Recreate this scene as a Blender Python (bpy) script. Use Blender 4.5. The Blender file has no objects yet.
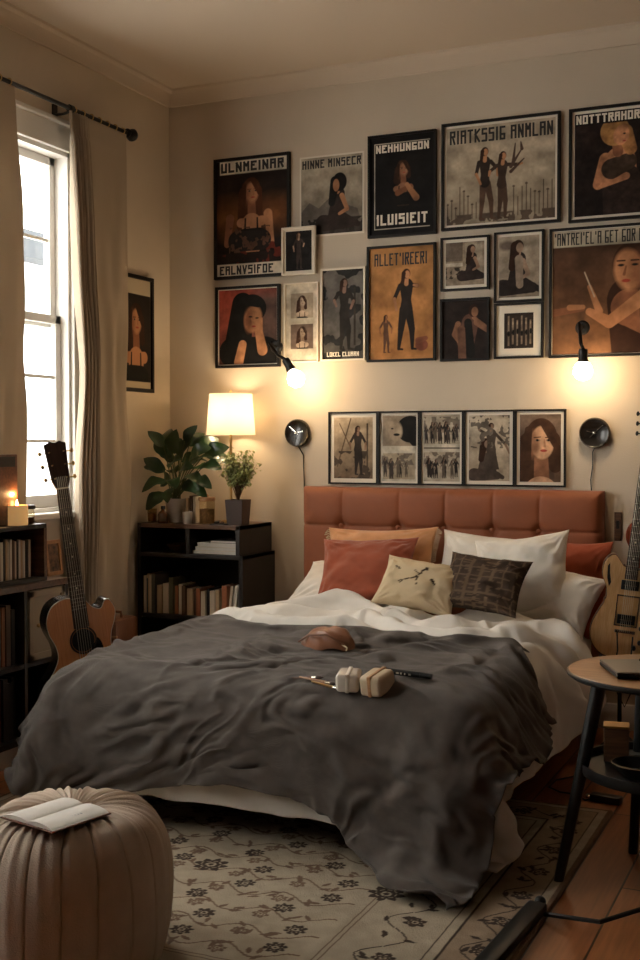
import bpy, bmesh, math, random, zlib, base64
import numpy as np
from mathutils import Vector, Matrix, noise
PI = math.pi
sc = bpy.context.scene
C = sc.collection

# ------------------------------------------------------------------ camera, world, light, exposure
EYE = Vector((0, 0, 1.40))
YAW, PITCH, FPX = math.radians(24.2), math.atan(35 / 1177), 1177.0
cam_d = bpy.data.cameras.new('camera')
cam_d.sensor_fit = 'VERTICAL'; cam_d.sensor_height = 36.0; cam_d.lens = 36.0 * FPX / 960
cam_d.clip_start = .05; cam_d.clip_end = 200
cam = bpy.data.objects.new('camera', cam_d); C.objects.link(cam)
cam.location = EYE
cam.rotation_euler = (PI / 2 - PITCH, 0, YAW)
sc.camera = cam

w = bpy.data.worlds.new('overcast_sky'); sc.world = w; w.use_nodes = True
nt = w.node_tree; bg = nt.nodes['Background']
bg.inputs['Color'].default_value = (1.0, 0.955, 0.90, 1)
bg.inputs['Strength'].default_value = 11.0

sc.view_settings.view_transform = 'Standard'
sc.view_settings.look = 'None'
sc.view_settings.gamma = 1
sc.view_settings.use_curve_mapping = False
sc.view_settings.exposure = 0.15
BULB, SHADE_W, CANDLE_W = 66.0, 8.0, .8

XL, YB, ZC = -3.59, 5.87, 3.42        # left wall, back wall, ceiling
XR, YF = 1.75, -1.6                    # right wall, wall behind the camera
W1 = (3.30, 4.92, 1.07, 2.86)          # window openings in the left wall: y0, y1, z0, z1
W2 = (1.45, 2.60, 1.07, 2.86)  # out of view, added to bring daylight onto the foreground

# ------------------------------------------------------------------ measuring helpers: a sight line met with a plane of the room
_R = cam.rotation_euler.to_matrix()
def ray(u, v): return _R @ Vector(((u - 320) / FPX, -(v - 480) / FPX, -1))
def onY(u, v, Y): d = ray(u, v); return EYE + d * (Y / d.y)
def onX(u, v, X): d = ray(u, v); return EYE + d * (X / d.x)
def onZ(u, v, Z): d = ray(u, v); return EYE + d * ((Z - EYE.z) / d.z)

# ------------------------------------------------------------------ materials
def mat(name, col, rough=.6, metal=0, bump=0, bscale=40, var=0, vscale=8, sheen=0, emit=None, es=0, coat=0, spec=.5,
        stretch=(1, 1, 1), detail=4, trans=0, alpha=1):
    m = bpy.data.materials.new(name); m.use_nodes = True
    n = m.node_tree.nodes; l = m.node_tree.links; b = n['Principled BSDF']
    b.inputs['Base Color'].default_value = (*col, 1); b.inputs['Roughness'].default_value = rough
    b.inputs['Metallic'].default_value = metal; b.inputs['Specular IOR Level'].default_value = spec
    b.inputs['Coat Weight'].default_value = coat; b.inputs['Sheen Weight'].default_value = sheen
    b.inputs['Transmission Weight'].default_value = trans; b.inputs['Alpha'].default_value = alpha
    if emit: b.inputs['Emission Color'].default_value = (*emit, 1); b.inputs['Emission Strength'].default_value = es
    tc = n.new('ShaderNodeTexCoord'); mp = n.new('ShaderNodeMapping'); mp.inputs['Scale'].default_value = stretch
    l.new(tc.outputs['Object'], mp.inputs['Vector'])
    if var:
        t = n.new('ShaderNodeTexNoise'); t.inputs['Scale'].default_value = vscale; t.inputs['Detail'].default_value = detail
        l.new(mp.outputs[0], t.inputs['Vector'])
        r = n.new('ShaderNodeValToRGB'); e = r.color_ramp.elements
        e[0].position = .3; e[1].position = .7
        e[0].color = (*[c * (1 - var) for c in col], 1); e[1].color = (*[min(1, c * (1 + var)) for c in col], 1)
        l.new(t.outputs['Fac'], r.inputs['Fac']); l.new(r.outputs['Color'], b.inputs['Base Color'])
    if bump:
        t = n.new('ShaderNodeTexNoise'); t.inputs['Scale'].default_value = bscale; t.inputs['Detail'].default_value = 5
        l.new(mp.outputs[0], t.inputs['Vector'])
        bp = n.new('ShaderNodeBump'); bp.inputs['Strength'].default_value = bump; bp.inputs['Distance'].default_value = .01
        l.new(t.outputs['Fac'], bp.inputs['Height']); l.new(bp.outputs['Normal'], b.inputs['Normal'])
    return m

def translucent(name, col, mix=.35, bump=.2, bscale=300):
    m = mat(name, col, .9, bump=bump, bscale=bscale, sheen=.1)
    n = m.node_tree.nodes; l = m.node_tree.links; b = n['Principled BSDF']; o = n['Material Output']
    t = n.new('ShaderNodeBsdfTranslucent'); t.inputs['Color'].default_value = (*col, 1)
    x = n.new('ShaderNodeMixShader'); x.inputs[0].default_value = mix
    l.new(b.outputs[0], x.inputs[1]); l.new(t.outputs[0], x.inputs[2]); l.new(x.outputs[0], o.inputs['Surface'])
    return m

def weave(name, col, scale=260, var=.25, bump=.25, rough=.9, sheen=.25):
    """woven cloth: two crossed wave textures give threads, noise gives slub"""
    m = mat(name, col, rough, var=var, vscale=14, sheen=sheen)
    n = m.node_tree.nodes; l = m.node_tree.links; b = n['Principled BSDF']
    tc = n.new('ShaderNodeTexCoord'); h = []
    for d in ('X', 'Y'):
        q = n.new('ShaderNodeTexWave'); q.bands_direction = d; q.inputs['Scale'].default_value = scale
        q.inputs['Distortion'].default_value = 2.5; q.inputs['Detail'].default_value = 2
        l.new(tc.outputs['Object'], q.inputs['Vector']); h.append(q)
    a = n.new('ShaderNodeMath'); a.operation = 'ADD'; l.new(h[0].outputs['Fac'], a.inputs[0]); l.new(h[1].outputs['Fac'], a.inputs[1])
    t = n.new('ShaderNodeTexNoise'); t.inputs['Scale'].default_value = 30; t.inputs['Detail'].default_value = 6
    l.new(tc.outputs['Object'], t.inputs['Vector'])
    a2 = n.new('ShaderNodeMath'); a2.operation = 'MULTIPLY_ADD'; a2.inputs[1].default_value = 3
    l.new(t.outputs['Fac'], a2.inputs[0]); l.new(a.outputs[0], a2.inputs[2])
    bp = n.new('ShaderNodeBump'); bp.inputs['Strength'].default_value = bump; bp.inputs['Distance'].default_value = .006
    l.new(a2.outputs[0], bp.inputs['Height']); l.new(bp.outputs['Normal'], b.inputs['Normal'])
    return m

def wood(name, col, dark, scale=(1, 12, 12), rough=.4, coat=.1):
    m = mat(name, col, rough, coat=coat)
    n = m.node_tree.nodes; l = m.node_tree.links; b = n['Principled BSDF']
    tc = n.new('ShaderNodeTexCoord'); mp = n.new('ShaderNodeMapping'); mp.inputs['Scale'].default_value = scale
    l.new(tc.outputs['Object'], mp.inputs['Vector'])
    t = n.new('ShaderNodeTexNoise'); t.inputs['Scale'].default_value = 5; t.inputs['Detail'].default_value = 8; t.inputs['Distortion'].default_value = 1.2
    l.new(mp.outputs[0], t.inputs['Vector'])
    r = n.new('ShaderNodeValToRGB'); r.color_ramp.elements[0].position = .35; r.color_ramp.elements[1].position = .65
    r.color_ramp.elements[0].color = (*dark, 1); r.color_ramp.elements[1].color = (*col, 1)
    l.new(t.outputs['Fac'], r.inputs['Fac']); l.new(r.outputs['Color'], b.inputs['Base Color'])
    return m

def paint(name='printed_art', rough=.6, bump=0, spec=.12):
    """reads the print's own colours from the mesh"""
    m = bpy.data.materials.new(name); m.use_nodes = True; n = m.node_tree.nodes; l = m.node_tree.links
    b = n['Principled BSDF']; b.inputs['Roughness'].default_value = rough; b.inputs['Specular IOR Level'].default_value = spec
    a = n.new('ShaderNodeVertexColor'); a.layer_name = 'Col'; l.new(a.outputs['Color'], b.inputs['Base Color'])
    if bump:
        tc = n.new('ShaderNodeTexCoord'); t = n.new('ShaderNodeTexNoise'); t.inputs['Scale'].default_value = 220
        l.new(tc.outputs['Object'], t.inputs['Vector']); bp = n.new('ShaderNodeBump'); bp.inputs['Strength'].default_value = bump
        bp.inputs['Distance'].default_value = .01
        l.new(t.outputs['Fac'], bp.inputs['Height']); l.new(bp.outputs['Normal'], b.inputs['Normal'])
    return m

def glass(name, col=(1, 1, 1), rough=0.0):
    """thin pane: mostly lets light straight through, with a clear reflection"""
    m = bpy.data.materials.new(name); m.use_nodes = True; n = m.node_tree.nodes; l = m.node_tree.links
    n.remove(n['Principled BSDF']); o = n['Material Output']
    t = n.new('ShaderNodeBsdfTransparent'); t.inputs['Color'].default_value = (*col, 1)
    g = n.new('ShaderNodeBsdfGlossy'); g.inputs['Roughness'].default_value = rough
    f = n.new('ShaderNodeLayerWeight'); f.inputs['Blend'].default_value = .5
    p = n.new('ShaderNodeMath'); p.operation = 'POWER'; p.inputs[1].default_value = 5; l.new(f.outputs['Facing'], p.inputs[0])
    q = n.new('ShaderNodeMath'); q.operation = 'MULTIPLY_ADD'; q.inputs[1].default_value = .6; q.inputs[2].default_value = .03; l.new(p.outputs[0], q.inputs[0])
    x = n.new('ShaderNodeMixShader'); l.new(q.outputs[0], x.inputs[0]); l.new(t.outputs[0], x.inputs[1]); l.new(g.outputs[0], x.inputs[2])
    l.new(x.outputs[0], o.inputs['Surface'])
    return m

def emitter(name, col, s):
    m = bpy.data.materials.new(name); m.use_nodes = True; n = m.node_tree.nodes; l = m.node_tree.links
    n.remove(n['Principled BSDF']); e = n.new('ShaderNodeEmission')
    e.inputs['Color'].default_value = (*col, 1); e.inputs['Strength'].default_value = s
    l.new(e.outputs[0], n['Material Output'].inputs['Surface']); return m

M = {
 'darkwall': mat('bounce_cutting_dark_paint', (.13, .095, .07), .85, bump=.12, bscale=160),  # for the unseen walls, darkened to cut bounced light
 'wall': mat('wall_paint', (.58, .49, .38), .85, bump=.12, bscale=160, var=.05, vscale=2.2),
 'ceil': mat('ceiling_paint', (.60, .50, .39), .9, bump=.08, bscale=120),
 'white_paint': mat('white_paint', (.74, .72, .68), .5, bump=.05, bscale=60),
 'black': mat('black_metal', (.012, .012, .012), .4, spec=.35),
 'frame': mat('black_frame_wood', (.012, .010, .009), .5, spec=.2, bump=.1, bscale=80),
 'mountboard': mat('mount_board', (.74, .67, .56), .8, bump=.05, bscale=300),
 'chrome': mat('chrome', (.7, .68, .62), .18, metal=1),
 'brass': mat('brass', (.62, .42, .18), .28, metal=1),
 'ebony': wood('dark_stained_wood', (.018, .013, .010), (.009, .007, .006), rough=.5, coat=.0),
 'walnut': wood('brown_wood', (.16, .075, .035), (.07, .032, .016), rough=.4),
 'oak': wood('light_wood_top', (.48, .25, .11), (.33, .16, .07), rough=.32, coat=.3),
 'spruce': wood('spruce_top', (.70, .30, .12), (.60, .24, .09), (30, 1, 1), rough=.25, coat=.6),
 'maple': wood('pale_blond_wood', (.66, .41, .20), (.54, .31, .13), (14, 1, 2), rough=.25, coat=.6),
 'rosewood': wood('rosewood', (.055, .026, .015), (.022, .011, .008), (20, 1, 1), rough=.4),
 'redwood': wood('red_brown_lacquer', (.28, .05, .02), (.16, .03, .012), (14, 1, 1), rough=.2, coat=.8),
 'tort': mat('black_lacquer', (.010, .008, .007), .25, coat=.3),
 'ivory': mat('ivory_plastic', (.70, .62, .48), .4),
 'string': mat('steel_string', (.6, .55, .45), .3, metal=1),
 'print': paint(),
 'ink': mat('black_ink', (.010, .009, .008), .55),
 'ink_cream': mat('cream_ink', (.74, .67, .55), .55),
 'linen_white': weave('white_cotton', (.70, .66, .60), 330, .04, .12, .85, .15),
 'linen_pillow': weave('white_pillow_cotton', (.74, .69, .61), 330, .04, .12, .85, .15),
 'throw': weave('charcoal_linen', (.098, .080, .068), 240, .22, .35, .95, .12),
 'velvet': mat('rust_velvet', (.26, .072, .022), .62, bump=.12, bscale=220, var=.10, vscale=7, sheen=.12),
 'rust': weave('rust_cotton', (.32, .066, .024), 240, .12, .25, .9, .35),
 'terracotta': weave('deep_terracotta_velvet', (.34, .062, .018), 240, .10, .2, .8, .1),
 'peach': weave('peach_linen', (.62, .30, .13), 200, .12, .3, .9, .3),
 'cream': weave('cream_linen', (.60, .47, .30), 200, .08, .3, .9, .2),
 'curtain': translucent('curtain_linen', (.46, .375, .28), .22),
 'pouf': mat('taupe_canvas', (.50, .395, .305), .9, bump=.25, bscale=260, var=.06, vscale=20, sheen=.15),
 'paper': mat('paper', (.66, .62, .56), .8, var=.04, vscale=30),
 'leather': mat('brown_leather', (.16, .06, .025), .45, bump=.3, bscale=60, var=.2),
 'wax': mat('candle_wax', (.80, .55, .28), .5),
 'ceramic': mat('white_ceramic', (.68, .62, .53), .25, coat=.4),
 'darkpot': mat('dark_clay_pot', (.055, .032, .024), .55, bump=.2, bscale=50),
 'soil': mat('soil', (.03, .02, .012), .95, bump=.8, bscale=120),
 'leaf': mat('dark_glossy_leaf', (.018, .052, .014), .34, var=.45, vscale=9, coat=.3),
 'leaf2': mat('small_sage_leaf', (.30, .33, .12), .5, var=.35, vscale=20),
 'stem': mat('green_stem', (.06, .075, .02), .6),
 'amber': mat('amber_glass', (.10, .035, .01), .08, coat=1),
 'glass': glass('clear_glass', (.97, .98, .97)),
 'jar': glass('jar_glass', (.86, .80, .68)),
 'base_fabric': mat('dark_base_fabric', (.012, .010, .009), .95),  # near-black cloth of the bed and pouf bases
}

# ------------------------------------------------------------------ object helpers
def link(name, me, m, parent=None):
    o = bpy.data.objects.new(name, me); C.objects.link(o)
    ms = m if isinstance(m, (list, tuple)) else [m]
    for x in ms: me.materials.append(M[x] if isinstance(x, str) else x)
    if parent is not None: o.parent = parent
    return o
def smooth(me, on=True): me.polygons.foreach_set('use_smooth', [on] * len(me.polygons))
def tag(o, label=None, cat=None, group=None, kind=None):
    if label: o['label'] = label
    if cat: o['category'] = cat
    if group: o['group'] = group
    if kind: o['kind'] = kind
    return o
def thing(name, label, cat, loc=(0, 0, 0), rot=(0, 0, 0), group=None):
    o = bpy.data.objects.new(name, None); C.objects.link(o); o.empty_display_size = .05
    o.location = loc; o.rotation_euler = rot
    return tag(o, label, cat, group)
def structure(o): o['kind'] = 'structure'; return o

class B:
    """collects simple shapes into one mesh"""
    def __init__(s): s.bm = bmesh.new(); s.mi = 0
    def _fin(s, vs, mtx):
        if mtx is not None: bmesh.ops.transform(s.bm, matrix=mtx, verts=vs)
        for f in {f for v in vs for f in v.link_faces}: f.material_index = s.mi
        return s
    def box(s, x0, x1, y0, y1, z0, z1, bev=0, mtx=None, seg=2):
        r = bmesh.ops.create_cube(s.bm, size=1); vs = r['verts']
        for v in vs: v.co = Vector(((x0 + x1) / 2 + v.co.x * (x1 - x0), (y0 + y1) / 2 + v.co.y * (y1 - y0), (z0 + z1) / 2 + v.co.z * (z1 - z0)))
        if bev:
            es = list({e for v in vs for e in v.link_edges})
            q = bmesh.ops.bevel(s.bm, geom=es, offset=bev, segments=seg, affect='EDGES', profile=.5, clamp_overlap=True)
            vs = list({v for f in q['faces'] for v in f.verts})
            vs = s._island(vs[0])
        return s._fin(vs, mtx)
    def _island(s, v0):
        seen = {v0}; st = [v0]
        while st:
            v = st.pop()
            for e in v.link_edges:
                o = e.other_vert(v)
                if o not in seen: seen.add(o); st.append(o)
        return list(seen)
    def lathe(s, prof, n=28, mtx=None, cap=True):
        rings = []
        for r, z in prof: rings.append([s.bm.verts.new((r * math.cos(2 * PI * k / n), r * math.sin(2 * PI * k / n), z)) for k in range(n)])
        for a, b in zip(rings, rings[1:]):
            for k in range(n): s.bm.faces.new((a[k], a[(k + 1) % n], b[(k + 1) % n], b[k]))
        if cap:
            if prof[0][0] > 1e-5: s.bm.faces.new(rings[0][::-1])
            if prof[-1][0] > 1e-5: s.bm.faces.new(rings[-1])
        return s._fin([v for r in rings for v in r], mtx)
    def tube(s, pts, r, n=10, mtx=None, r1=None):
        pts = [Vector(p) for p in pts]; rings = []; up = None; N = len(pts)
        for i, p in enumerate(pts):
            d = (pts[min(i + 1, N - 1)] - pts[max(i - 1, 0)]).normalized()
            if up is None: up = d.orthogonal().normalized()
            up = (up - d * up.dot(d)).normalized(); sd = d.cross(up)
            rr = r if r1 is None else r + (r1 - r) * i / (N - 1)
            rings.append([s.bm.verts.new(p + (up * math.cos(2 * PI * k / n) + sd * math.sin(2 * PI * k / n)) * rr) for k in range(n)])
        for a, b in zip(rings, rings[1:]):
            for k in range(n): s.bm.faces.new((a[k], a[(k + 1) % n], b[(k + 1) % n], b[k]))
        s.bm.faces.new(rings[0][::-1]); s.bm.faces.new(rings[-1])
        return s._fin([v for q in rings for v in q], mtx)
    def sphere(s, c, r, n=16, sc3=(1, 1, 1), mtx=None):
        q = bmesh.ops.create_uvsphere(s.bm, u_segments=n, v_segments=max(6, n // 2 + 2), radius=r)
        for v in q['verts']: v.co = Vector((v.co.x * sc3[0] + c[0], v.co.y * sc3[1] + c[1], v.co.z * sc3[2] + c[2]))
        return s._fin(q['verts'], mtx)
    def prism(s, pts, y0, y1, bev=0, mtx=None, plane='XZ'):
        """outline in x,z extruded along y (or x,y along z)"""
        f = (lambda p, t: (p[0], t, p[1])) if plane == 'XZ' else (lambda p, t: (p[0], p[1], t))
        a = [s.bm.verts.new(f(p, y0)) for p in pts]; b = [s.bm.verts.new(f(p, y1)) for p in pts]; n = len(pts)
        fs = [s.bm.faces.new(a), s.bm.faces.new(b[::-1])]
        for k in range(n): s.bm.faces.new((a[k], b[k], b[(k + 1) % n], a[(k + 1) % n]))
        vs = a + b
        if bev:
            es = [e for q in fs for e in q.edges]
            bmesh.ops.bevel(s.bm, geom=es, offset=bev, segments=3, affect='EDGES', profile=.5)
            vs = s._island(fs[0].verts[0]) if fs[0].is_valid else [v for v in s.bm.verts]
        return s._fin(vs, mtx)
    def quad(s, *p): s.bm.faces.new([s.bm.verts.new(q) for q in p]).material_index = s.mi; return s
    def out(s, name, m, parent=None, sm=None, ang=40):
        bmesh.ops.recalc_face_normals(s.bm, faces=s.bm.faces[:])
        me = bpy.data.meshes.new(name); s.bm.to_mesh(me); s.bm.free()
        if sm is not False:
            smooth(me)
            try: me.set_sharp_from_angle(angle=math.radians(ang))
            except Exception: pass
        return link(name, me, m, parent)

def gridmesh(name, co, m, parent=None, closed=False, col=None, sm=True, offs=(0, 0, 0)):
    """co: (ny, nx, 3) array"""
    ny, nx = co.shape[:2]
    idx = np.arange(nx * ny).reshape(ny, nx)
    if closed: idx = np.concatenate([idx, idx[:, :1]], 1)
    q = np.stack([idx[:-1, :-1], idx[:-1, 1:], idx[1:, 1:], idx[1:, :-1]], -1).reshape(-1, 4)
    me = bpy.data.meshes.new(name)
    me.vertices.add(nx * ny); me.vertices.foreach_set('co', (co + np.array(offs)).astype(np.float32).ravel())
    me.loops.add(q.size); me.loops.foreach_set('vertex_index', q.astype(np.int32).ravel())
    me.polygons.add(len(q)); me.polygons.foreach_set('loop_start', np.arange(0, q.size, 4, dtype=np.int32))
    me.update(calc_edges=True)
    if col is not None:
        a = me.color_attributes.new('Col', 'FLOAT_COLOR', 'POINT')
        a.data.foreach_set('color', np.concatenate([col.reshape(-1, 3), np.ones((nx * ny, 1))], 1).astype(np.float32).ravel())
    if sm: smooth(me)
    return link(name, me, m, parent)

def n2(x, y, s=0): return noise.noise(Vector((x, y, s * 3.17 + .5)))
def fbm(nx, ny, sx, sy, seed=0, oct=3):
    """smooth value noise on a grid, numpy"""
    r = np.random.RandomState(seed); out = np.zeros((ny, nx)); a = 1
    for o in range(oct):
        gx, gy = int(sx * 2 ** o) + 2, int(sy * 2 ** o) + 2
        g = r.rand(gy + 1, gx + 1) * 2 - 1
        X = np.linspace(0, gx - 1e-3, nx); Y = np.linspace(0, gy - 1e-3, ny)
        xi, yi = X.astype(int), Y.astype(int); fx, fy = X - xi, Y - yi
        fx = fx * fx * (3 - 2 * fx); fy = (fy * fy * (3 - 2 * fy))[:, None]
        A = g[np.ix_(yi, xi)] * (1 - fx) + g[np.ix_(yi, xi + 1)] * fx
        Bq = g[np.ix_(yi + 1, xi)] * (1 - fx) + g[np.ix_(yi + 1, xi + 1)] * fx
        out += a * (A * (1 - fy) + Bq * fy); a *= .5
    return out

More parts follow.
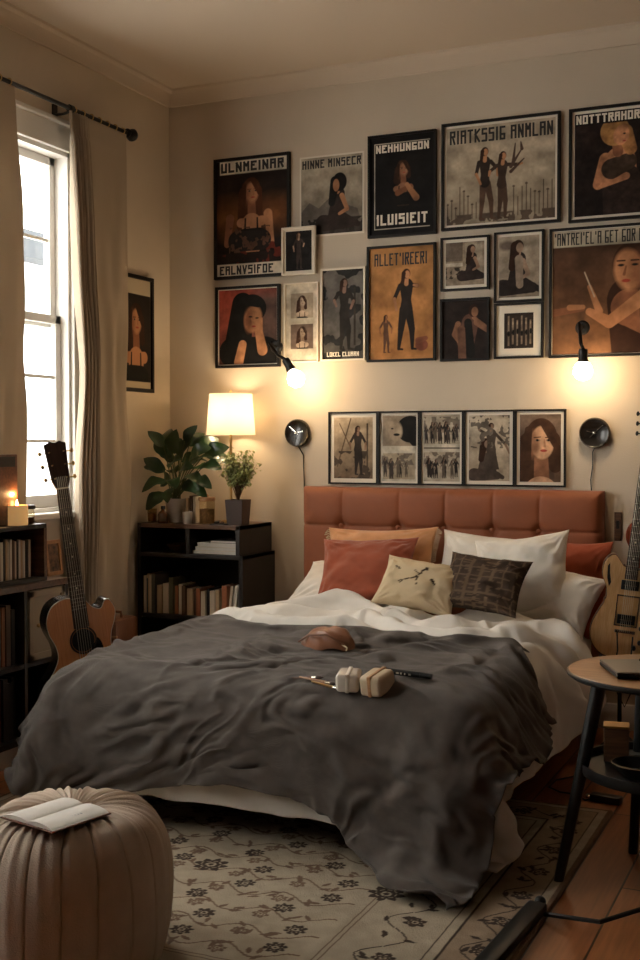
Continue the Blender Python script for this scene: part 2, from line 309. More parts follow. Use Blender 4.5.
# resting shape of the two sheets of cloth: for x, y and z, rows of steps in units of two millimetres
SHEET_WHITE = (58, 64, [
-1402,17,16,14,15,0,-16,-13,2,14,10,15,11,15,0,15,16,17,19,19,19,19,19,18,18,18,19,19,20,19,19,19,19,19,19,19,18,18,19,19,20,19,19,19,18,19,16,19,19,19,19,6,16,14,14,12,17,7,-10,-5,9,19,18,19,-8,-1,-1,-3,0,8,8,0,-7,0,2,0,8,-9,0,2,1,1,0,-2,1,0,-1,1,0,1,-1,0,-1,0,0,1,0,0,0,-1,1,1,-1,0,0,1,0,0,0,-1,0,0,-1,0,2,1,-2,3,1,2,-3,-11,2,9,4,-4,0,0,-7,0,-4,1,-2,5,3,7,-3,-7,3,2,0,-2,1,1,1,1,0,0,-2,0,1,1,1,-1,1,-1,0,0,1,-1,0,0,0,0,0,0,1,0,-1,0,0,0,1,0,0,-1,0,1,0,2,-1,1,-1,2,-4,-4,4,11,0,-3,-3,-1,-4,0,-6,2,0,0,12,-2,1,-5,-1,0,0,0,1,1,0,0,-1,2,-1,-1,1,1,0,1,0,0,-1,1,-1,0,0,0,0,1,0,0,-1,0,1,-1,0,0,0,0,0,1,1,0,-1,4,-2,0,1,-1,-6,2,
7,0,2,2,-1,-3,-2,1,1,-8,0,0,7,10,-2,-6,-6,1,-1,-2,6,0,1,0,1,-1,-1,0,1,0,0,0,0,0,1,-1,0,0,0,0,0,0,0,0,1,0,-1,0,0,0,0,0,1,0,1,-1,-1,4,0,-2,2,-3,-7,5,10,0,-1,1,0,1,0,-4,4,-1,-9,1,1,11,7,-6,-7,-4,1,-1,7,0,0,0,0,0,0,1,-1,0,0,0,-1,1,0,0,0,0,0,1,0,-1,0,0,0,0,0,0,-1,0,0,1,2,0,-2,0,0,1,4,-2,0,-6,-1,11,2,0,0,0,1,0,-8,-1,1,6,0,-7,2,-6,12,9,-8,-6,-1,4,3,-1,0,0,0,0,2,0,0,-2,0,0,1,0,0,0,0,0,0,-1,0,1,0,0,0,0,0,0,1,-1,0,0,0,0,1,-1,-1,1,2,1,-3,-6,11,5,0,0,1,-1,-1,-6,-14,-1,0,0,7,5,-5,1,-7,13,6,-9,-3,5,1,1,0,0,0,0,1,0,-1,0,0,1,-1,0,0,0,0,0,0,0,0,0,0,0,1,1,-1,-1,0,1,0,0,0,0,0,1,0,-2,
1,2,-6,5,6,2,1,-1,-1,-2,-7,-10,-10,0,-4,0,0,0,0,4,6,-8,11,2,-6,5,0,0,-1,1,-1,1,0,0,0,0,0,-1,1,-1,-1,1,1,0,-1,0,0,1,0,1,0,-1,0,1,0,0,0,0,0,0,0,1,1,0,-2,0,1,5,2,0,-1,1,-4,-9,-8,-4,4,-7,0,-4,-3,-3,-1,0,3,4,-4,11,-2,3,-2,0,1,-1,1,0,0,0,0,0,0,0,-1,0,1,-1,0,0,2,0,-1,0,1,0,-1,0,1,0,-1,0,0,0,0,0,1,0,0,0,1,-1,3,4,0,-1,0,-6,-9,-6,-2,1,19,-1,-3,-4,-4,-6,-6,-4,-4,3,4,-3,7,0,2,0,0,0,0,0,0,0,0,0,0,0,0,1,-1,0,0,0,0,-1,1,0,1,0,-1,0,0,0,0,-1,1,1,0,-1,-1,1,0,1,1,1,3,0,0,-1,-8,-9,-4,1,0,3,19,0,0,-1,-2,1,-4,-5,-5,-6,-3,3,2,1,0,-1,1,0,0,0,0,0,0,0,0,0,1,-1,1,0,0,0,-1,0,0,0,0,0,0,0,-1,0,1,1,-1,1,
0,0,0,-1,1,0,1,1,1,2,-4,-10,-8,-1,1,0,2,-2,17,-1,-1,-1,-2,-4,-1,-2,-1,-2,-2,-1,0,0,0,1,0,0,0,0,0,0,0,1,0,0,0,0,0,0,-1,1,-1,1,0,0,-1,-1,1,-1,1,-1,1,-1,1,-1,1,0,0,1,-1,1,0,1,1,-6,-8,-4,3,2,0,2,0,2,9,-2,-3,0,0,-1,-1,0,-1,-1,0,0,0,-1,1,0,0,0,0,0,0,0,0,0,0,0,0,1,0,0,0,-1,1,0,0,0,-1,0,-1,1,-1,1,-1,1,-1,1,0,0,0,0,1,0,0,-1,-1,1,1,0,-1,0,2,-1,2,0,-1,1,1,-1,-1,0,1,0,0,-1,0,2,-1,0,-1,0,0,1,0,0,0,1,0,-1,0,0,0,0,0,0,0,0,0,0,0,-1,0,1,0,0,1,-1,0,0,0,-1,1,0,0,1,-1,0,0,0,0,0,2,4,-4,0,2,3,-1,2,-3,-2,-2,-1,0,1,0,0,1,4,4,-2,0,0,0,0,-1,0,1,0,0,-1,1,0,0,1,-1,0,0,0,0,0,1,0,0,0,0,-1,0,0,
0,1,-1,0,0,0,0,0,1,-1,1,0,-1,0,-1,0,1,0,9,1,0,-1,3,0,-3,-2,-1,1,1,3,2,0,2,0,-3,0,-1,1,0,0,0,0,-1,1,0,0,0,0,0,-1,2,0,-1,1,0,0,-2,1,1,0,-1,0,1,-2,0,1,1,-1,0,1,-1,0,-1,0,0,0,1,0,0,0,2,0,-3,1,-1,0,-1,0,-1,-1,1,3,1,-1,0,1,-1,-2,1,-3,0,1,1,0,0,0,0,0,0,0,0,0,0,0,0,0,1,-1,0,-1,1,-1,1,1,0,-1,-2,0,1,0,1,1,0,-2,0,1,0,0,0,0,0,-1,1,1,-3,-4,-1,-2,0,-1,0,0,2,1,2,1,1,0,-1,-2,-3,0,-1,0,1,-1,0,1,-1,-1,1,0,0,1,0,0,0,0,-1,0,0,0,0,1,-1,-1,0,0,1,0,-1,2,0,0,-1,0,0,0,0,0,0,-1,0,1,-1,1,0,0,2,1,-3,-2,-1,0,0,-1,3,3,1,-3,-1,-2,-1,0,0,0,-1,3,0,-1,0,-1,1,0,0,-1,0,1,0,0,-1,0,0,0,-1,0,1,0,0,0,
-1,-1,0,1,2,0,0,0,0,0,0,0,-1,0,0,0,0,-1,1,0,0,-1,-1,2,5,0,-1,0,0,1,1,1,-1,-3,-2,-1,0,3,2,0,1,0,1,0,-1,0,0,0,-1,0,1,0,0,0,1,-1,-2,0,1,0,-1,1,0,1,-1,0,0,0,1,1,0,-2,0,0,0,0,0,0,0,0,0,0,0,-1,0,3,1,1,-1,2,1,0,-1,-3,0,-2,-5,0,1,4,3,-1,0,0,1,1,0,-2,0,0,1,0,0,-1,1,0,0,0,0,0,1,-3,1,0,0,0,1,0,0,0,0,0,0,0,-1,0,0,-1,1,0,0,0,0,-1,0,0,0,1,0,0,-4,3,-3,0,0,0,1,3,-2,-4,0,3,3,1,-1,0,0,0,0,0,-1,1,0,1,-1,0,0,1,-1,0,0,0,1,0,0,0,-1,1,0,-1,0,0,0,0,0,0,0,-1,1,0,0,1,-1,0,0,0,0,0,0,0,0,0,0,-1,1,-6,6,1,1,-2,-4,0,-2,-1,3,3,-1,-2,0,1,-1,0,0,-1,2,0,0,-1,0,0,0,0,0,0,0,0,1,0,-1,2,
-1,-1,0,0,0,0,0,0,1,0,0,0,-2,1,1,0,0,-1,0,0,0,0,-1,0,0,0,0,-2,4,0,-5,0,-2,1,2,-1,-3,3,1,-1,-1,1,1,-2,0,0,0,2,-2,2,0,0,0,0,-1,0,0,0,0,1,-2,2,0,-1,1,0,0,0,-1,0,0,1,-1,0,0,0,1,0,-1,0,-1,1,0,0,0,0,0,0,0,0,0,0,-2,2,0,-2,1,2,0,0,-2,1,0,-2,2,1,0,1,-2,0,1,0,1,-1,0,0,0,0,1,0,0,-1,0,-1,0,-1,2,1,-1,0,0,0,0,1,0,-1,0,0,0,0,0,0,0,-1,1,1,-1,0,0,0,0,0,0,0,1,0,-1,0,1,3,-1,0,1,-1,-1,-1,-2,2,4,-2,0,0,0,-1,2,0,0,0,-1,0,0,0,0,0,0,0,0,0,-1,1,1,-1,1,-1,0,0,1,-1,0,0,0,0,0,0,0,1,-1,1,0,-2,1,0,0,0,0,0,0,0,0,3,3,0,-4,-2,1,2,0,-1,-2,-1,0,6,-2,-3,1,1,0,2,-2,0,0,0,0,0,1,0,0,0,-1,0,
0,0,1,0,0,1,-1,0,0,-1,1,-1,0,0,0,0,0,0,0,0,1,0,-1,0,0,0,0,0,0,0,0,0,0,2,3,1,1,-4,1,0,1,0,-1,-1,0,4,2,-2,-4,1,2,0,-1,-1,1,0,1,0,0,0,0,0,0,-1,0,0,1,0,1,0,-1,-1,0,0,0,1,0,-1,0,0,0,0,0,0,0,-1,0,1,0,0,0,0,0,0,0,0,-2,-3,4,2,2,4,-1,-3,-1,2,-1,-1,1,1,2,3,-6,-1,2,-2,2,1,0,0,0,1,0,0,-1,-1,0,1,-1,1,-1,0,0,2,-1,1,-1,0,0,-1,0,1,0,-1,0,0,0,-1,0,-1,2,0,0,0,0,0,0,0,0,-1,1,0,-10,5,4,0,1,1,-2,-2,-2,4,-3,-5,4,3,3,-4,0,2,-1,0,0,0,0,1,0,0,0,0,-1,-1,1,-1,0,1,0,-1,0,-1,0,1,0,0,0,0,0,1,-1,0,0,0,-1,2,0,0,-1,0,0,-1,0,1,0,1,-1,0,1,-10,3,1,3,2,2,0,-2,2,1,-7,-2,6,4,0,-2,0,1,0,-1,1,0,0,
0,0,1,-1,0,0,-1,0,1,0,0,-1,0,0,0,0,-1,1,0,0,0,0,1,-1,0,0,1,0,0,0,-1,-1,0,1,0,-1,1,0,1,0,3,-3,-8,3,-2,2,3,2,-4,4,3,-4,-8,3,6,2,-2,1,-1,1,0,-1,0,-1,1,0,0,0,1,0,0,0,0,-1,-1,-1,1,1,1,-1,0,0,0,0,0,0,0,0,0,0,0,0,0,-1,1,0,0,0,0,0,0,0,-1,2,-2,4,0,-5,-1,-2,1,4,-5,3,4,1,-5,-9,6,5,0,0,1,-1,1,0,-2,-1,0,1,-1,1,0,0,1,0,-1,0,-2,1,1,1,0,1,0,-1,0,0,0,0,0,1,0,0,-1,0,-1,0,1,1,0,0,0,0,-1,0,1,-3,0,1,5,1,-3,-4,1,2,-6,2,2,5,1,-6,-10,6,8,-3,2,1,-1,0,0,-1,-1,0,1,0,0,0,-1,0,0,-2,1,1,1,0,0,0,0,1,-1,0,0,0,0,0,0,0,1,0,-1,0,0,0,0,0,0,0,0,-1,-1,2,1,-4,2,0,3,-2,0,3,-7,-2,2,6,5,1,-7,-10,5,10,
-2,0,0,1,1,-1,-4,-1,1,2,0,0,0,-1,0,0,0,1,0,0,0,0,0,0,1,-1,0,0,-2,1,0,-1,1,0,1,1,0,-1,0,0,0,-1,0,2,1,-4,-1,6,-9,2,0,3,5,-1,-3,-7,-1,2,8,8,3,-6,-10,-2,5,3,2,-1,-1,-2,2,1,0,-1,-1,0,0,1,0,1,0,-1,0,0,0,0,0,0,-1,2,-2,-2,3,-1,-1,2,0,0,0,1,0,0,0,-1,0,-1,1,-1,1,6,-4,-4,2,-3,3,10,-1,-6,3,-3,-6,-4,1,7,8,6,-3,-9,-5,-1,0,2,3,3,1,-1,-2,-2,1,1,1,0,0,0,0,0,0,0,0,-1,1,-1,1,-3,1,3,-1,-1,1,0,0,-1,-1,-1,2,2,-1,-1,0,2,-4,2,1,0,9,5,3,2,-2,-8,-6,2,19,-6,-7,-9,-6,2,5,3,5,-1,-3,-3,1,1,1,0,-2,-1,1,2,0,0,0,0,-1,0,-1,0,0,0,0,1,-1,0,-1,2,2,-2,0,0,-1,0,-2,1,1,0,-1,-1,-1,2,1,1,2,-5,3,-3,-3,2,4,0,-1,1,3,4,10,10,-2,-10,
-10,-7,3,6,1,4,4,1,-3,-4,-2,1,1,-2,0,0,0,-1,0,0,0,0,1,0,0,0,0,0,-1,0,2,0,-1,-1,-3,1,1,-1,1,0,0,0,-1,-3,2,1,0,2,2,2,-9,-4,-2,-1,-1,1,4,5,2,2,-1,6,9,0,-6,-10,-6,2,3,8,3,-2,-2,0,-1,-2,-2,2,0,0,0,0,-1,-3,0,1,1,2,1,0,-1,1,1,0,-2,-1,-4,-2,1,3,1,-1,-1,0,1,1,0,3,-2,-1,-1,0,2,1,2,-2,-2,-2,-1,5,5,1,2,2,-15,9,10,7,1,-5,-8,-9,4,3,1,3,1,-1,-4,0,3,1,0,0,0,0,-1,1,-1,-2,1,1,0,-1,0,0,1,1,-3,-5,-1,4,9,-2,-8,1,1,1,-2,0,2,2,2,-3,0,-2,-1,2,4,8,0,1,3,2,2,3,0,-3,-22,3,8,15,4,2,-8,-1,-12,-3,2,2,0,1,5,4,1,-1,0,0,-1,1,0,2,2,-1,-4,-1,0,-1,2,1,-1,-4,-2,3,8,0,-4,-2,5,-4,1,-1,1,-1,-3,3,4,2,-4,-5,-4,-1,1,4,11,4,3,2,2,1,
0,-2,-8,-12,5,11,10,-5,4,-9,3,-2,-1,-2,3,4,2,-2,-3,1,1,1,-1,-3,2,0,-1,2,2,-3,-2,3,-1,-2,-7,3,7,5,6,-1,-5,-10,2,7,-1,-4,-1,1,1,-3,3,4,3,-3,-3,-2,-3,-4,1,6,3,1,-2,-2,-4,-5,7,-16,-6,1,9,6,-2,5,1,0,1,1,2,-4,-4,-1,2,1,-2,-1,-3,1,-1,1,2,-1,-1,2,0,-1,-3,-2,9,1,0,2,-6,-1,-11,14,2,-1,0,2,-7,0,2,-1,-1,3,1,6,-9,-2,3,-3,-5,-3,2,-4,-4,-2,-1,1,4,-8,-10,-3,5,14,2,1,3,1,1,-1,-4,1,-3,-2,0,-2,1,0,4,-1,-2,-1,-1,1,1,-2,1,-1,4,2,-2,0,1,-2,-3,-8,12,-1,-1,-2,-1,2,5,-6,1,0,-5,1,5,-1,11,-9,-7,2,2,-8,-6,-1,-1,-3,-1,1,-5,3,-5,-8,-2,7,13,3,3,2,-4,0,-2,-8,-1,3,0,1,0,0,0,2,1,-1,-1,0,-1,0,0,1,1,0,-2,1,-1,-3,-1,7,1,-3,-2,-1,0,0,0,2,-1,-3,-5,0,5,4,2,7,-5,-3,
-3,0,-6,-1,1,2,-1,-1,-5,15,-2,-13,-10,-3,5,12,3,-3,-2,-1,-4,1,6,0,-1,0,0,0,1,0,1,1,1,-1,1,0,-1,0,-2,0,1,-1,-2,-1,1,3,-2,0,0,-1,1,1,2,-1,-1,0,0,-6,-2,5,2,6,8,0,-3,2,-1,-2,-3,-2,-1,-2,12,9,-1,-3,-14,-13,-5,0,0,2,0,-1,5,8,0,-1,1,0,0,0,0,1,0,1,-1,0,0,1,1,-1,-1,0,0,-4,0,2,1,-3,1,0,1,1,0,-1,4,-1,-3,5,2,-4,-7,-2,2,2,5,8,5,1,0,-3,-4,-4,0,1,9,7,7,-1,-5,-11,-10,-5,0,1,2,4,4,-1,-2,1,0,0,-1,0,0,0,0,1,0,-1,0,0,1,1,1,1,-6,2,0,-2,-2,3,0,1,-1,1,1,0,-2,7,-4,-4,5,2,-4,-5,-1,-2,2,2,4,3,3,2,5,3,2,1,6,-2,6,6,1,-1,-5,-9,-5,4,4,1,-7,1,1,-1,0,0,1,0,0,-1,0,-1,1,1,0,0,-1,1,2,-7,5,-1,-4,2,1,-2,-1,1,2,0,0,1,-1,0,5,-7,-3,3,
5,-2,-7,0,-2,0,-1,1,5,6,5,5,4,3,-4,-2,1,7,8,2,-3,1,5,-4,-5,0,6,-11,0,0,0,0,0,-1,0,0,0,-1,0,2,0,0,1,1,-5,3,-1,-3,4,-1,-1,3,3,-3,-1,-2,-3,2,2,-2,3,6,-6,-4,-3,1,3,-1,-5,-7,-3,-2,3,4,5,8,0,-3,4,-14,0,4,5,1,0,11,-3,-7,-2,0,0,2,1,1,0,-1,0,-1,0,0,1,-1,0,-2,0,1,1,-3,1,-1,-3,5,1,-1,-1,-2,0,2,0,1,1,-6,2,3,-2,3,4,-3,0,0,-1,-4,2,2,0,-3,-1,2,0,-3,-2,1,8,-8,-9,-3,5,8,5,-2,-3,0,0,-4,0,7,-1,-1,0,0,0,1,0,0,-2,1,-1,0,0,-1,-1,0,-2,-2,5,2,-2,-1,0,1,-1,0,0,-1,-2,0,-2,3,1,-1,4,3,-2,0,1,0,-2,-1,0,7,2,-2,-5,-10,-5,-2,8,1,-9,-9,-7,2,6,-4,4,5,4,3,0,1,0,0,-1,0,-1,0,-1,-1,1,-1,1,0,0,0,-2,-3,-2,5,2,-2,0,-1,0,0,0,0,1,0,-3,0,
-2,-1,2,2,-2,3,4,-2,1,5,3,1,0,-3,-3,-6,-5,-4,-4,-6,5,6,0,-6,-6,-6,-2,1,5,7,1,-1,0,1,0,0,0,0,0,0,-1,-3,-1,1,-1,1,0,-3,-2,2,4,-1,0,0,-1,-1,2,0,-1,-1,0,2,-1,-4,0,-3,1,1,1,1,1,1,1,0,1,3,0,0,-5,-3,-3,-1,-1,0,-3,8,6,5,1,1,-2,-4,1,-3,-2,-6,0,-1,1,0,0,0,1,-5,0,2,0,0,0,0,-1,-3,2,0,2,0,-1,1,2,4,-4,-1,0,0,-1,0,4,-3,-4,-2,-2,0,1,0,-2,-6,1,-4,3,-7,-4,3,4,3,3,1,2,0,-8,1,6,2,6,4,3,-1,-11,-4,-2,5,-1,0,-1,-1,0,0,-2,5,0,1,0,-2,0,-2,0,5,-1,1,-1,0,-1,-2,0,0,2,0,0,-1,-1,-2,2,9,2,-1,-4,-4,-3,-4,-1,7,-3,3,-5,-7,3,-15,-3,2,6,3,2,4,1705,8,10,13,12,-5,-6,-7,-8,9,16,0,10,5,18,10,-6,-2,1,-2,-1,2,3,6,-3,-2,-1,0,0,0,0,0,2,-1,1,1,-1,-7,
0,6,2,-3,-3,-3,-4,2,9,-1,0,4,-4,-18,-4,9,-7,-14,-1,15,12,15,8,-4,-4,-4,18,-1,-2,0,0,2,-4,1,-1,-9,-2,2,-12,11,-2,-3,4,0,-1,-6,2,1,1,-3,0,-1,0,2,1,-1,1,2,-2,0,-2,0,3,4,-2,-2,0,0,2,1,1,-1,0,-3,-1,2,3,0,-4,0,2,1,5,-1,1,-2,3,7,2,0,19,-3,-3,-3,0,5,1,-3,0,-6,-4,-1,1,0,1,-3,-1,1,-5,1,6,1,-3,-4,0,2,0,-1,2,1,0,-1,0,1,-1,-1,0,3,-1,-1,-1,2,0,2,-1,-1,-1,-1,3,-2,2,1,-3,-3,1,6,6,-1,-2,-7,-3,9,7,3,20,-3,-6,-8,-2,10,4,0,-1,-5,-9,-1,3,1,-1,-2,2,-3,-3,3,2,2,-2,-2,2,4,2,-6,-2,2,-1,0,0,1,3,-1,-3,1,2,-2,-1,1,1,-1,1,-1,0,1,-1,-1,1,3,-2,-5,3,6,3,1,0,-4,-4,-8,5,7,19,1,-2,-7,-10,-1,12,-1,1,0,-9,-2,3,0,-2,-2,0,2,1,-1,1,-1,-1,-1,4,-2,1,0,-3,0,1,-1,
0,-1,-1,2,2,-2,1,-1,1,0,0,1,1,-2,-1,2,-1,-2,0,6,-1,-5,2,7,0,0,-5,-2,-6,0,-4,-3,20,-2,0,0,-7,-10,0,11,-1,3,-4,-5,-1,0,-4,0,1,-1,4,-1,0,-4,1,2,-2,-1,-3,4,2,-1,-1,0,0,0,0,-2,1,1,0,-2,-1,0,3,2,1,0,-5,3,0,-2,0,4,1,-5,4,6,1,-5,-5,-3,0,-1,-4,3,16,-1,0,2,1,-5,-1,-9,7,2,2,-4,-5,-1,-4,-1,1,0,3,1,-3,-3,2,1,-1,0,1,0,0,-1,3,0,-2,1,0,1,-2,0,-1,-3,-2,-1,0,4,3,2,-2,-1,-2,2,-5,4,5,1,3,2,-3,-5,-4,-2,2,1,5,5,2,-2,4,1,10,5,-7,-3,-6,6,3,-1,-6,-2,-7,3,0,2,1,5,-10,5,-2,1,-1,2,-2,-3,3,0,-1,-1,3,-2,1,-1,1,1,0,3,-4,0,-2,-4,4,2,0,0,1,-5,7,-7,5,4,2,-1,-4,-3,-2,1,4,4,4,0,11,1,-9,-1,-7,0,2,10,2,-5,5,3,-3,-6,-1,-1,1,1,0,-1,3,-3,1,0,1,-5,
2,6,-4,2,-4,3,-3,1,-1,2,0,-1,1,1,4,0,-2,0,-5,1,-1,0,-1,3,-7,12,-6,6,1,-4,-7,1,-1,7,4,3,-3,-8,16,-3,2,-3,-3,-7,-5,-2,7,7,-5,6,2,-8,5,-1,-2,1,0,1,-1,0,1,0,-2,2,2,-3,0,-1,1,-2,4,-1,-2,1,-1,-1,1,1,2,0,1,-1,-1,-3,0,0,1,-3,0,1,3,2,-2,-6,4,-7,9,4,0,-7,-8,-4,4,4,4,1,-1,1,1,-1,-3,-3,6,-3,4,1,-3,0,1,-1,-1,0,1,0,-1,0,2,1,-3,0,1,-1,1,1,-1,-1,1,-1,0,0,0,0,0,0,0,-1,0,0,0,0,0,1,0,-5,4,-1,-4,2,-6,7,3,-3,-8,-6,-1,-2,5,-2,0,2,4,2,2,2,0,-2,-1,4,2,-1,0,0,-1,1,-1,0,0,0,0,0,1,-1,0,2,-1,-1,0,-1,-2,0,3,-1,0,2,-3,1,0,0,0,0,-1,1,-2,-1,0,1,2,-4,2,-2,-1,-4,5,-2,-6,-6,-1,2,1,4,9,1,0,2,3,1,-1,0,1,2,0,1,0,0,0,-1,1,-1,1,0,
0,0,0,0,-1,0,1,-1,1,0,-1,0,-1,2,0,0,-1,-1,1,0,0,0,0,0,0,-2,0,-1,0,1,0,1,-2,-1,-3,0,-2,-2,0,3,2,0,1,0,16,1,2,0,-1,1,0,0,0,0,0,0,1,0,-1,1,-1,0,0,0,0,0,0,0,0,1,-1,0,0,1,0,-1,2,0,-2,0,1,-1,1,-1,0,1,0,-1,0,-1,0,0,0,0,0,0,0,-1,-1,-1,-2,2,1,0,0,1,-1,1,20,0,-1,0,0,0,1,0,0,-1,0,1,0,-1,1,0,0,-1,1,0,0,0,0,0,0,0,1,0,-1,-1,1,1,0,-1,0,0,0,2,0,-1,-1,0,-1,1,-1,1,0,-1,0,0,0,0,0,-1,0,-1,0,0,1,0,-1,-1,1,-2,20,0,0,-1,0,0,0,-1,0,1,1,-1,1,0,0,0,0,0,-1,0,0,0,0,0,0,1,0,0,0,0,0,0,-1,1,0,0,1,1,0,-1,-1,-1,1,-1,1,-1,0,0,0,1,-1,0,0,0,-1,0,0,-1,-4,0,1,1,-2,1,19,1,-1,1,1,0,0,0,0,-1,1,0,-1,0,
-1,0,0,1,0,0,0,0,0,0,0,-1,0,0,0,1,-1,0,1,0,0,0,0,0,-1,-1,1,1,-1,0,0,0,0,0,0,-1,1,-1,0,0,0,-1,-1,0,1,0,0,-1,2,-1,20,-1,1,-1,0,0,-1,1,1,1,0,0,0,-1,0,0,-1,0,0,0,0,0,1,0,-1,0,0,0,1,-1,1,0,0,-1,0,0,0,-1,-1,2,1,0,0,0,-1,1,-1,1,-1,0,-1,1,0,0,-1,0,0,-2,0,0,-1,-1,0,0,19,0,0,0,-2,0,1,1,0,1,-1,1,-1,1,0,-1,1,-1,1,0,0,0,-1,0,1,0,0,0,0,0,0,-1,0,1,0,0,-1,0,-1,1,1,-1,0,0,0,0,1,0,-1,0,0,-1,0,0,0,0,0,1,-1,-1,0,0,-1,0,20,-1,0,0,1,0,0,0,0,-1,1,-1,0,1,0,0,0,0,-1,0,1,0,1,-1,-1,0,1,0,0,0,-1,1,0,0,0,0,0,-1,2,0,-1,1,-1,0,-1,0,1,-1,1,-2,0,1,-1,0,0,-1,1,0,0,-1,-1,1,0,0,20,0,-1,0,-1,0,0,1,
0,1,-1,0,1,-1,0,1,-1,1,0,0,-1,1,-1,1,0,-1,1,0,0,0,1,-1,-1,0,0,1,-1,0,1,0,1,-1,0,-1,1,-1,0,0,0,0,0,-1,0,0,-1,0,-1,0,1,-1,1,0,0,0,19,0,-1,0,1,0,1,-1,1,-1,1,0,1,-1,0,-1,1,-1,0,0,1,0,0,-1,0,1,-2,2,-1,1,-1,1,0,0,0,-1,1,0,0,1,-2,0,-1,0,1,1,-1,0,0,0,-1,0,1,0,0,-1,-2,1,0,1,-1,0,0,0,20,-2,1,0,1,0,0,0,0,0,-1,1,-1,1,0,0,-1,1,0,0,-1,0,1,0,-1,0,0,0,1,-1,1,0,0,0,0,0,-1,1,0,-1,0,-1,2,0,-1,0,0,0,-1,1,0,0,-1,0,0,0,0,-1,0,0,1,-1,-1,2,20,0,0,0,0,0,0,0,-1,1,0,-1,0,0,0,1,0,0,0,0,0,0,-1,1,0,-1,1,-1,0,1,0,-1,1,-1,0,0,1,-1,0,0,0,1,0,0,-1,0,0,0,0,-1,0,0,1,-1,0,1,0,-2,0,0,-1,0,1,0,20,1,
0,0,-1,0,-1,0,1,-1,1,0,0,-1,1,-1,1,0,-1,0,1,-1,1,0,1,-1,0,-1,0,0,1,0,0,0,0,0,0,0,0,-1,1,0,-1,0,0,0,0,0,0,0,0,0,-1,0,0,0,1,0,-1,-1,0,0,0,-1,20,1,0,1,-2,0,0,0,-1,1,0,0,0,0,-1,1,0,-1,1,0,-1,1,-1,0,0,2,-2,1,0,0,-1,1,-1,1,-1,0,0,0,0,1,-1,0,1,-1,1,0,-1,0,0,0,-1,0,0,0,0,1,1,0,-3,0,-1,1,0,-1,19,0,1,-1,1,0,-1,0,0,0,0,0,1,1,0,-1,-1,1,0,-1,0,0,0,0,0,0,1,-1,0,1,-1,0,1,-1,1,0,0,0,-1,0,1,0,-1,1,0,-1,1,-1,0,-1,1,-1,0,0,-1,0,0,0,1,-1,1,-1,0,1,20,0,-1,0,1,0,0,0,0,-1,0,1,-1,1,0,0,0,-1,0,1,0,-1,0,0,1,0,0,0,0,-1,1,0,-1,0,0,0,0,0,1,0,-1,0,1,0,-1,-1,1,1,-1,0,0,0,-1,0,0,-1,0,0,0,0,
0,0,0,0,20,0,0,0,-1,1,0,-1,1,0,0,0,0,-1,0,0,1,0,0,0,-1,0,0,0,0,0,1,0,0,0,-1,0,0,0,0,1,0,0,-1,0,1,0,0,-1,-1,2,-1,-1,1,0,-1,1,0,-1,0,-2,1,1,0,0,-1,0,0,0,20,-1,0,0,0,-1,2,0,-1,1,-1,0,0,0,0,1,-1,0,1,-1,1,0,0,0,0,0,-1,0,0,0,0,0,1,0,0,-1,0,0,0,0,0,0,-1,0,2,0,0,0,-1,0,0,-1,0,0,0,1,-5,3,1,0,0,0,-1,-1,19,1,-1,0,1,0,-1,1,0,-1,1,-1,1,0,0,-1,1,0,-1,1,0,-1,0,0,0,0,1,0,0,-1,1,-1,0,1,-1,1,-1,0,1,0,-1,0,0,1,0,-1,0,0,0,0,0,-1,0,0,0,1,1,-5,2,0,0,0,0,0,19,0,0,0,0,1,-1,0,0,1,-1,1,-1,0,1,0,-1,1,-1,-1,1,1,0,0,0,0,-1,0,0,0,0,1,0,-1,1,-1,1,-1,0,0,1,-1,1,0,-1,0,0,0,0,0,-1,1,-1,0,
0,0,2,1,-4,0,-1,1,0,0,20,-1,0,0,-1,1,1,0,0,-1,1,-1,0,1,-1,0,1,-1,0,0,0,0,0,0,0,1,0,0,-1,1,0,0,-1,1,0,-1,0,1,0,-1,0,1,-1,0,1,-1,0,0,0,-1,1,-1,0,0,0,0,-1,2,-1,-1,1,-2,1,0,19,1,0,-1,-1,-2,3,2,-1,0,0,0,0,-1,1,0,-1,0,0,1,-1,1,-1,1,0,-1,0,0,1,0,0,-1,1,-1,0,1,0,-1,0,1,-1,0,0,0,0,1,-1,0,0,0,-1,0,0,0,0,-1,0,-1,2,1,-1,0,-1,0,18,1,0,0,0,-1,-4,4,3,-1,-1,0,0,0,-1,-1,0,1,2,-1,0,-1,2,-1,0,1,-1,0,0,0,0,1,-1,1,-1,0,0,1,0,-1,0,0,1,-1,1,-1,0,0,0,0,-1,1,-1,-1,0,0,0,0,1,0,1,-1,-1,0,18,-2,1,2,0,-1,1,-7,0,7,0,0,1,-1,-1,-2,-3,0,0,3,3,1,-1,0,1,-2,2,0,0,0,0,-1,1,0,0,0,0,-1,-2,1,1,0,0,1,-2,0,0,-1,
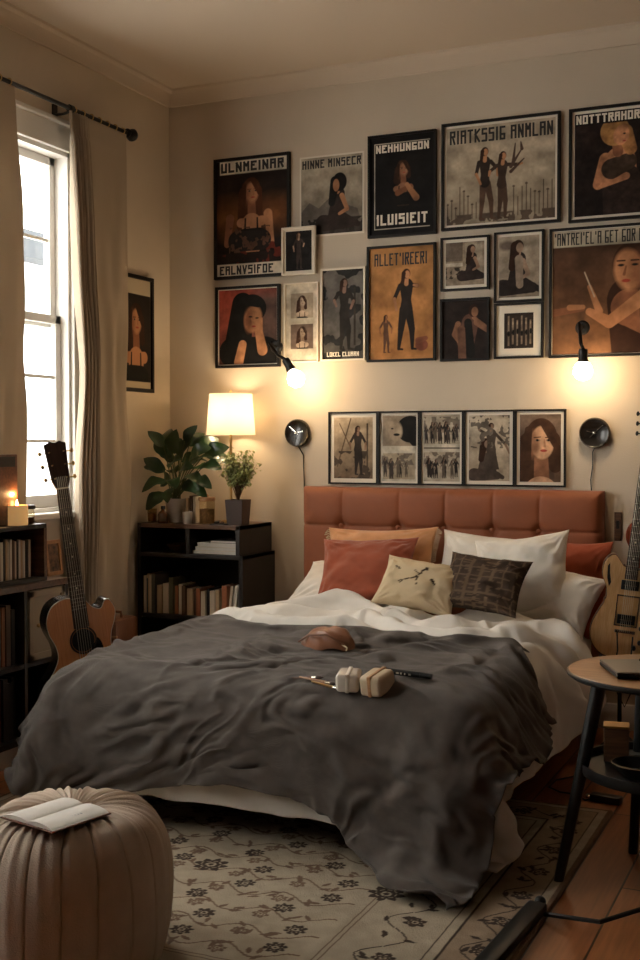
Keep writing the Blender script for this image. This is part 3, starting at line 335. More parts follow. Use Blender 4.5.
-1,1,1,0,2,-1,-2,0,1,0,-1,1,0,0,-1,0,18,-2,-2,1,4,1,-3,1,-4,-6,7,4,-1,1,-2,-2,1,2,2,1,-2,0,1,1,-1,0,-1,0,0,0,0,1,-1,0,1,-1,-2,-2,3,1,1,0,-1,0,0,0,1,1,-2,-2,0,1,2,1,0,-4,1,2,0,-2,-1,-3,2,4,17,1,-1,-3,1,6,3,-3,-1,-2,-10,-4,2,4,7,6,2,-2,-2,-2,0,0,2,0,0,0,-1,0,0,-1,0,0,1,0,-1,-2,0,4,0,-1,-2,0,0,-4,2,2,-1,-1,-1,3,1,-2,0,3,2,0,-9,-6,1,2,1,6,3,-2,7,9,4,-2,-6,0,10,4,-1,-2,-1,-2,2,1,1,-1,-4,-1,-1,0,-2,-1,-2,-3,2,3,1,1,0,2,0,-1,-1,-1,-1,3,5,-1,-2,-2,-2,-1,-3,2,-1,2,3,0,1,-1,1,0,-3,1,2,2,2,-2,-2,-1,2,1,-1,-1,16,-6,4,3,1,-9,-1,11,5,1,-1,2,1,-6,-5,-1,3,-2,-1,-1,1,-1,-4,2,0,1,1,-1,1,-1,0,-1,1,2,4,2,-3,-3,-5,1,4,2,
2,0,-2,-3,-1,4,2,0,-1,1,0,-5,2,-1,3,4,2,0,2,1,0,-1,26,-8,-5,2,2,2,-12,-2,12,2,2,0,-1,2,0,-2,-2,0,0,1,0,1,0,2,1,-3,-3,-2,-2,0,1,5,4,0,-2,-4,-7,-4,3,9,6,-1,1,2,-1,-4,-3,-1,3,-1,-1,0,1,0,-6,6,1,0,-1,2,-5,-1,1,0,25,-1,-4,-2,-2,2,1,-11,-9,12,11,2,-3,-1,-7,2,3,3,1,-2,0,-1,-1,-2,3,3,-5,1,0,-1,-1,1,2,1,-4,-9,-1,8,13,-5,-11,2,4,2,5,1,-3,-5,-3,4,0,0,0,-1,0,-4,-3,-3,1,0,3,2,1,3,12,8,-2,2,2,-4,1,1,-4,-10,-6,2,2,2,9,5,2,-3,-2,0,-1,1,1,-2,-7,1,11,-6,0,2,3,2,-3,-6,-7,6,8,-2,-9,-5,11,3,3,-4,-4,3,5,-2,-3,-5,7,-1,-5,-3,0,4,5,1,-1,1,2,0,-2,-3,15,-3,6,1,2,2,-2,-2,2,0,0,-3,0,2,0,-4,-7,3,3,3,3,-1,0,-2,0,-2,-2,9,-3,1,1,-5,-13,3,9,3,
3,-1,-5,-1,11,3,-9,2,-2,-3,0,4,-3,-2,-12,9,5,3,-1,-7,2,6,2,-1,-1,-3,-2,-4,22,-6,3,0,0,2,2,1,-1,0,1,4,-2,-9,-6,0,8,3,-3,1,5,1,0,-1,-2,-3,-2,-1,3,-3,-7,-1,13,-1,-4,-3,-6,8,-2,13,-10,-4,5,0,4,-1,-4,-1,3,-1,3,-16,9,4,1,1,-5,-4,4,-5,-6,1,1,2,23,-4,-5,2,1,2,2,3,1,1,0,-6,-6,3,1,3,2,-4,2,-3,-5,3,5,4,1,-2,-3,-3,1,1,5,1,-5,-5,0,2,4,-4,10,-5,-6,-2,1,2,-5,5,1,-2,0,2,-1,3,-14,7,3,2,1,0,-5,0,0,-4,0,4,18,5,-6,-4,1,3,2,-3,-1,-2,-1,5,4,-3,2,2,-5,2,1,0,-2,-2,-1,2,2,2,0,-2,-1,2,-1,-2,-3,2,3,6,2,-1,-5,-8,-5,-3,1,3,7,-6,4,3,2,-2,-3,4,0,-9,7,4,0,-1,-3,2,1,1,0,0,14,4,0,-2,-4,-2,1,2,4,5,2,-3,-5,1,3,-2,3,1,0,0,0,-2,-1,-2,0,1,2,1,-2,-4,
-3,-1,2,6,5,-1,-1,-4,-5,2,2,0,-5,-5,3,7,-4,2,2,-1,0,-3,5,-1,-6,0,0,1,1,1,2,2,1,0,15,-7,10,-1,0,-2,-2,3,0,-3,-3,0,4,6,-1,-3,-2,-1,0,-1,0,0,0,0,2,1,1,1,1,-1,0,-1,3,-1,1,-1,-3,-6,2,3,3,2,0,-1,-7,5,4,-6,-1,6,3,-3,-4,0,0,-3,1,1,3,1,3,1,2,0,4,7,0,7,2,1,-2,-1,-2,0,1,1,5,-3,-3,-1,0,0,1,0,-1,0,-3,-1,1,-6,-1,4,4,3,2,2,-4,2,-1,-6,-5,6,5,4,1,-2,-2,0,0,-8,6,4,-5,-5,5,6,0,-3,-2,1,0,0,-1,0,-2,0,-2,1,16,2,-1,0,4,2,2,2,3,2,0,-3,-12,-1,2,2,0,0,-1,1,0,0,1,0,-5,5,2,0,-2,-1,0,-5,4,-2,-8,3,5,3,7,2,0,-2,-4,-4,1,-3,-8,8,4,0,-6,2,4,3,-1,0,0,-1,-1,-2,-4,-3,-2,-2,20,3,-2,-2,-2,2,5,-1,-19,-13,-3,12,12,1,6,3,1,0,-1,0,-2,0,0,1,
1,0,0,-2,0,-1,-7,4,2,-4,4,1,2,3,-8,-17,-4,11,13,2,-3,3,-4,-7,7,1,2,-3,1,2,1,-3,-3,0,2,1,2,-1,0,-1,19,1,3,-2,0,-2,0,-7,3,5,2,-4,2,2,-6,-3,-1,-5,-2,7,5,1,1,-1,-1,-1,-1,-1,-2,-2,5,4,-3,3,-1,-5,-4,-2,0,6,-3,-9,-3,16,5,1,2,-4,-6,6,0,-3,0,2,-1,2,2,1,-3,-1,2,2,1,2,19,1,1,2,1,1,-1,-1,3,-2,-2,-4,-2,2,-1,-3,-3,0,-1,-7,2,4,3,2,-1,-3,-4,0,2,6,5,0,1,-5,-5,2,5,3,2,1,-2,-2,-5,-6,6,3,3,2,-3,-3,1,2,-5,1,2,-3,-1,-1,-2,1,3,1,0,-2,21,-1,-1,1,-2,-3,-5,3,5,4,-1,-4,-4,-3,0,2,2,2,2,-2,-5,-4,1,4,3,0,2,1,2,1,0,-3,-6,-5,4,8,4,0,0,0,2,-3,-4,-9,-1,5,3,2,3,-1,0,1,-2,-8,-4,0,2,2,6,5,-1,-4,-8,-8,20,1,0,-2,-4,-2,-3,2,4,2,2,1,-1,-3,-1,-1,0,0,
0,0,0,0,-2,-3,1,3,2,2,0,4,-5,-8,-3,8,9,3,0,-2,-2,-1,1,1,-1,-3,-7,-3,1,1,3,4,4,6,1,-2,-6,-3,-1,1,2,1,0,0,-2,-4,19,2,1,-1,-1,-1,3,4,-2,-2,-3,-5,-2,0,2,4,2,1,-2,0,1,0,-1,-1,-1,2,1,-3,3,-5,-5,0,7,9,3,-3,-5,-1,-1,0,0,2,0,1,-3,-6,-3,2,1,3,-1,-15,2,1,15,-2,-12,-8,9,4,4,4,4,0,21,-4,2,2,2,-1,-2,-3,3,-2,-2,-8,0,3,2,1,2,5,8,7,4,3,1,1,-1,-4,-4,-4,-9,-7,3,6,0,-6,-7,-1,3,3,6,7,7,5,6,3,0,-5,-8,-10,-11,-13,-8,4,-2,3,-8,17,13,-11,-24,9,0,8,9,7,27,0,-1,0,1,8,7,11,12,2,-2,3,6,-5,-2,1,1,1,0,-1,-1,1,0,1,-2,-2,0,1,2,1,0,0,-1,0,-1,-1,0,1,0,0,0,0,-1,0,-1,-1,-1,1,1,0,1,3,0,-2,-2,-3,-6,-8,-11,-9,-5,3,-1,0,0,2,4,-5,3,5,5,-1,1,5,2,-1,
-3,3,-1,0,1,0,0,0,0,-1,1,0,1,0,-1,1,-1,0,0,-1,1,0,1,1,-1,-1,0,0,-1,0,1,-1,0,1,1,-1,-1,0,-1,0,0,0,-1,0,-1,-2,0,0,-5,-10,2,-1,-1,6,3,2,1,-2,0,5,-1,3,4,1,0,0,-1,0,-1,0,0,1,0,0,-1,0,1,1,1,-1,0,-1,-1,1,-1,0,0,1,0,0,-1,0,1,-1,0,0,1,0,-1,0,0,0,0,-1,0,-1,0,-1,-2,0,0,-2,0,-2,-8,-2,0,-4,10,12,0,-6,0,-1,2,3,3,2,0,0,0,-1,0,-1,0,0,1,-1,1,0,0,1,-1,0,-1,0,1,-1,1,0,-1,0,1,-1,1,0,-1,1,-1,1,0,-1,0,0,0,0,-1,-1,0,1,0,-2,-1,-1,-1,1,0,-2,1,-6,1,2,0,7,6,1,-3,-1,0,1,4,1,0,-2,2,1,-1,0,0,1,-1,1,-1,0,0,0,1,-1,1,-1,0,1,-1,0,1,-1,0,1,0,-1,1,0,1,0,-1,0,0,0,0,-1,0,-2,0,1,-1,-2,-1,-1,2,-1,-2,1,-3,-2,-1,7,-1,1,4,6,
0,-2,0,0,2,2,1,-1,2,-1,0,1,-1,0,0,0,1,0,0,0,0,0,-1,1,0,0,0,-1,0,0,0,0,0,1,0,1,1,-1,0,0,-1,-1,-1,0,1,-1,0,-1,-1,-1,-1,1,-1,0,0,-1,-2,0,7,2,-1,-1,1,3,-1,3,2,0,0,3,1,1,0,0,0,-1,1,0,0,0,0,-1,0,1,0,0,0,0,0,0,1,0,-1,0,0,0,0,1,0,-1,-1,2,-1,-1,1,0,-1,0,-1,1,-1,0,-2,-2,0,0,1,-1,0,0,0,-2,12,0,0,-2,-1,-1,8,0,-2,0,0,2,3,1,0,0,0,0,0,-1,1,0,-1,1,1,0,0,-1,0,-1,1,0,0,0,1,-1,0,-1,0,0,1,0,-1,-1,1,1,-1,-1,1,-1,-1,1,0,-1,-2,-1,1,0,-1,1,0,-1,-3,-3,11,-1,2,1,0,1,0,0,-1,0,0,1,3,3,0,0,0,0,0,0,0,0,0,-1,0,1,0,-1,0,0,0,0,0,2,-1,0,-1,1,0,-1,-1,0,2,-1,0,0,1,0,-2,0,0,-2,2,-3,-1,1,0,0,0,0,-2,-3,-3,-2,
4,4,0,2,0,1,0,0,2,-1,1,-1,3,3,-1,1,0,0,0,0,0,0,0,0,1,-1,-2,2,0,1,-1,0,0,-1,1,0,1,0,-1,0,0,1,-1,0,0,0,1,0,0,-1,0,0,-2,-1,-1,1,-1,1,-1,-3,-3,-3,-1,0,-3,1,2,1,3,2,1,3,1,2,-1,2,-1,0,3,-1,0,1,0,0,0,0,0,0,-2,0,3,-1,-1,0,0,0,0,1,-1,1,-1,0,1,-1,1,0,0,0,0,1,0,1,0,-1,0,1,-2,-1,0,-1,2,-3,-4,-3,-2,0,-1,0,-3,0,1,0,0,0,2,1,3,3,4,-1,-2,3,0,1,0,0,0,-1,0,0,0,0,0,1,0,-2,1,0,0,0,3,-2,-1,0,1,-1,2,-1,0,0,-1,0,2,-1,1,2,0,0,-1,0,-1,1,0,1,-3,-4,-3,-2,0,-1,0,0,-1,0,-1,1,1,0,0,1,0,1,1,1,1,1,0,0,2,0,-2,0,0,0,0,0,2,0,-4,3,-1,0,0,1,-3,1,2,0,0,2,-1,-1,0,-1,-1,1,0,3,-1,2,2,-2,0,0,0,1,1,-3,-5,-2,
-1,1,1,-1,0,-1,0,0,1,0,0,0,0,1,0,0,0,0,-1,1,0,-1,-1,1,3,-3,0,0,0,2,-2,-3,4,-1,0,0,0,0,-1,0,1,1,0,1,0,3,-5,0,1,0,1,-3,2,1,-3,3,2,0,1,0,-1,-3,0,0,0,0,-1,1,0,0,1,0,0,0,0,0,1,-1,1,0,-1,-1,1,-1,1,-1,-1,-2,0,4,-1,0,0,-1,-1,3,-3,1,1,0,0,-1,1,0,0,-1,0,-3,0,2,6,-5,1,0,-2,1,0,-1,0,2,1,1,0,0,-1,0,0,0,2,-1,0,0,0,0,0,0,0,0,0,1,-1,1,0,-1,0,1,-1,0,0,3,0,-2,-1,-1,1,0,0,-1,2,-2,6,0,-3,-1,-1,0,0,0,0,1,-2,3,-3,0,3,1,-3,0,0,0,0,-1,1,0,1,0,0,-1,1,0,0,1,0,0,0,0,0,0,1,0,0,0,-1,0,0,0,-1,1,0,1,2,-2,-1,-3,2,4,-3,0,0,0,0,0,0,2,-2,0,1,-1,0,1,0,-1,-1,1,4,-4,4,-1,-8,5,1,-1,0,0,0,0,-1,2,0,-2,
1,0,0,1,1,0,-1,0,0,0,0,0,0,0,0,0,1,0,0,-1,0,0,1,1,-1,-2,1,0,-2,2,1,-1,0,0,0,1,-1,-3,-2,0,2,2,1,1,2,-3,1,-2,2,5,-3,-8,3,0,2,0,0,1,-1,-1,2,-1,-1,1,-1,2,-1,1,-1,0,0,0,0,0,0,0,1,0,0,-1,0,0,0,1,0,0,0,0,-2,2,-1,0,2,-3,0,1,0,0,0,0,1,0,-1,0,1,0,-1,0,3,-3,-1,0,-1,3,-7,6,0,-1,0,1,0,-1,0,-1,2,-1,0,1,1,-1,0,0,1,-1,0,0,1,0,-1,-1,0,0,0,1,0,0,0,-1,1,-1,1,-3,0,2,0,2,-2,-2,2,2,-2,0,0,-1,3,1,-2,0,0,-1,0,-1,1,2,-2,0,0,-6,5,1,0,0,2,0,-2,0,-1,0,0,1,0,0,0,0,1,-1,-1,1,1,0,-1,-1,0,1,1,0,0,0,0,0,0,0,-1,1,-2,1,1,-1,0,-1,0,0,3,0,-2,0,0,0,0,5,-4,-2,0,1,0,-1,0,3,-2,0,-2,-1,3,0,0,3,1,-1,-2,-1,
0,0,0,0,0,1,-1,0,0,1,1,-1,-1,0,-1,1,0,0,1,1,0,-1,0,0,0,-1,0,0,1,0,-1,3,-3,-1,0,1,-2,3,-1,0,0,0,2,3,2,-7,-1,0,1,0,-3,1,3,-1,-1,1,0,0,3,0,-6,-1,4,0,0,0,0,0,0,-1,1,1,-1,0,-1,1,0,-1,0,0,1,0,1,-1,1,0,0,0,-1,1,0,0,-1,0,3,-2,-2,1,0,0,-1,0,1,0,0,0,-3,2,6,-2,-3,0,0,0,-2,1,0,1,0,0,1,2,-1,-6,1,2,1,1,-1,0,0,0,0,0,0,0,1,-1,0,-1,0,0,1,0,0,0,1,0,-1,1,-1,0,1,0,0,-1,1,0,-3,0,3,-1,0,0,0,-2,2,0,0,0,-3,-3,5,5,-3,-1,1,0,-2,0,1,0,0,0,-1,-2,-2,3,2,1,0,-1,0,0,0,0,0,0,0,0,0,0,0,0,0,1,0,0,-1,0,0,0,1,-1,1,0,-1,0,0,2,-1,-1,2,-3,1,0,0,0,0,-2,2,0,0,0,2,-8,1,4,2,-1,0,3,-3,0,0,0,1,0,-1,0,
0,1,0,0,-3,2,1,-1,0,0,0,0,1,-1,0,0,1,-1,0,0,0,0,1,0,2,-1,-1,1,0,-1,1,0,1,-1,-1,0,-2,3,-1,0,0,0,0,0,1,1,0,0,-2,-1,-3,5,-2,1,1,-1,0,1,0,-1,0,-1,1,0,0,0,1,-2,1,0,1,-1,0,0,0,0,0,1,1,-1,-1,1,0,0,0,0,0,0,1,1,-1,-1,-2,2,1,1,-1,-1,0,0,0,-1,1,2,-2,0,0,0,0,-1,2,-1,-2,2,-2,3,1,-1,-2,-2,3,2,-1,0,-2,1,0,0,0,0,-1,0,1,3,-2,-1,0,0,0,0,0,0,-1,3,1,0,-2,0,0,0,0,0,1,0,0,-2,0,0,1,0,0,0,0,0,0,0,3,-4,1,0,0,0,-1,0,-1,0,2,0,-1,2,3,-4,0,-1,4,-4,3,-1,-1,0,0,0,0,1,-1,0,4,-6,1,2,-1,0,0,0,0,-1,1,0,2,0,0,-1,0,0,0,0,2,-1,-1,0,0,-1,1,0,0,1,1,-1,0,2,-4,1,2,-1,-1,0,0,0,-1,1,0,0,0,1,2,-2,1,-2,-3,1,
1,2,-1,0,3,-3,0,0,1,4,-8,2,0,0,1,0,0,0,0,0,-1,-2,2,2,1,0,-1,0,0,1,2,0,0,0,-1,1,-2,1,0,0,-2,2,0,-2,-2,4,2,2,-3,-2,0,0,0,0,0,0,0,-3,7,2,-8,6,-4,2,-3,1,0,3,-2,0,0,-1,2,-6,3,1,0,0,0,0,0,0,0,0,0,1,-5,2,2,1,0,0,0,-1,2,1,1,0,-1,-2,0,-1,0,0,1,-1,-1,-2,4,0,-5,-2,8,0,-2,0,0,0,0,0,0,0,-1,-2,4,-5,7,-4,2,-2,3,-4,-1,5,-1,-1,-2,2,0,3,-1,-1,-1,0,0,0,0,0,1,0,1,-5,2,0,2,0,0,-1,3,0,0,2,-1,-1,-2,0,0,-1,1,-1,0,1,-1,-1,3,-1,-5,9,-3,-2,0,0,0,0,0,0,-2,0,0,2,-2,3,-2,0,0,0,1,-2,1,0,1,0,0,-2,6,-3,-1,0,0,0,0,1,-1,-1,2,1,-4,1,0,1,0,1,2,0,1,1,3,-3,-2,-1,0,0,0,0,0,1,-2,-1,0,1,3,-6,3,1,-1,0,0,0,0,1,
-6,3,2,0,-1,-1,0,1,0,1,0,1,-1,0,0,2,-2,-1,-1,1,2,-1,0,1,1,-2,1,0,-2,2,0,-1,-1,0,0,1,3,-1,1,0,2,3,-3,-3,0,0,-1,0,1,-2,5,0,-1,1,-4,-5,2,2,0,0,0,0,3,-7,0,3,1,0,0,2,-1,-1,0,0,-1,-1,1,1,0,1,4,-5,-3,2,1,2,-1,-1,0,3,-1,-1,-1,-1,2,0,0,-1,1,0,4,0,-1,0,1,2,4,-4,-3,0,-2,0,-1,-2,2,-4,0,0,1,4,4,-2,-1,-2,0,4,-5,-2,1,2,0,0,0,-1,1,1,-1,0,1,2,2,-1,-3,-3,4,5,-3,1,-3,0,1,-3,1,-1,-1,2,0,-2,1,0,0,0,1,1,8,0,-2,-2,-2,1,2,6,-3,-7,1,-2,-1,3,-7,9,7,1,0,-1,-6,-3,-2,0,3,-6,1,1,1,0,0,0,0,0,1,-2,1,3,6,-2,-7,-4,2,1,-4,3,6,3,2,-4,1,-5,-3,1,4,-1,0,0,-2,0,2,1,1,-1,7,2,1,-3,-4,-2,1,1,5,4,-7,-5,-1,1,9,4,-3,-2,-5,-6,-6,4,
4,2,-4,2,0,1,0,0,1,0,-1,1,-3,3,7,4,-7,-10,0,4,1,1,-1,-3,-1,4,4,4,-3,-2,-3,-1,0,4,0,1,-1,-1,-1,3,-2,-2,6,0,1,2,-1,-6,-2,0,1,4,8,3,1,0,-4,-7,-6,-3,-2,1,6,1,0,0,1,-1,0,0,-1,0,-1,1,0,-2,5,5,-2,-8,-8,6,8,4,1,3,-3,-7,-7,-7,-3,8,8,7,-7,-1,0,0,2,1,1,1,-1,-4,-2,1,5,-3,0,4,5,-2,-8,-1,-1,1,2,4,0,-6,-9,-6,1,10,11,7,2,1,1,2,-2,-1,-2,-2,-1,-2,-1,-1,2,2,0,-7,-10,-4,11,10,2,0,2,-1,1,0,-6,-6,-4,-8,6,9,6,-10,0,0,-1,-1,0,0,0,1,3,2,0,2,0,1,2,8,-2,-9,-2,-3,-3,-1,3,-11,1,7,13,10,3,-1,-1,-1,1,-1,-1,-1,1,1,1,0,-1,0,-3,-8,-7,-7,4,13,8,1,-2,-2,-3,-2,1,3,3,-8,-6,-3,-1,6,7,3,-10,-3,0,0,1,0,1,0,1,2,-7,8,1,0,2,1,9,-1,-10,-7,-2,2,-8,8,10,9,
3,-6,-4,-3,-2,-2,-4,0,5,4,3,4,2,1,-3,-7,-7,-4,-2,13,12,5,-4,-9,-11,-6,0,3,2,2,7,7,-3,-6,-9,-2,7,7,2,-6,-2,0,0,2,2,2,0,1,-8,3,5,-1,2,2,2,9,4,-7,-7,-4,6,14,5,-4,-11,-11,-6,-2,-1,-4,-6,-2,6,8,-1,4,3,-2,-7,-6,-1,10,17,11,2,-9,-19,-14,-4,3,4,1,5,6,5,9,8,-5,-13,-8,0,4,8,7,0,0,1,0,1,1,0,-2,1,-5,4,-1,-2,3,2,2,7,11,3,-1,3,-2,-10,-14,-13,-6,1,3,1,0,1,-3,-6,1,9,-8,0,-2,0,6,10,16,10,-4,-13,-28,-10,12,18,8,-7,-7,-7,0,8,10,12,7,-9,-17,-11,0,4,8,9,4,2,1,0,0,0,-1,8,-5,-4,1,-3,-3,3,2,2,1,4,1,-5,-8,-13,-5,0,6,6,5,8,-4,0,6,-4,-11,-5,7,-8,2,11,11,16,5,-13,-19,-17,-1,19,21,2,0,6,-11,-14,-9,-6,5,11,13,8,-11,-10,2,-5,-7,2,6,2,1,0,-1,-2,-2,13,-7,-7,1,1,-4,-3,1,0,0,
-3,-1,-9,-11,6,10,12,10,10,2,-14,1,-2,-7,1,4,-8,-4,9,9,11,11,-4,-21,-22,-12,4,26,22,-1,4,-2,-5,2,-9,-9,-12,-11,3,14,10,9,-11,-11,5,0,-6,-4,4,-2,-1,0,-1,0,10,-2,-2,-3,-3,0,-3,-3,-2,-2,0,-7,-4,13,16,11,3,1,-4,-1,4,-1,-3,-5,-5,-5,4,3,2,6,3,-4,-13,-18,-7,8,16,17,-6,-12,-8,-3,5,9,14,-6,-5,-14,-12,4,14,6,5,-4,-6,0,2,-5,-6,1,-1,-3,0,0,4,3,1,-2,-2,-3,-3,-4,-2,-1,-1,7,8,10,5,-2,0,-8,-7,-2,5,4,5,3,-1,-3,0,0,-1,-5,-6,-10,-10,1,12,14,6,-8,-10,-11,-7,-3,0,9,18,14,-3,-8,-14,-12,3,16,9,0,-4,-2,-2,0,-3,-2,0,1,0,0,-1,4,0,3,2,0,-2,-6,-3,4,3,1,11,0,-8,-4,-7,-4,-3,-1,1,5,7,6,5,2,-3,-7,-8,-8,-9,-5,6,18,17,6,-7,-17,-13,0,-1,-2,-4,0,5,18,11,1,-14,-15,-6,5,13,9,6,1,-3,0,-2,-2,-1,0,0,0,1,-3,1,0,
3,4,3,2,0,0,3,4,-6,-10,-12,-9,-3,0,0,1,1,2,2,4,7,3,-1,-3,-4,-4,-5,1,16,20,3,-12,-17,-10,1,5,5,1,1,-6,-6,6,12,14,1,-12,-12,-8,0,8,8,7,5,0,0,-1,-2,-1,0,0,-16,11,3,-1,-1,2,4,5,0,-1,-2,-5,-3,-12,-4,-2,2,3,5,-1,-2,-2,-1,0,1,-3,0,0,3,3,6,11,17,-4,-17,-16,-5,10,12,-3,1,1,0,1,-6,-10,8,6,15,4,-10,-8,-3,-7,3,6,3,3,1,2,1,1,1,0,-12,5,5,1,-3,-2,0,3,3,-7,-4,-2,-8,5,6,7,2,-1,-3,1,-2,-1,-1,-2,-7,8,-2,4,4,4,9,15,-9,-25,-15,2,13,15,-9,5,-1,0,-2,-1,3,-10,-7,12,4,4,9,-6,-10,9,-10,-3,1,1,3,3,4,1,1,1,-3,-6,2,3,3,-2,-4,-3,-15,1,2,4,14,21,-4,-4,-2,-1,-1,-3,2,-3,-1,-1,2,-6,7,-1,4,9,11,-12,-28,-12,10,15,10,-2,14,6,0,-3,-10,-11,-6,6,-10,-7,13,13,-5,-2,-3,-2,6,-11,-4,-2,2,3,4,6,
0,-1,1,-6,-4,2,1,0,0,-5,7,6,0,1,6,2,9,4,1,3,-1,-6,-9,-4,-3,0,0,2,-1,7,6,2,-13,-23,-10,13,19,13,3,-4,-6,-4,2,6,5,-7,-12,-7,4,-7,-6,6,17,8,-2,-15,-2,6,-2,-1,1,3,0,-1,0,0,1,-2,-4,-4,-1,2,1,0,10,1,3,4,-3,-8,5,3,4,3,2,4,2,-1,-1,-1,1,1,2,2,-4,-14,-20,-7,14,19,9,-6,-14,-10,-7,-1,1,11,16,8,-5,-11,-6,2,-7,-6,3,13,14,2,-10,-3,1,4,2,0,-4,-6,-2,0,-1,2,-2,-2,-1,1,1,7,0,-1,-3,-8,-7,-5,0,3,4,2,7,9,10,8,3,-1,-3,0,-1,-5,-11,-15,-3,15,17,5,-11,-16,-9,-4,-1,1,2,2,10,17,9,-5,-10,-5,0,-8,-9,4,9,13,7,2,-1,-2,-5,-7,-3,-2,-3,-4,1,-1,1,0,1,0,1,0,-1,-2,1,-3,-5,-5,-6,-2,0,0,2,5,10,13,8,4,1,-5,-8,-15,-12,5,18,16,4,-12,-19,-9,2,4,5,4,-4,-6,0,12,15,6,-2,-6,-5,-2,-3,-14,0,6,8,4,
1,-2,-2,-2,-1,0,-1,-2,-2,2,0,1,0,0,0,1,-2,0,1,9,3,-1,-3,-8,-8,-3,-4,6,3,2,4,3,-1,-5,-10,-8,8,19,14,1,-12,-16,-4,7,2,5,-1,3,0,-8,-10,2,11,16,6,-2,-3,-5,-14,-7,-11,-4,-2,9,8,10,2,-1,0,0,2,0,-6,5,1,1,-1,0,0,0,5,2,3,-8,-5,0,2,4,1,-4,-6,-17,-16,-14,-10,-5,1,8,16,21,8,-8,-15,-13,-4,11,17,13,13,3,2,-9,-2,-1,-10,-22,-16,-4,7,9,6,8,15,10,3,-4,0,-14,-2,5,11,9,-3,1,2,2,
])
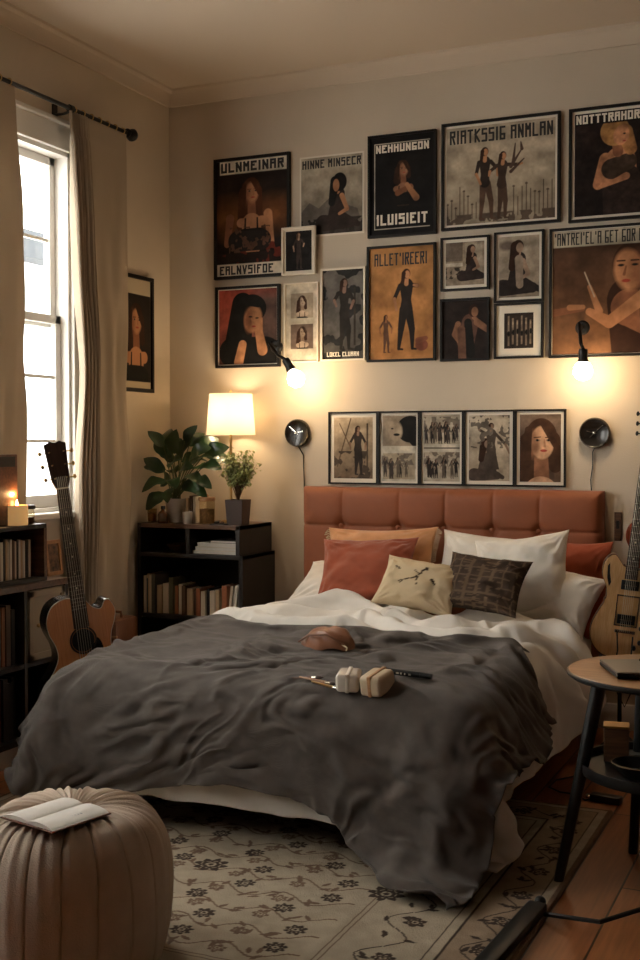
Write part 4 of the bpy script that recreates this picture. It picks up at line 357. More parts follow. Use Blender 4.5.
SHEET_GREY = (80, 88, [
-1458,5,3,3,7,10,8,5,6,9,8,4,5,13,9,6,9,11,19,16,12,12,12,12,13,14,13,12,13,12,12,14,12,11,13,15,13,11,12,10,11,11,11,13,11,11,11,11,11,12,13,13,14,13,14,13,12,12,13,11,11,11,12,10,7,7,6,6,7,9,12,8,12,14,10,11,14,15,14,13,12,12,11,11,9,7,8,1,0,2,3,3,-4,-6,-2,4,3,-1,0,2,0,-1,1,-2,3,-5,1,0,1,0,0,0,0,-2,-1,4,0,-2,1,-2,0,2,-1,-3,0,1,1,2,-1,0,0,0,2,-1,-1,1,0,-1,-1,0,0,0,0,0,2,0,-2,1,1,-2,-1,2,3,-1,0,1,0,-2,-1,4,-4,-3,3,-1,-2,0,1,1,1,1,1,0,0,2,0,0,0,0,4,-2,1,1,-1,-2,0,2,0,0,0,-7,3,7,-2,4,-4,-2,0,-1,1,0,0,1,-1,-5,1,4,-2,1,0,0,1,-1,-1,-1,-1,0,2,-1,2,-2,0,3,-2,-1,2,1,-1,-1,-1,0,0,1,0,2,1,0,-1,1,-2,-1,0,3,1,0,0,0,-2,-1,2,-1,
0,0,-2,-3,0,1,2,1,0,1,2,1,1,5,1,-1,-1,5,0,-1,1,-1,-1,-1,1,1,2,0,-11,7,4,4,-2,-3,-3,1,-1,0,-1,2,2,-1,-2,-1,1,0,0,-2,0,2,0,1,-1,-1,-1,2,-2,1,-1,-1,2,0,-1,0,1,0,0,0,0,0,-1,0,2,1,1,0,0,-1,0,1,0,0,0,1,-1,-2,1,1,-1,2,-1,-1,-3,0,0,0,2,-1,0,-1,2,-6,0,1,-1,0,3,0,-1,0,0,-1,0,4,0,2,4,-7,3,-1,-2,0,-1,-2,1,-1,-1,-2,1,2,0,-2,1,0,0,2,-1,-1,-1,0,1,2,1,-2,0,0,1,-1,1,1,0,-1,0,0,-1,0,-1,0,1,0,-1,1,0,2,1,-1,-1,-1,1,0,1,-1,0,1,-1,0,0,-1,1,-1,1,-1,-1,0,0,2,0,0,-3,8,1,0,-1,-1,2,1,-2,1,1,0,1,-1,3,1,3,-1,-2,-2,-2,0,2,0,-2,1,2,-3,-2,1,0,1,-1,-1,0,-2,0,2,2,0,0,-1,-2,3,1,-4,-1,0,0,2,1,2,0,-1,-1,-2,1,0,0,-1,1,1,
0,0,2,2,0,-1,0,0,0,0,-2,-1,0,1,0,-1,-1,1,-1,-1,-1,-1,-1,1,2,3,1,2,2,1,-1,-2,-1,1,1,-2,1,2,-1,-3,3,2,1,2,-3,1,-1,-2,0,2,0,0,-1,2,-1,-2,0,1,0,-1,-1,1,1,-2,-1,1,0,1,1,-2,-1,4,-2,1,0,-2,-1,1,0,0,1,1,-1,-2,0,1,0,0,1,0,0,0,1,1,0,0,0,0,0,-2,1,0,0,0,0,0,-1,-1,1,1,-2,-2,0,2,3,0,2,1,-1,0,-2,0,3,0,-2,1,-2,-1,1,1,1,0,0,-1,1,0,-1,1,1,-1,-1,0,1,0,0,-1,0,1,1,0,-2,0,1,-2,0,0,1,0,0,0,1,1,1,-1,-1,-2,0,1,0,0,0,0,-1,0,0,0,1,1,1,0,-1,0,0,1,0,-1,1,1,-3,-1,1,1,1,-1,-1,0,-1,0,2,1,-2,-3,2,1,0,1,2,-1,0,0,-1,2,0,-1,0,-1,-1,1,0,0,-1,2,-1,1,0,-1,0,0,0,0,0,0,0,1,0,-1,0,0,1,-1,0,1,0,0,-1,1,1,-1,1,-1,
-1,1,0,-1,0,0,0,0,-1,1,0,-1,1,-1,1,1,0,1,1,-1,0,0,0,1,0,0,-1,-2,0,0,1,1,0,-1,0,-1,-1,1,2,1,-4,-2,-1,0,1,1,2,1,-2,0,1,-1,0,-1,0,0,0,1,1,-2,1,1,0,-1,-1,1,0,0,0,0,0,-1,1,0,-1,-1,1,1,-1,0,1,-1,2,-1,0,0,0,-1,1,-1,1,0,-1,-1,0,1,0,-1,0,1,0,0,-1,0,0,1,1,1,1,0,-1,0,0,0,0,0,-2,1,1,0,0,0,-2,-1,1,-3,2,2,-3,2,0,-2,0,2,2,1,0,-1,0,0,-1,0,0,0,1,-1,1,0,1,-1,1,-1,0,-1,1,0,0,0,-1,0,-1,3,1,-1,-3,1,0,-1,0,0,0,0,1,0,0,1,-1,0,0,0,0,0,0,-1,1,0,0,-1,-1,1,0,1,-1,1,1,2,0,0,0,-1,-1,1,1,-1,-2,0,0,1,1,1,-1,-2,-1,0,-1,-2,3,0,-3,3,2,-1,-3,1,3,0,-1,0,0,0,0,0,0,0,0,1,-1,1,0,1,0,0,-1,0,-1,0,1,0,-1,-1,
1,2,-1,-2,0,1,-1,1,-1,1,-2,1,1,0,0,0,-1,1,0,1,-1,0,-1,1,0,0,0,-1,0,-1,1,0,2,0,1,1,1,0,-1,-2,1,0,0,-2,0,1,0,-1,-1,1,-2,-1,0,0,2,0,-3,1,2,0,-2,0,1,2,-1,0,0,2,-1,0,1,-1,0,-1,1,0,0,0,0,1,0,0,0,0,1,0,0,-2,-1,0,2,0,-1,0,0,0,0,1,0,-1,0,0,0,0,0,0,0,0,0,0,0,-1,1,0,0,0,-1,-1,1,-1,0,2,1,1,0,1,0,-2,0,1,0,0,-1,-1,1,-2,-1,-1,1,1,-1,1,-1,0,3,-4,-2,1,1,0,1,0,0,-2,2,1,0,0,0,1,-1,1,0,0,0,0,0,-1,0,0,2,1,-1,-2,1,1,-1,-1,1,0,0,0,0,-2,1,0,0,0,0,0,0,1,0,-1,0,0,0,0,0,0,-1,0,0,0,1,0,-1,0,-1,0,2,1,0,1,1,1,-2,0,-1,0,0,-1,1,2,-1,-3,1,1,-1,-1,1,-2,4,-1,-3,-1,1,0,1,-1,1,1,-2,2,0,-1,0,1,-1,1,
0,0,0,-1,0,0,0,0,1,0,-1,0,0,1,1,-1,-1,1,1,0,-1,0,0,-1,1,0,-1,0,0,0,1,0,0,-1,1,-1,0,0,-1,0,0,0,1,1,-1,0,0,0,0,0,2,0,1,1,-2,-2,2,-1,-1,0,0,0,0,1,-2,-1,2,0,-2,4,0,1,-1,0,0,-2,0,3,0,0,2,-2,0,1,0,-2,1,0,0,0,-1,1,0,1,1,0,-3,1,0,1,0,-1,0,2,0,0,0,-1,0,2,-1,0,-1,1,0,-1,0,0,0,1,0,0,-1,0,0,0,0,0,-1,-1,-1,1,1,0,0,0,0,1,0,1,0,1,0,0,-2,0,0,0,-1,0,2,-2,-2,1,-1,2,2,-3,-4,2,1,1,-1,0,-3,0,3,1,-1,3,-2,1,-1,1,0,0,0,1,1,0,0,-2,1,0,0,-1,0,1,1,0,-1,0,1,-1,-1,0,1,-1,1,-1,0,-1,1,1,2,-1,-1,0,0,0,-1,0,0,0,0,0,0,-1,-1,-1,1,0,1,1,0,0,1,1,2,-3,2,0,0,0,-1,-1,-1,0,0,2,-1,1,-1,-3,3,4,-3,0,2,0,
5,2,-2,-4,-2,2,1,-1,0,0,0,2,-2,0,2,-1,-1,1,0,0,-1,1,1,0,0,-1,0,1,0,-1,0,-1,1,1,-2,0,0,2,2,1,-2,0,-1,1,1,-1,0,0,2,1,-1,-3,-2,-1,1,0,1,0,0,-1,0,0,1,1,0,0,0,1,0,2,0,-1,0,-2,-3,-1,3,1,1,-1,0,0,-2,1,1,-5,3,1,-3,1,2,1,1,-2,1,0,1,-2,2,-3,2,0,0,1,1,-2,0,1,-1,-1,0,1,1,0,-1,-1,0,2,2,2,-2,-2,2,0,-1,-2,0,0,2,-1,-1,0,0,1,0,1,-1,-2,0,2,1,-1,-2,1,-1,1,0,1,-1,-1,0,0,1,1,0,3,-3,-2,2,1,-1,1,1,1,-1,1,1,-3,0,0,-3,1,3,2,-7,1,1,-2,2,1,-1,0,-1,4,0,1,-2,-2,1,0,0,0,0,1,0,1,0,0,-1,-3,1,2,1,0,-2,-2,0,1,0,0,2,0,1,1,-1,-1,-1,2,1,-1,-1,-1,0,-1,1,2,-1,0,1,0,-1,-2,1,-1,1,-1,0,1,0,-1,1,0,3,1,2,-4,-2,1,2,1,
0,-2,-1,2,2,0,-3,2,-5,0,3,1,0,-5,0,1,0,0,0,-1,0,-1,0,1,0,4,-2,-1,0,1,1,0,0,0,1,-1,1,1,-3,-1,0,1,3,0,-4,-2,3,2,-2,0,0,0,-1,2,0,-1,1,0,1,0,0,1,-1,0,0,-1,-1,1,0,1,-2,-1,-1,2,0,0,0,1,-1,0,-3,1,6,5,-4,-3,-1,-1,0,1,-1,-2,-2,0,4,-1,0,0,2,-1,2,0,-3,0,0,1,0,1,1,-5,3,0,0,-1,1,0,0,0,0,1,0,-1,0,1,0,1,1,-2,-3,0,1,1,1,0,-1,0,0,0,0,1,1,-1,-1,0,0,1,0,1,0,-1,0,0,0,1,-1,-2,-1,0,2,0,-1,1,0,0,-1,1,1,1,-1,-2,-2,2,4,1,-2,-2,0,0,0,-2,0,2,-1,-1,2,0,0,1,0,2,-1,-1,0,0,0,0,-1,5,-4,-1,0,0,0,0,0,0,0,1,1,0,-1,0,-1,0,1,1,1,-1,-1,1,1,1,-2,-1,0,0,-1,2,0,0,1,0,0,0,-1,-1,0,0,1,0,1,0,0,0,3,-2,-2,0,-1,-1,
1,0,0,0,1,0,4,-1,-1,-2,1,0,1,2,-2,-1,0,-2,-1,1,-2,-5,8,-4,0,0,1,0,1,-2,0,2,0,-1,0,-4,1,2,0,1,0,0,0,-1,0,-1,2,0,-1,1,2,0,0,-1,0,0,0,-1,0,0,2,0,-1,-1,0,-2,1,1,2,0,-1,0,-1,0,1,2,-1,-1,0,-1,0,0,-2,2,0,0,1,0,-1,-1,1,0,0,0,0,2,1,1,-2,-1,0,0,0,-1,0,1,-1,-3,1,7,-8,1,1,-1,0,0,1,1,-3,-2,2,0,0,1,2,-2,0,0,1,0,0,1,0,0,-2,2,2,-3,0,0,-1,2,0,0,-1,0,0,1,-1,0,1,1,0,-2,-1,0,-2,0,1,0,3,1,-1,-1,1,0,0,2,0,1,-1,-2,-2,0,1,-2,1,1,0,0,0,1,0,1,0,0,2,0,-1,-1,1,0,-1,2,0,-2,-2,-4,4,1,0,1,-1,1,0,0,2,-1,-3,1,0,2,0,-1,-1,0,1,0,-1,1,0,1,-1,0,0,2,-2,0,1,-1,1,0,1,0,-1,-3,1,1,0,0,0,2,-1,0,0,1,-1,1,-1,0,
0,0,0,0,-1,-1,2,1,0,0,0,-2,-2,1,0,0,1,0,0,1,1,0,0,1,1,1,0,-1,0,0,0,-1,1,0,-2,1,-1,-6,-1,0,2,0,0,-1,-1,0,1,0,1,-1,-1,2,1,-1,-1,2,0,-2,1,0,1,-1,0,0,1,0,0,0,0,0,-1,0,0,3,-1,0,0,-1,0,-2,1,-1,2,-1,1,-1,1,0,1,0,-1,0,1,0,-2,-1,0,2,2,-1,-2,0,-1,1,-1,1,0,0,0,1,1,1,0,0,1,0,0,-1,0,0,-1,0,2,-2,2,0,4,0,-2,-1,0,0,0,-1,-1,1,1,0,-1,1,1,0,0,-1,0,1,0,-1,0,0,0,-1,0,0,1,1,1,-2,1,-1,2,-1,0,0,-1,1,0,1,0,0,-2,1,-1,1,0,1,-1,-1,1,1,1,-1,0,-1,0,-1,-1,0,1,0,0,-1,1,-1,1,0,1,0,1,0,0,2,0,0,-1,1,0,0,0,-1,-2,1,-3,3,1,3,0,-2,-1,0,0,-1,0,0,0,0,1,-2,1,1,0,0,0,1,-1,0,0,0,0,1,-1,0,-2,2,0,2,0,1,-2,0,
0,-1,1,0,0,0,0,-1,0,0,1,-1,0,0,2,0,0,-1,0,1,0,1,0,-2,0,1,0,-1,-1,0,-1,1,-1,1,0,1,1,0,1,0,0,1,1,-1,0,0,1,-2,-4,2,1,0,0,0,1,0,-1,1,-2,1,0,0,-1,1,1,0,-2,1,0,1,1,-2,2,0,0,0,-1,0,2,0,1,-4,-2,3,1,0,0,-1,1,0,0,-1,-1,1,0,1,0,0,-1,0,-1,0,1,2,-1,1,-1,0,0,0,0,1,0,-1,0,0,0,-1,0,-1,1,-1,1,1,0,1,0,0,1,0,0,0,0,0,-2,1,2,-4,2,0,4,-3,-2,1,1,-1,2,-1,-1,0,2,0,-2,1,0,-1,0,0,0,1,-1,1,1,0,1,-1,-1,1,0,1,-1,-2,0,0,1,0,0,0,0,0,0,0,1,1,0,-1,-1,1,0,-1,-1,0,2,0,0,0,1,-1,0,1,-1,0,-1,0,0,0,0,0,0,0,0,0,1,0,1,1,0,0,0,0,-1,-1,1,0,0,1,-2,1,4,-2,-2,-1,2,0,0,1,0,-1,0,0,0,0,1,-1,0,-1,1,-1,0,0,
0,1,1,0,0,-2,0,2,2,-2,-1,0,0,1,-1,1,0,0,1,-1,0,-1,0,0,1,-1,1,0,-1,0,0,0,1,0,1,0,0,-2,1,0,0,0,0,-1,0,0,-1,1,0,0,0,1,0,0,1,0,1,1,0,-1,-1,1,-1,1,-2,1,2,0,2,-2,-2,1,-1,-1,2,0,-2,0,3,0,-1,1,-1,0,-1,1,0,-1,0,-1,1,1,0,1,0,-1,0,1,-1,0,0,0,1,0,-1,0,0,1,-1,0,0,0,0,1,-1,1,1,-1,-1,0,0,1,0,1,1,-1,-2,-1,1,0,0,1,-1,0,0,0,0,0,1,0,1,0,0,0,0,1,0,0,0,0,3,-3,-1,-3,0,1,0,3,-2,-1,1,0,-2,0,1,0,-1,0,0,1,1,-1,0,0,0,0,-1,1,-1,1,0,0,0,0,0,0,1,0,-1,0,0,0,0,0,0,-1,0,2,-1,0,0,0,1,-1,0,1,0,0,0,-1,0,0,1,2,-1,0,-2,-1,1,0,0,-1,1,-1,0,1,0,1,0,1,0,0,0,-1,0,1,1,-1,0,1,-2,0,1,1,-1,0,4,-1,-2,0,
-1,-1,1,1,-2,0,0,0,0,1,0,0,0,1,0,-1,0,0,0,0,0,0,0,1,-1,0,0,0,0,0,0,1,0,-1,1,-1,1,-1,0,-1,0,1,0,0,0,1,-1,1,0,0,-2,0,3,0,0,-2,-1,0,0,1,-1,1,0,0,0,0,1,0,1,1,-1,0,1,0,0,0,-5,1,3,1,7,-6,0,0,-1,1,-1,0,2,0,-2,1,0,0,0,-1,0,1,-1,0,1,0,0,0,0,-1,1,-1,0,0,1,0,0,0,0,-1,1,-1,0,1,0,1,-1,-1,0,-1,0,0,0,1,0,0,1,0,1,0,0,1,0,1,-3,1,2,0,-3,-1,0,0,0,0,0,0,0,1,0,1,1,2,1,0,-1,0,-1,-1,3,-1,-1,-2,-2,3,0,0,-1,-1,2,0,0,1,-1,0,0,0,3,-3,0,-1,1,0,-1,1,0,0,0,0,0,0,0,0,-1,1,1,-1,0,0,-1,2,0,-2,1,0,-2,-1,1,3,-1,0,0,-1,0,0,0,0,1,1,-1,0,2,-1,1,-1,-2,1,1,-1,-1,0,0,0,0,0,1,0,0,0,0,0,0,1,2,-1,
0,4,-2,-6,3,-1,-1,1,0,0,0,0,1,0,0,0,0,-2,0,0,-1,2,0,0,0,1,0,-1,1,0,0,1,-1,0,0,0,-1,-1,1,1,1,1,-1,-3,2,2,-2,-4,4,2,-1,-4,2,1,-1,-1,0,1,1,-1,-1,2,1,0,0,0,1,-1,0,-1,0,0,0,-1,0,-1,0,1,-1,1,1,1,0,0,1,-1,-3,2,-1,-3,4,-2,-3,3,-1,1,1,0,-1,1,-1,1,-1,0,3,-3,1,-3,0,2,0,1,0,-1,0,0,0,1,0,-1,1,1,0,1,0,-2,-1,0,0,0,0,2,-1,-1,1,5,-6,-2,1,5,-3,-3,1,1,1,0,1,2,0,-3,1,1,-2,1,0,2,1,0,-2,-1,-1,-1,-1,1,0,-1,1,0,0,1,1,1,-1,2,1,-6,-3,0,-1,8,-7,0,1,0,0,-1,1,-1,0,-2,1,0,-3,5,-1,2,-2,-1,0,0,1,0,1,-1,0,0,0,1,-1,0,1,-1,3,-1,-1,0,0,-1,1,-1,1,0,-1,-2,4,0,-3,0,2,3,-1,-3,-2,0,0,0,2,2,0,-2,2,1,1,-1,-2,0,1,0,-1,0,
0,-1,-1,0,0,0,1,0,0,1,0,-4,0,7,4,0,-6,-7,5,-1,5,-4,-1,1,-1,1,-1,1,-1,-1,2,-2,1,0,0,0,1,-1,0,0,-1,2,-1,1,0,0,-1,-1,-1,1,-2,3,1,1,-1,-1,-1,1,0,0,0,0,2,1,2,-4,0,0,0,3,1,-1,-2,-1,-1,0,1,1,0,0,-1,-1,2,0,0,0,0,-2,0,0,0,0,-1,0,0,0,1,-1,-1,1,-4,-5,3,5,9,5,-5,-10,-6,6,1,-1,1,-1,1,0,0,0,-1,0,0,0,1,0,0,0,-1,0,-1,0,1,-1,1,0,1,1,-1,-2,1,-1,1,-2,1,2,1,-1,-1,1,1,0,-4,0,2,2,-2,-2,1,1,1,0,0,0,0,0,0,0,0,-2,3,3,-2,0,0,0,0,0,-2,-1,-1,0,0,0,0,0,0,1,0,-1,2,0,-7,-2,-1,5,9,4,6,-6,0,3,1,-2,-1,0,0,1,0,0,0,0,-2,0,-1,1,1,-1,0,-1,0,1,-1,1,0,-1,0,1,0,1,-1,0,0,-1,1,1,0,0,-1,1,0,-1,-1,0,1,0,-1,-1,0,1,1,1,
0,-1,0,0,1,3,-4,1,3,-1,0,-1,0,0,0,-2,0,-1,0,0,-1,0,0,0,3,0,-3,0,6,0,-5,-7,-1,7,-3,5,-2,-3,-1,3,1,-1,-1,0,3,1,0,-1,0,1,-1,-1,-1,2,0,0,0,-1,0,-1,2,1,1,-1,0,0,-1,0,-1,0,0,1,0,-1,0,0,2,0,-3,0,1,0,0,-1,0,1,0,0,1,0,-1,2,-1,-1,2,-2,0,2,0,0,-1,0,0,0,-1,0,0,-1,0,0,0,1,-1,-2,2,4,0,-2,6,0,-10,-5,-3,1,3,-2,-3,1,2,1,0,-1,-1,1,0,2,2,-4,2,-1,-1,-1,2,0,1,0,-1,0,-1,2,1,1,-2,-2,1,0,0,1,0,0,0,0,0,-1,-1,2,0,-1,0,0,-1,1,0,-1,0,0,0,1,0,0,0,1,0,2,-1,1,-1,-1,1,0,-1,0,0,-2,-1,0,0,1,0,0,0,0,-1,0,1,2,-3,6,3,-11,3,-2,1,0,-2,-2,0,3,3,-1,-2,-3,1,0,1,2,-3,1,0,0,0,0,-1,0,0,0,0,0,0,1,1,-1,-1,1,2,-1,-1,0,1,0,
0,-1,1,-1,2,0,-1,0,1,-2,-1,0,0,0,0,0,1,-1,1,0,1,0,2,-1,2,0,-2,0,0,-1,-1,0,0,-1,0,-1,1,0,0,1,4,0,-3,-3,2,-3,9,3,6,-1,-2,-1,0,-1,-1,0,1,1,-1,-2,0,0,0,1,0,1,0,-1,-1,0,0,0,1,-1,0,0,0,0,1,2,1,0,-2,0,0,-1,1,0,1,2,-1,-2,-2,0,1,0,0,1,0,0,-1,-1,0,0,0,0,1,0,1,0,0,1,0,1,0,-1,0,0,-1,-1,0,0,-1,0,0,-1,0,2,1,1,-1,-3,1,3,-6,11,1,-1,-1,1,1,1,-2,-1,0,1,1,0,0,-1,-1,1,1,-1,1,-1,0,0,0,-1,0,1,0,-1,0,0,0,2,0,0,1,-1,-1,1,-1,1,-1,0,0,0,1,1,-1,-1,0,0,0,-1,0,1,0,0,1,0,-1,1,0,0,0,0,1,0,1,0,-1,0,0,-1,-2,0,1,-1,-1,0,-1,2,3,1,2,-2,-7,2,4,-3,-2,0,0,2,1,0,-1,-1,1,1,-1,0,0,0,1,-1,1,0,-1,1,-1,0,0,1,0,0,
0,-1,0,0,0,-1,0,1,1,1,-1,-1,1,-1,1,-2,1,1,-1,0,0,1,0,0,-1,-1,0,0,0,1,-1,1,0,-1,1,1,-1,0,1,1,0,0,0,-1,0,0,0,-1,-1,1,-1,-2,2,2,1,0,-1,1,1,-6,4,2,-2,2,-1,0,2,0,0,-1,0,1,0,-1,0,0,0,0,0,0,1,0,0,0,-1,0,0,1,0,0,0,-1,-1,0,1,-1,0,1,1,1,-2,1,1,0,-1,1,0,-1,0,0,0,0,-1,0,0,0,0,-1,0,0,1,0,0,-1,1,0,1,1,1,0,-1,0,0,-1,0,-1,-1,0,0,2,1,1,-1,-1,-2,1,4,-3,0,3,-3,0,1,2,1,-1,1,0,-1,0,0,0,0,1,-1,1,-1,0,0,0,1,-1,1,0,0,-1,1,1,-1,1,-1,-1,0,0,0,0,0,-1,1,-1,1,1,0,-1,2,1,-1,0,-1,0,0,0,0,0,-1,0,0,-1,0,1,-1,1,2,1,-2,0,1,1,0,0,-2,1,-2,0,0,-2,2,1,1,-1,0,-1,0,2,2,2,-4,0,-2,-2,3,1,1,0,-1,1,0,0,0,0,
0,-1,0,0,0,0,0,0,-1,1,0,-1,1,0,-1,1,1,0,1,-1,-1,0,0,0,0,0,-1,0,0,1,1,0,0,-1,2,0,0,-1,1,-1,0,-1,0,-1,0,0,-1,0,1,0,1,1,1,0,0,0,1,-1,-1,0,0,-1,-1,0,-2,0,1,1,-1,-1,0,2,0,3,0,0,1,-3,1,2,0,-1,0,1,1,-1,0,0,0,0,0,-1,0,0,0,0,0,0,-1,1,-1,1,0,-1,0,0,2,1,-1,0,0,-1,1,0,-1,1,-1,1,-1,1,-1,1,1,-1,0,1,-1,0,-1,-1,0,0,0,0,-2,1,0,1,-1,1,1,0,0,0,1,1,2,-2,-1,0,0,-1,0,-2,-3,0,0,0,2,3,-1,2,2,-1,2,-1,-2,1,0,0,1,0,0,-1,1,1,-1,0,0,0,0,-1,0,1,0,-1,0,0,1,-1,1,0,0,0,-1,1,0,1,-1,0,-1,1,1,0,0,-2,1,0,-1,0,0,2,0,-1,0,1,-2,-1,0,1,0,-1,-1,0,1,1,0,-1,-1,2,0,0,-1,2,2,0,0,-1,-1,1,0,0,-2,-3,-3,1,5,2,1,-1,
-5,4,1,2,-2,-2,1,1,0,0,-1,1,0,1,0,-1,0,1,-2,1,0,0,0,0,0,0,-1,1,-1,1,-1,0,1,-1,1,0,0,-1,1,-1,1,0,-1,1,-1,0,0,0,0,1,0,0,1,-1,1,0,-1,-2,0,0,-1,0,1,0,0,0,1,0,1,1,0,-1,-1,3,0,-1,0,-2,-1,1,3,1,-1,-2,-4,-2,0,1,7,-4,3,1,-2,-4,1,3,0,-1,-1,0,0,2,-1,0,0,-1,1,-1,0,0,0,0,0,0,1,-1,0,0,1,0,-1,1,0,-2,-1,2,0,1,0,0,0,0,0,-1,0,1,0,-1,0,0,0,1,1,1,-2,-1,0,0,-1,0,-1,1,0,1,0,0,0,1,1,-1,0,0,1,2,-1,-1,-3,-3,-1,2,4,3,2,-1,-2,-2,-5,3,4,-1,0,-3,-3,1,4,1,-2,-1,1,-2,1,1,-1,0,-1,1,0,0,0,0,1,-1,-1,1,0,-1,0,0,0,1,0,-1,0,0,1,1,1,0,0,-2,1,1,1,-1,-1,0,0,-1,-1,0,0,0,1,0,0,0,1,-1,0,-1,1,-1,1,0,1,0,2,1,-1,-2,
0,0,1,1,1,-3,-4,-4,0,0,1,3,4,3,1,-6,1,-1,0,5,-1,-4,-3,2,2,-1,0,1,-2,0,0,1,0,0,0,0,0,0,0,0,0,-1,1,-1,0,0,0,-1,1,3,-2,-1,0,-1,-1,1,0,3,1,-1,1,0,0,0,0,-1,-1,-1,0,0,0,1,-1,1,0,1,-1,0,0,1,0,-1,0,1,0,1,2,-1,-2,-2,-1,1,1,3,-1,0,-2,-3,-3,-3,-1,2,2,7,-3,2,0,-2,2,2,-1,-1,1,0,-1,1,0,0,0,0,0,0,0,0,0,0,0,1,0,0,0,0,0,0,0,0,0,-2,3,1,0,0,-2,-2,1,1,0,2,-1,-1,-1,-1,1,4,0,-3,-2,-1,2,0,-1,0,2,-1,1,-1,0,1,-1,1,-1,0,1,1,-1,1,1,-1,-1,-3,-2,2,6,0,-3,0,2,2,-3,-4,3,-7,5,-1,-2,-4,1,1,0,0,0,0,0,0,0,0,0,0,0,0,0,0,1,0,0,0,0,0,-1,1,-1,0,1,0,-1,1,0,1,-1,0,1,-1,1,-1,-1,1,1,0,1,0,-1,-3,1,3,0,-2,-3,0,2,0,
1,-1,0,1,-1,0,1,1,1,-2,-2,0,0,0,1,2,2,0,-2,-5,-4,4,7,3,-3,-6,1,2,-1,4,2,0,-1,-1,-1,0,0,0,0,1,-1,0,1,0,1,-2,1,0,0,1,-1,1,0,0,0,0,-1,0,1,0,-1,-1,1,1,0,-1,1,1,0,-1,-1,0,1,-1,-1,2,-1,1,0,2,1,-1,0,2,1,-2,-3,-1,1,0,0,-1,1,0,0,0,0,1,0,-1,1,0,-1,-1,-2,2,4,2,-3,-6,-5,2,6,6,0,-2,-4,3,1,-1,-1,1,-1,0,1,-1,1,0,0,-1,0,1,0,0,0,0,1,-1,1,0,0,0,0,0,1,-1,0,-1,-1,1,0,0,0,1,0,-1,1,3,-2,-1,1,-1,1,-1,0,-1,1,0,-1,0,1,0,0,1,1,-1,-1,0,-1,1,-1,0,1,0,0,1,-1,0,0,2,0,-1,-1,-2,-2,1,5,3,-1,-6,-6,-1,3,4,6,-4,1,-1,-1,2,-1,0,1,-1,-1,1,1,-2,1,0,0,-1,1,1,-1,0,1,0,0,0,0,0,0,0,-1,0,0,-1,0,0,0,0,1,0,1,0,2,0,-2,0,
0,0,0,0,0,0,0,1,-1,0,0,0,-1,1,0,1,-1,-1,1,0,-1,0,1,0,1,0,0,0,1,1,0,-2,-2,-2,-2,-1,4,5,2,-4,-5,-3,-3,5,-4,4,4,-2,-2,0,0,1,-2,-2,2,4,0,-2,-2,1,0,-1,1,0,0,0,0,1,0,0,0,0,0,0,1,0,0,-1,0,0,-1,0,0,0,1,1,-1,1,0,-1,1,0,0,0,1,0,0,-1,0,-1,0,0,1,-2,1,0,-1,0,1,0,0,0,0,0,0,0,1,1,2,1,-2,-3,0,1,-1,-2,1,5,2,-1,-3,-8,-4,1,1,2,3,-2,-3,-1,1,2,0,-1,0,1,1,-2,1,0,-1,1,-1,0,1,0,0,0,0,0,1,0,0,1,-1,1,-1,0,0,0,-1,1,0,-1,1,0,1,1,-1,0,0,0,0,0,1,0,-2,0,1,-1,-1,1,0,0,0,0,-1,0,0,1,0,-1,1,0,-1,1,-1,0,3,2,-2,-5,-3,1,2,0,0,0,2,0,1,-4,1,1,0,1,1,-1,0,0,-1,-1,1,2,0,-1,0,0,0,0,0,0,0,-1,1,0,0,0,0,1,
0,0,0,0,1,-1,0,0,0,0,-1,1,0,-1,1,1,1,1,-1,-1,0,0,0,0,1,1,-2,-1,0,0,-1,0,0,0,1,0,0,0,0,-1,0,0,1,-1,0,2,2,1,0,1,-3,-5,-4,-2,1,3,3,0,2,0,-2,0,0,0,1,0,0,-1,0,-1,1,-1,1,0,0,0,1,-1,0,1,-1,1,-1,0,0,1,0,0,0,-1,1,0,0,1,-1,0,1,-1,0,0,1,-1,-1,1,1,0,1,1,-1,-1,0,0,0,-1,1,1,-2,-1,0,0,0,0,0,0,0,0,1,0,-1,1,0,1,0,-2,-1,2,3,1,2,0,-3,-4,-3,-2,-3,4,-1,3,0,-1,-1,-1,1,1,-1,1,-1,0,-1,1,-1,1,0,1,-1,1,0,-1,1,-1,1,0,0,0,1,0,0,-1,-1,-1,1,0,1,0,0,0,0,0,0,2,-2,-1,0,1,1,0,0,1,-1,0,0,0,0,-1,2,-1,-2,0,0,0,0,0,1,0,0,-1,1,0,0,1,0,0,-1,-2,1,1,-1,-1,4,3,-1,-2,-5,-6,-2,0,3,0,0,0,-1,0,1,-2,0,0,1,-1,0,1,
1,-1,0,0,0,1,-1,1,-1,1,0,0,0,0,-1,-1,0,1,0,1,0,0,0,0,1,1,-1,-1,1,-2,-1,0,1,1,2,-1,-1,0,0,1,0,0,0,-1,1,-1,-1,0,0,1,-1,0,1,0,0,0,0,0,2,2,0,-1,-3,-1,-1,-1,-3,1,4,2,2,-1,-1,-2,0,1,2,2,-2,-1,-1,1,-1,1,0,-1,1,1,-1,1,0,0,1,-1,0,0,0,0,0,0,-1,0,0,2,0,0,0,-1,0,0,0,1,-1,0,1,-2,1,1,1,0,-1,-1,0,1,1,0,1,-1,-1,1,-1,1,0,-1,0,-1,0,0,0,1,-1,2,-1,0,-1,0,-1,1,1,1,0,0,2,0,-3,-5,-2,0,3,4,0,-2,-1,1,-1,1,3,-1,-2,0,2,2,-3,1,0,0,0,0,0,0,-1,1,0,-1,1,-1,0,0,1,0,0,1,0,0,-1,0,0,0,0,-1,1,0,-1,3,-2,1,1,0,-1,0,-1,0,2,0,-1,0,1,-1,1,0,-1,-1,1,0,-1,0,1,-1,1,0,1,0,0,-1,0,-3,-1,-1,2,3,2,3,2,-1,-4,-3,-5,-3,0,-2,
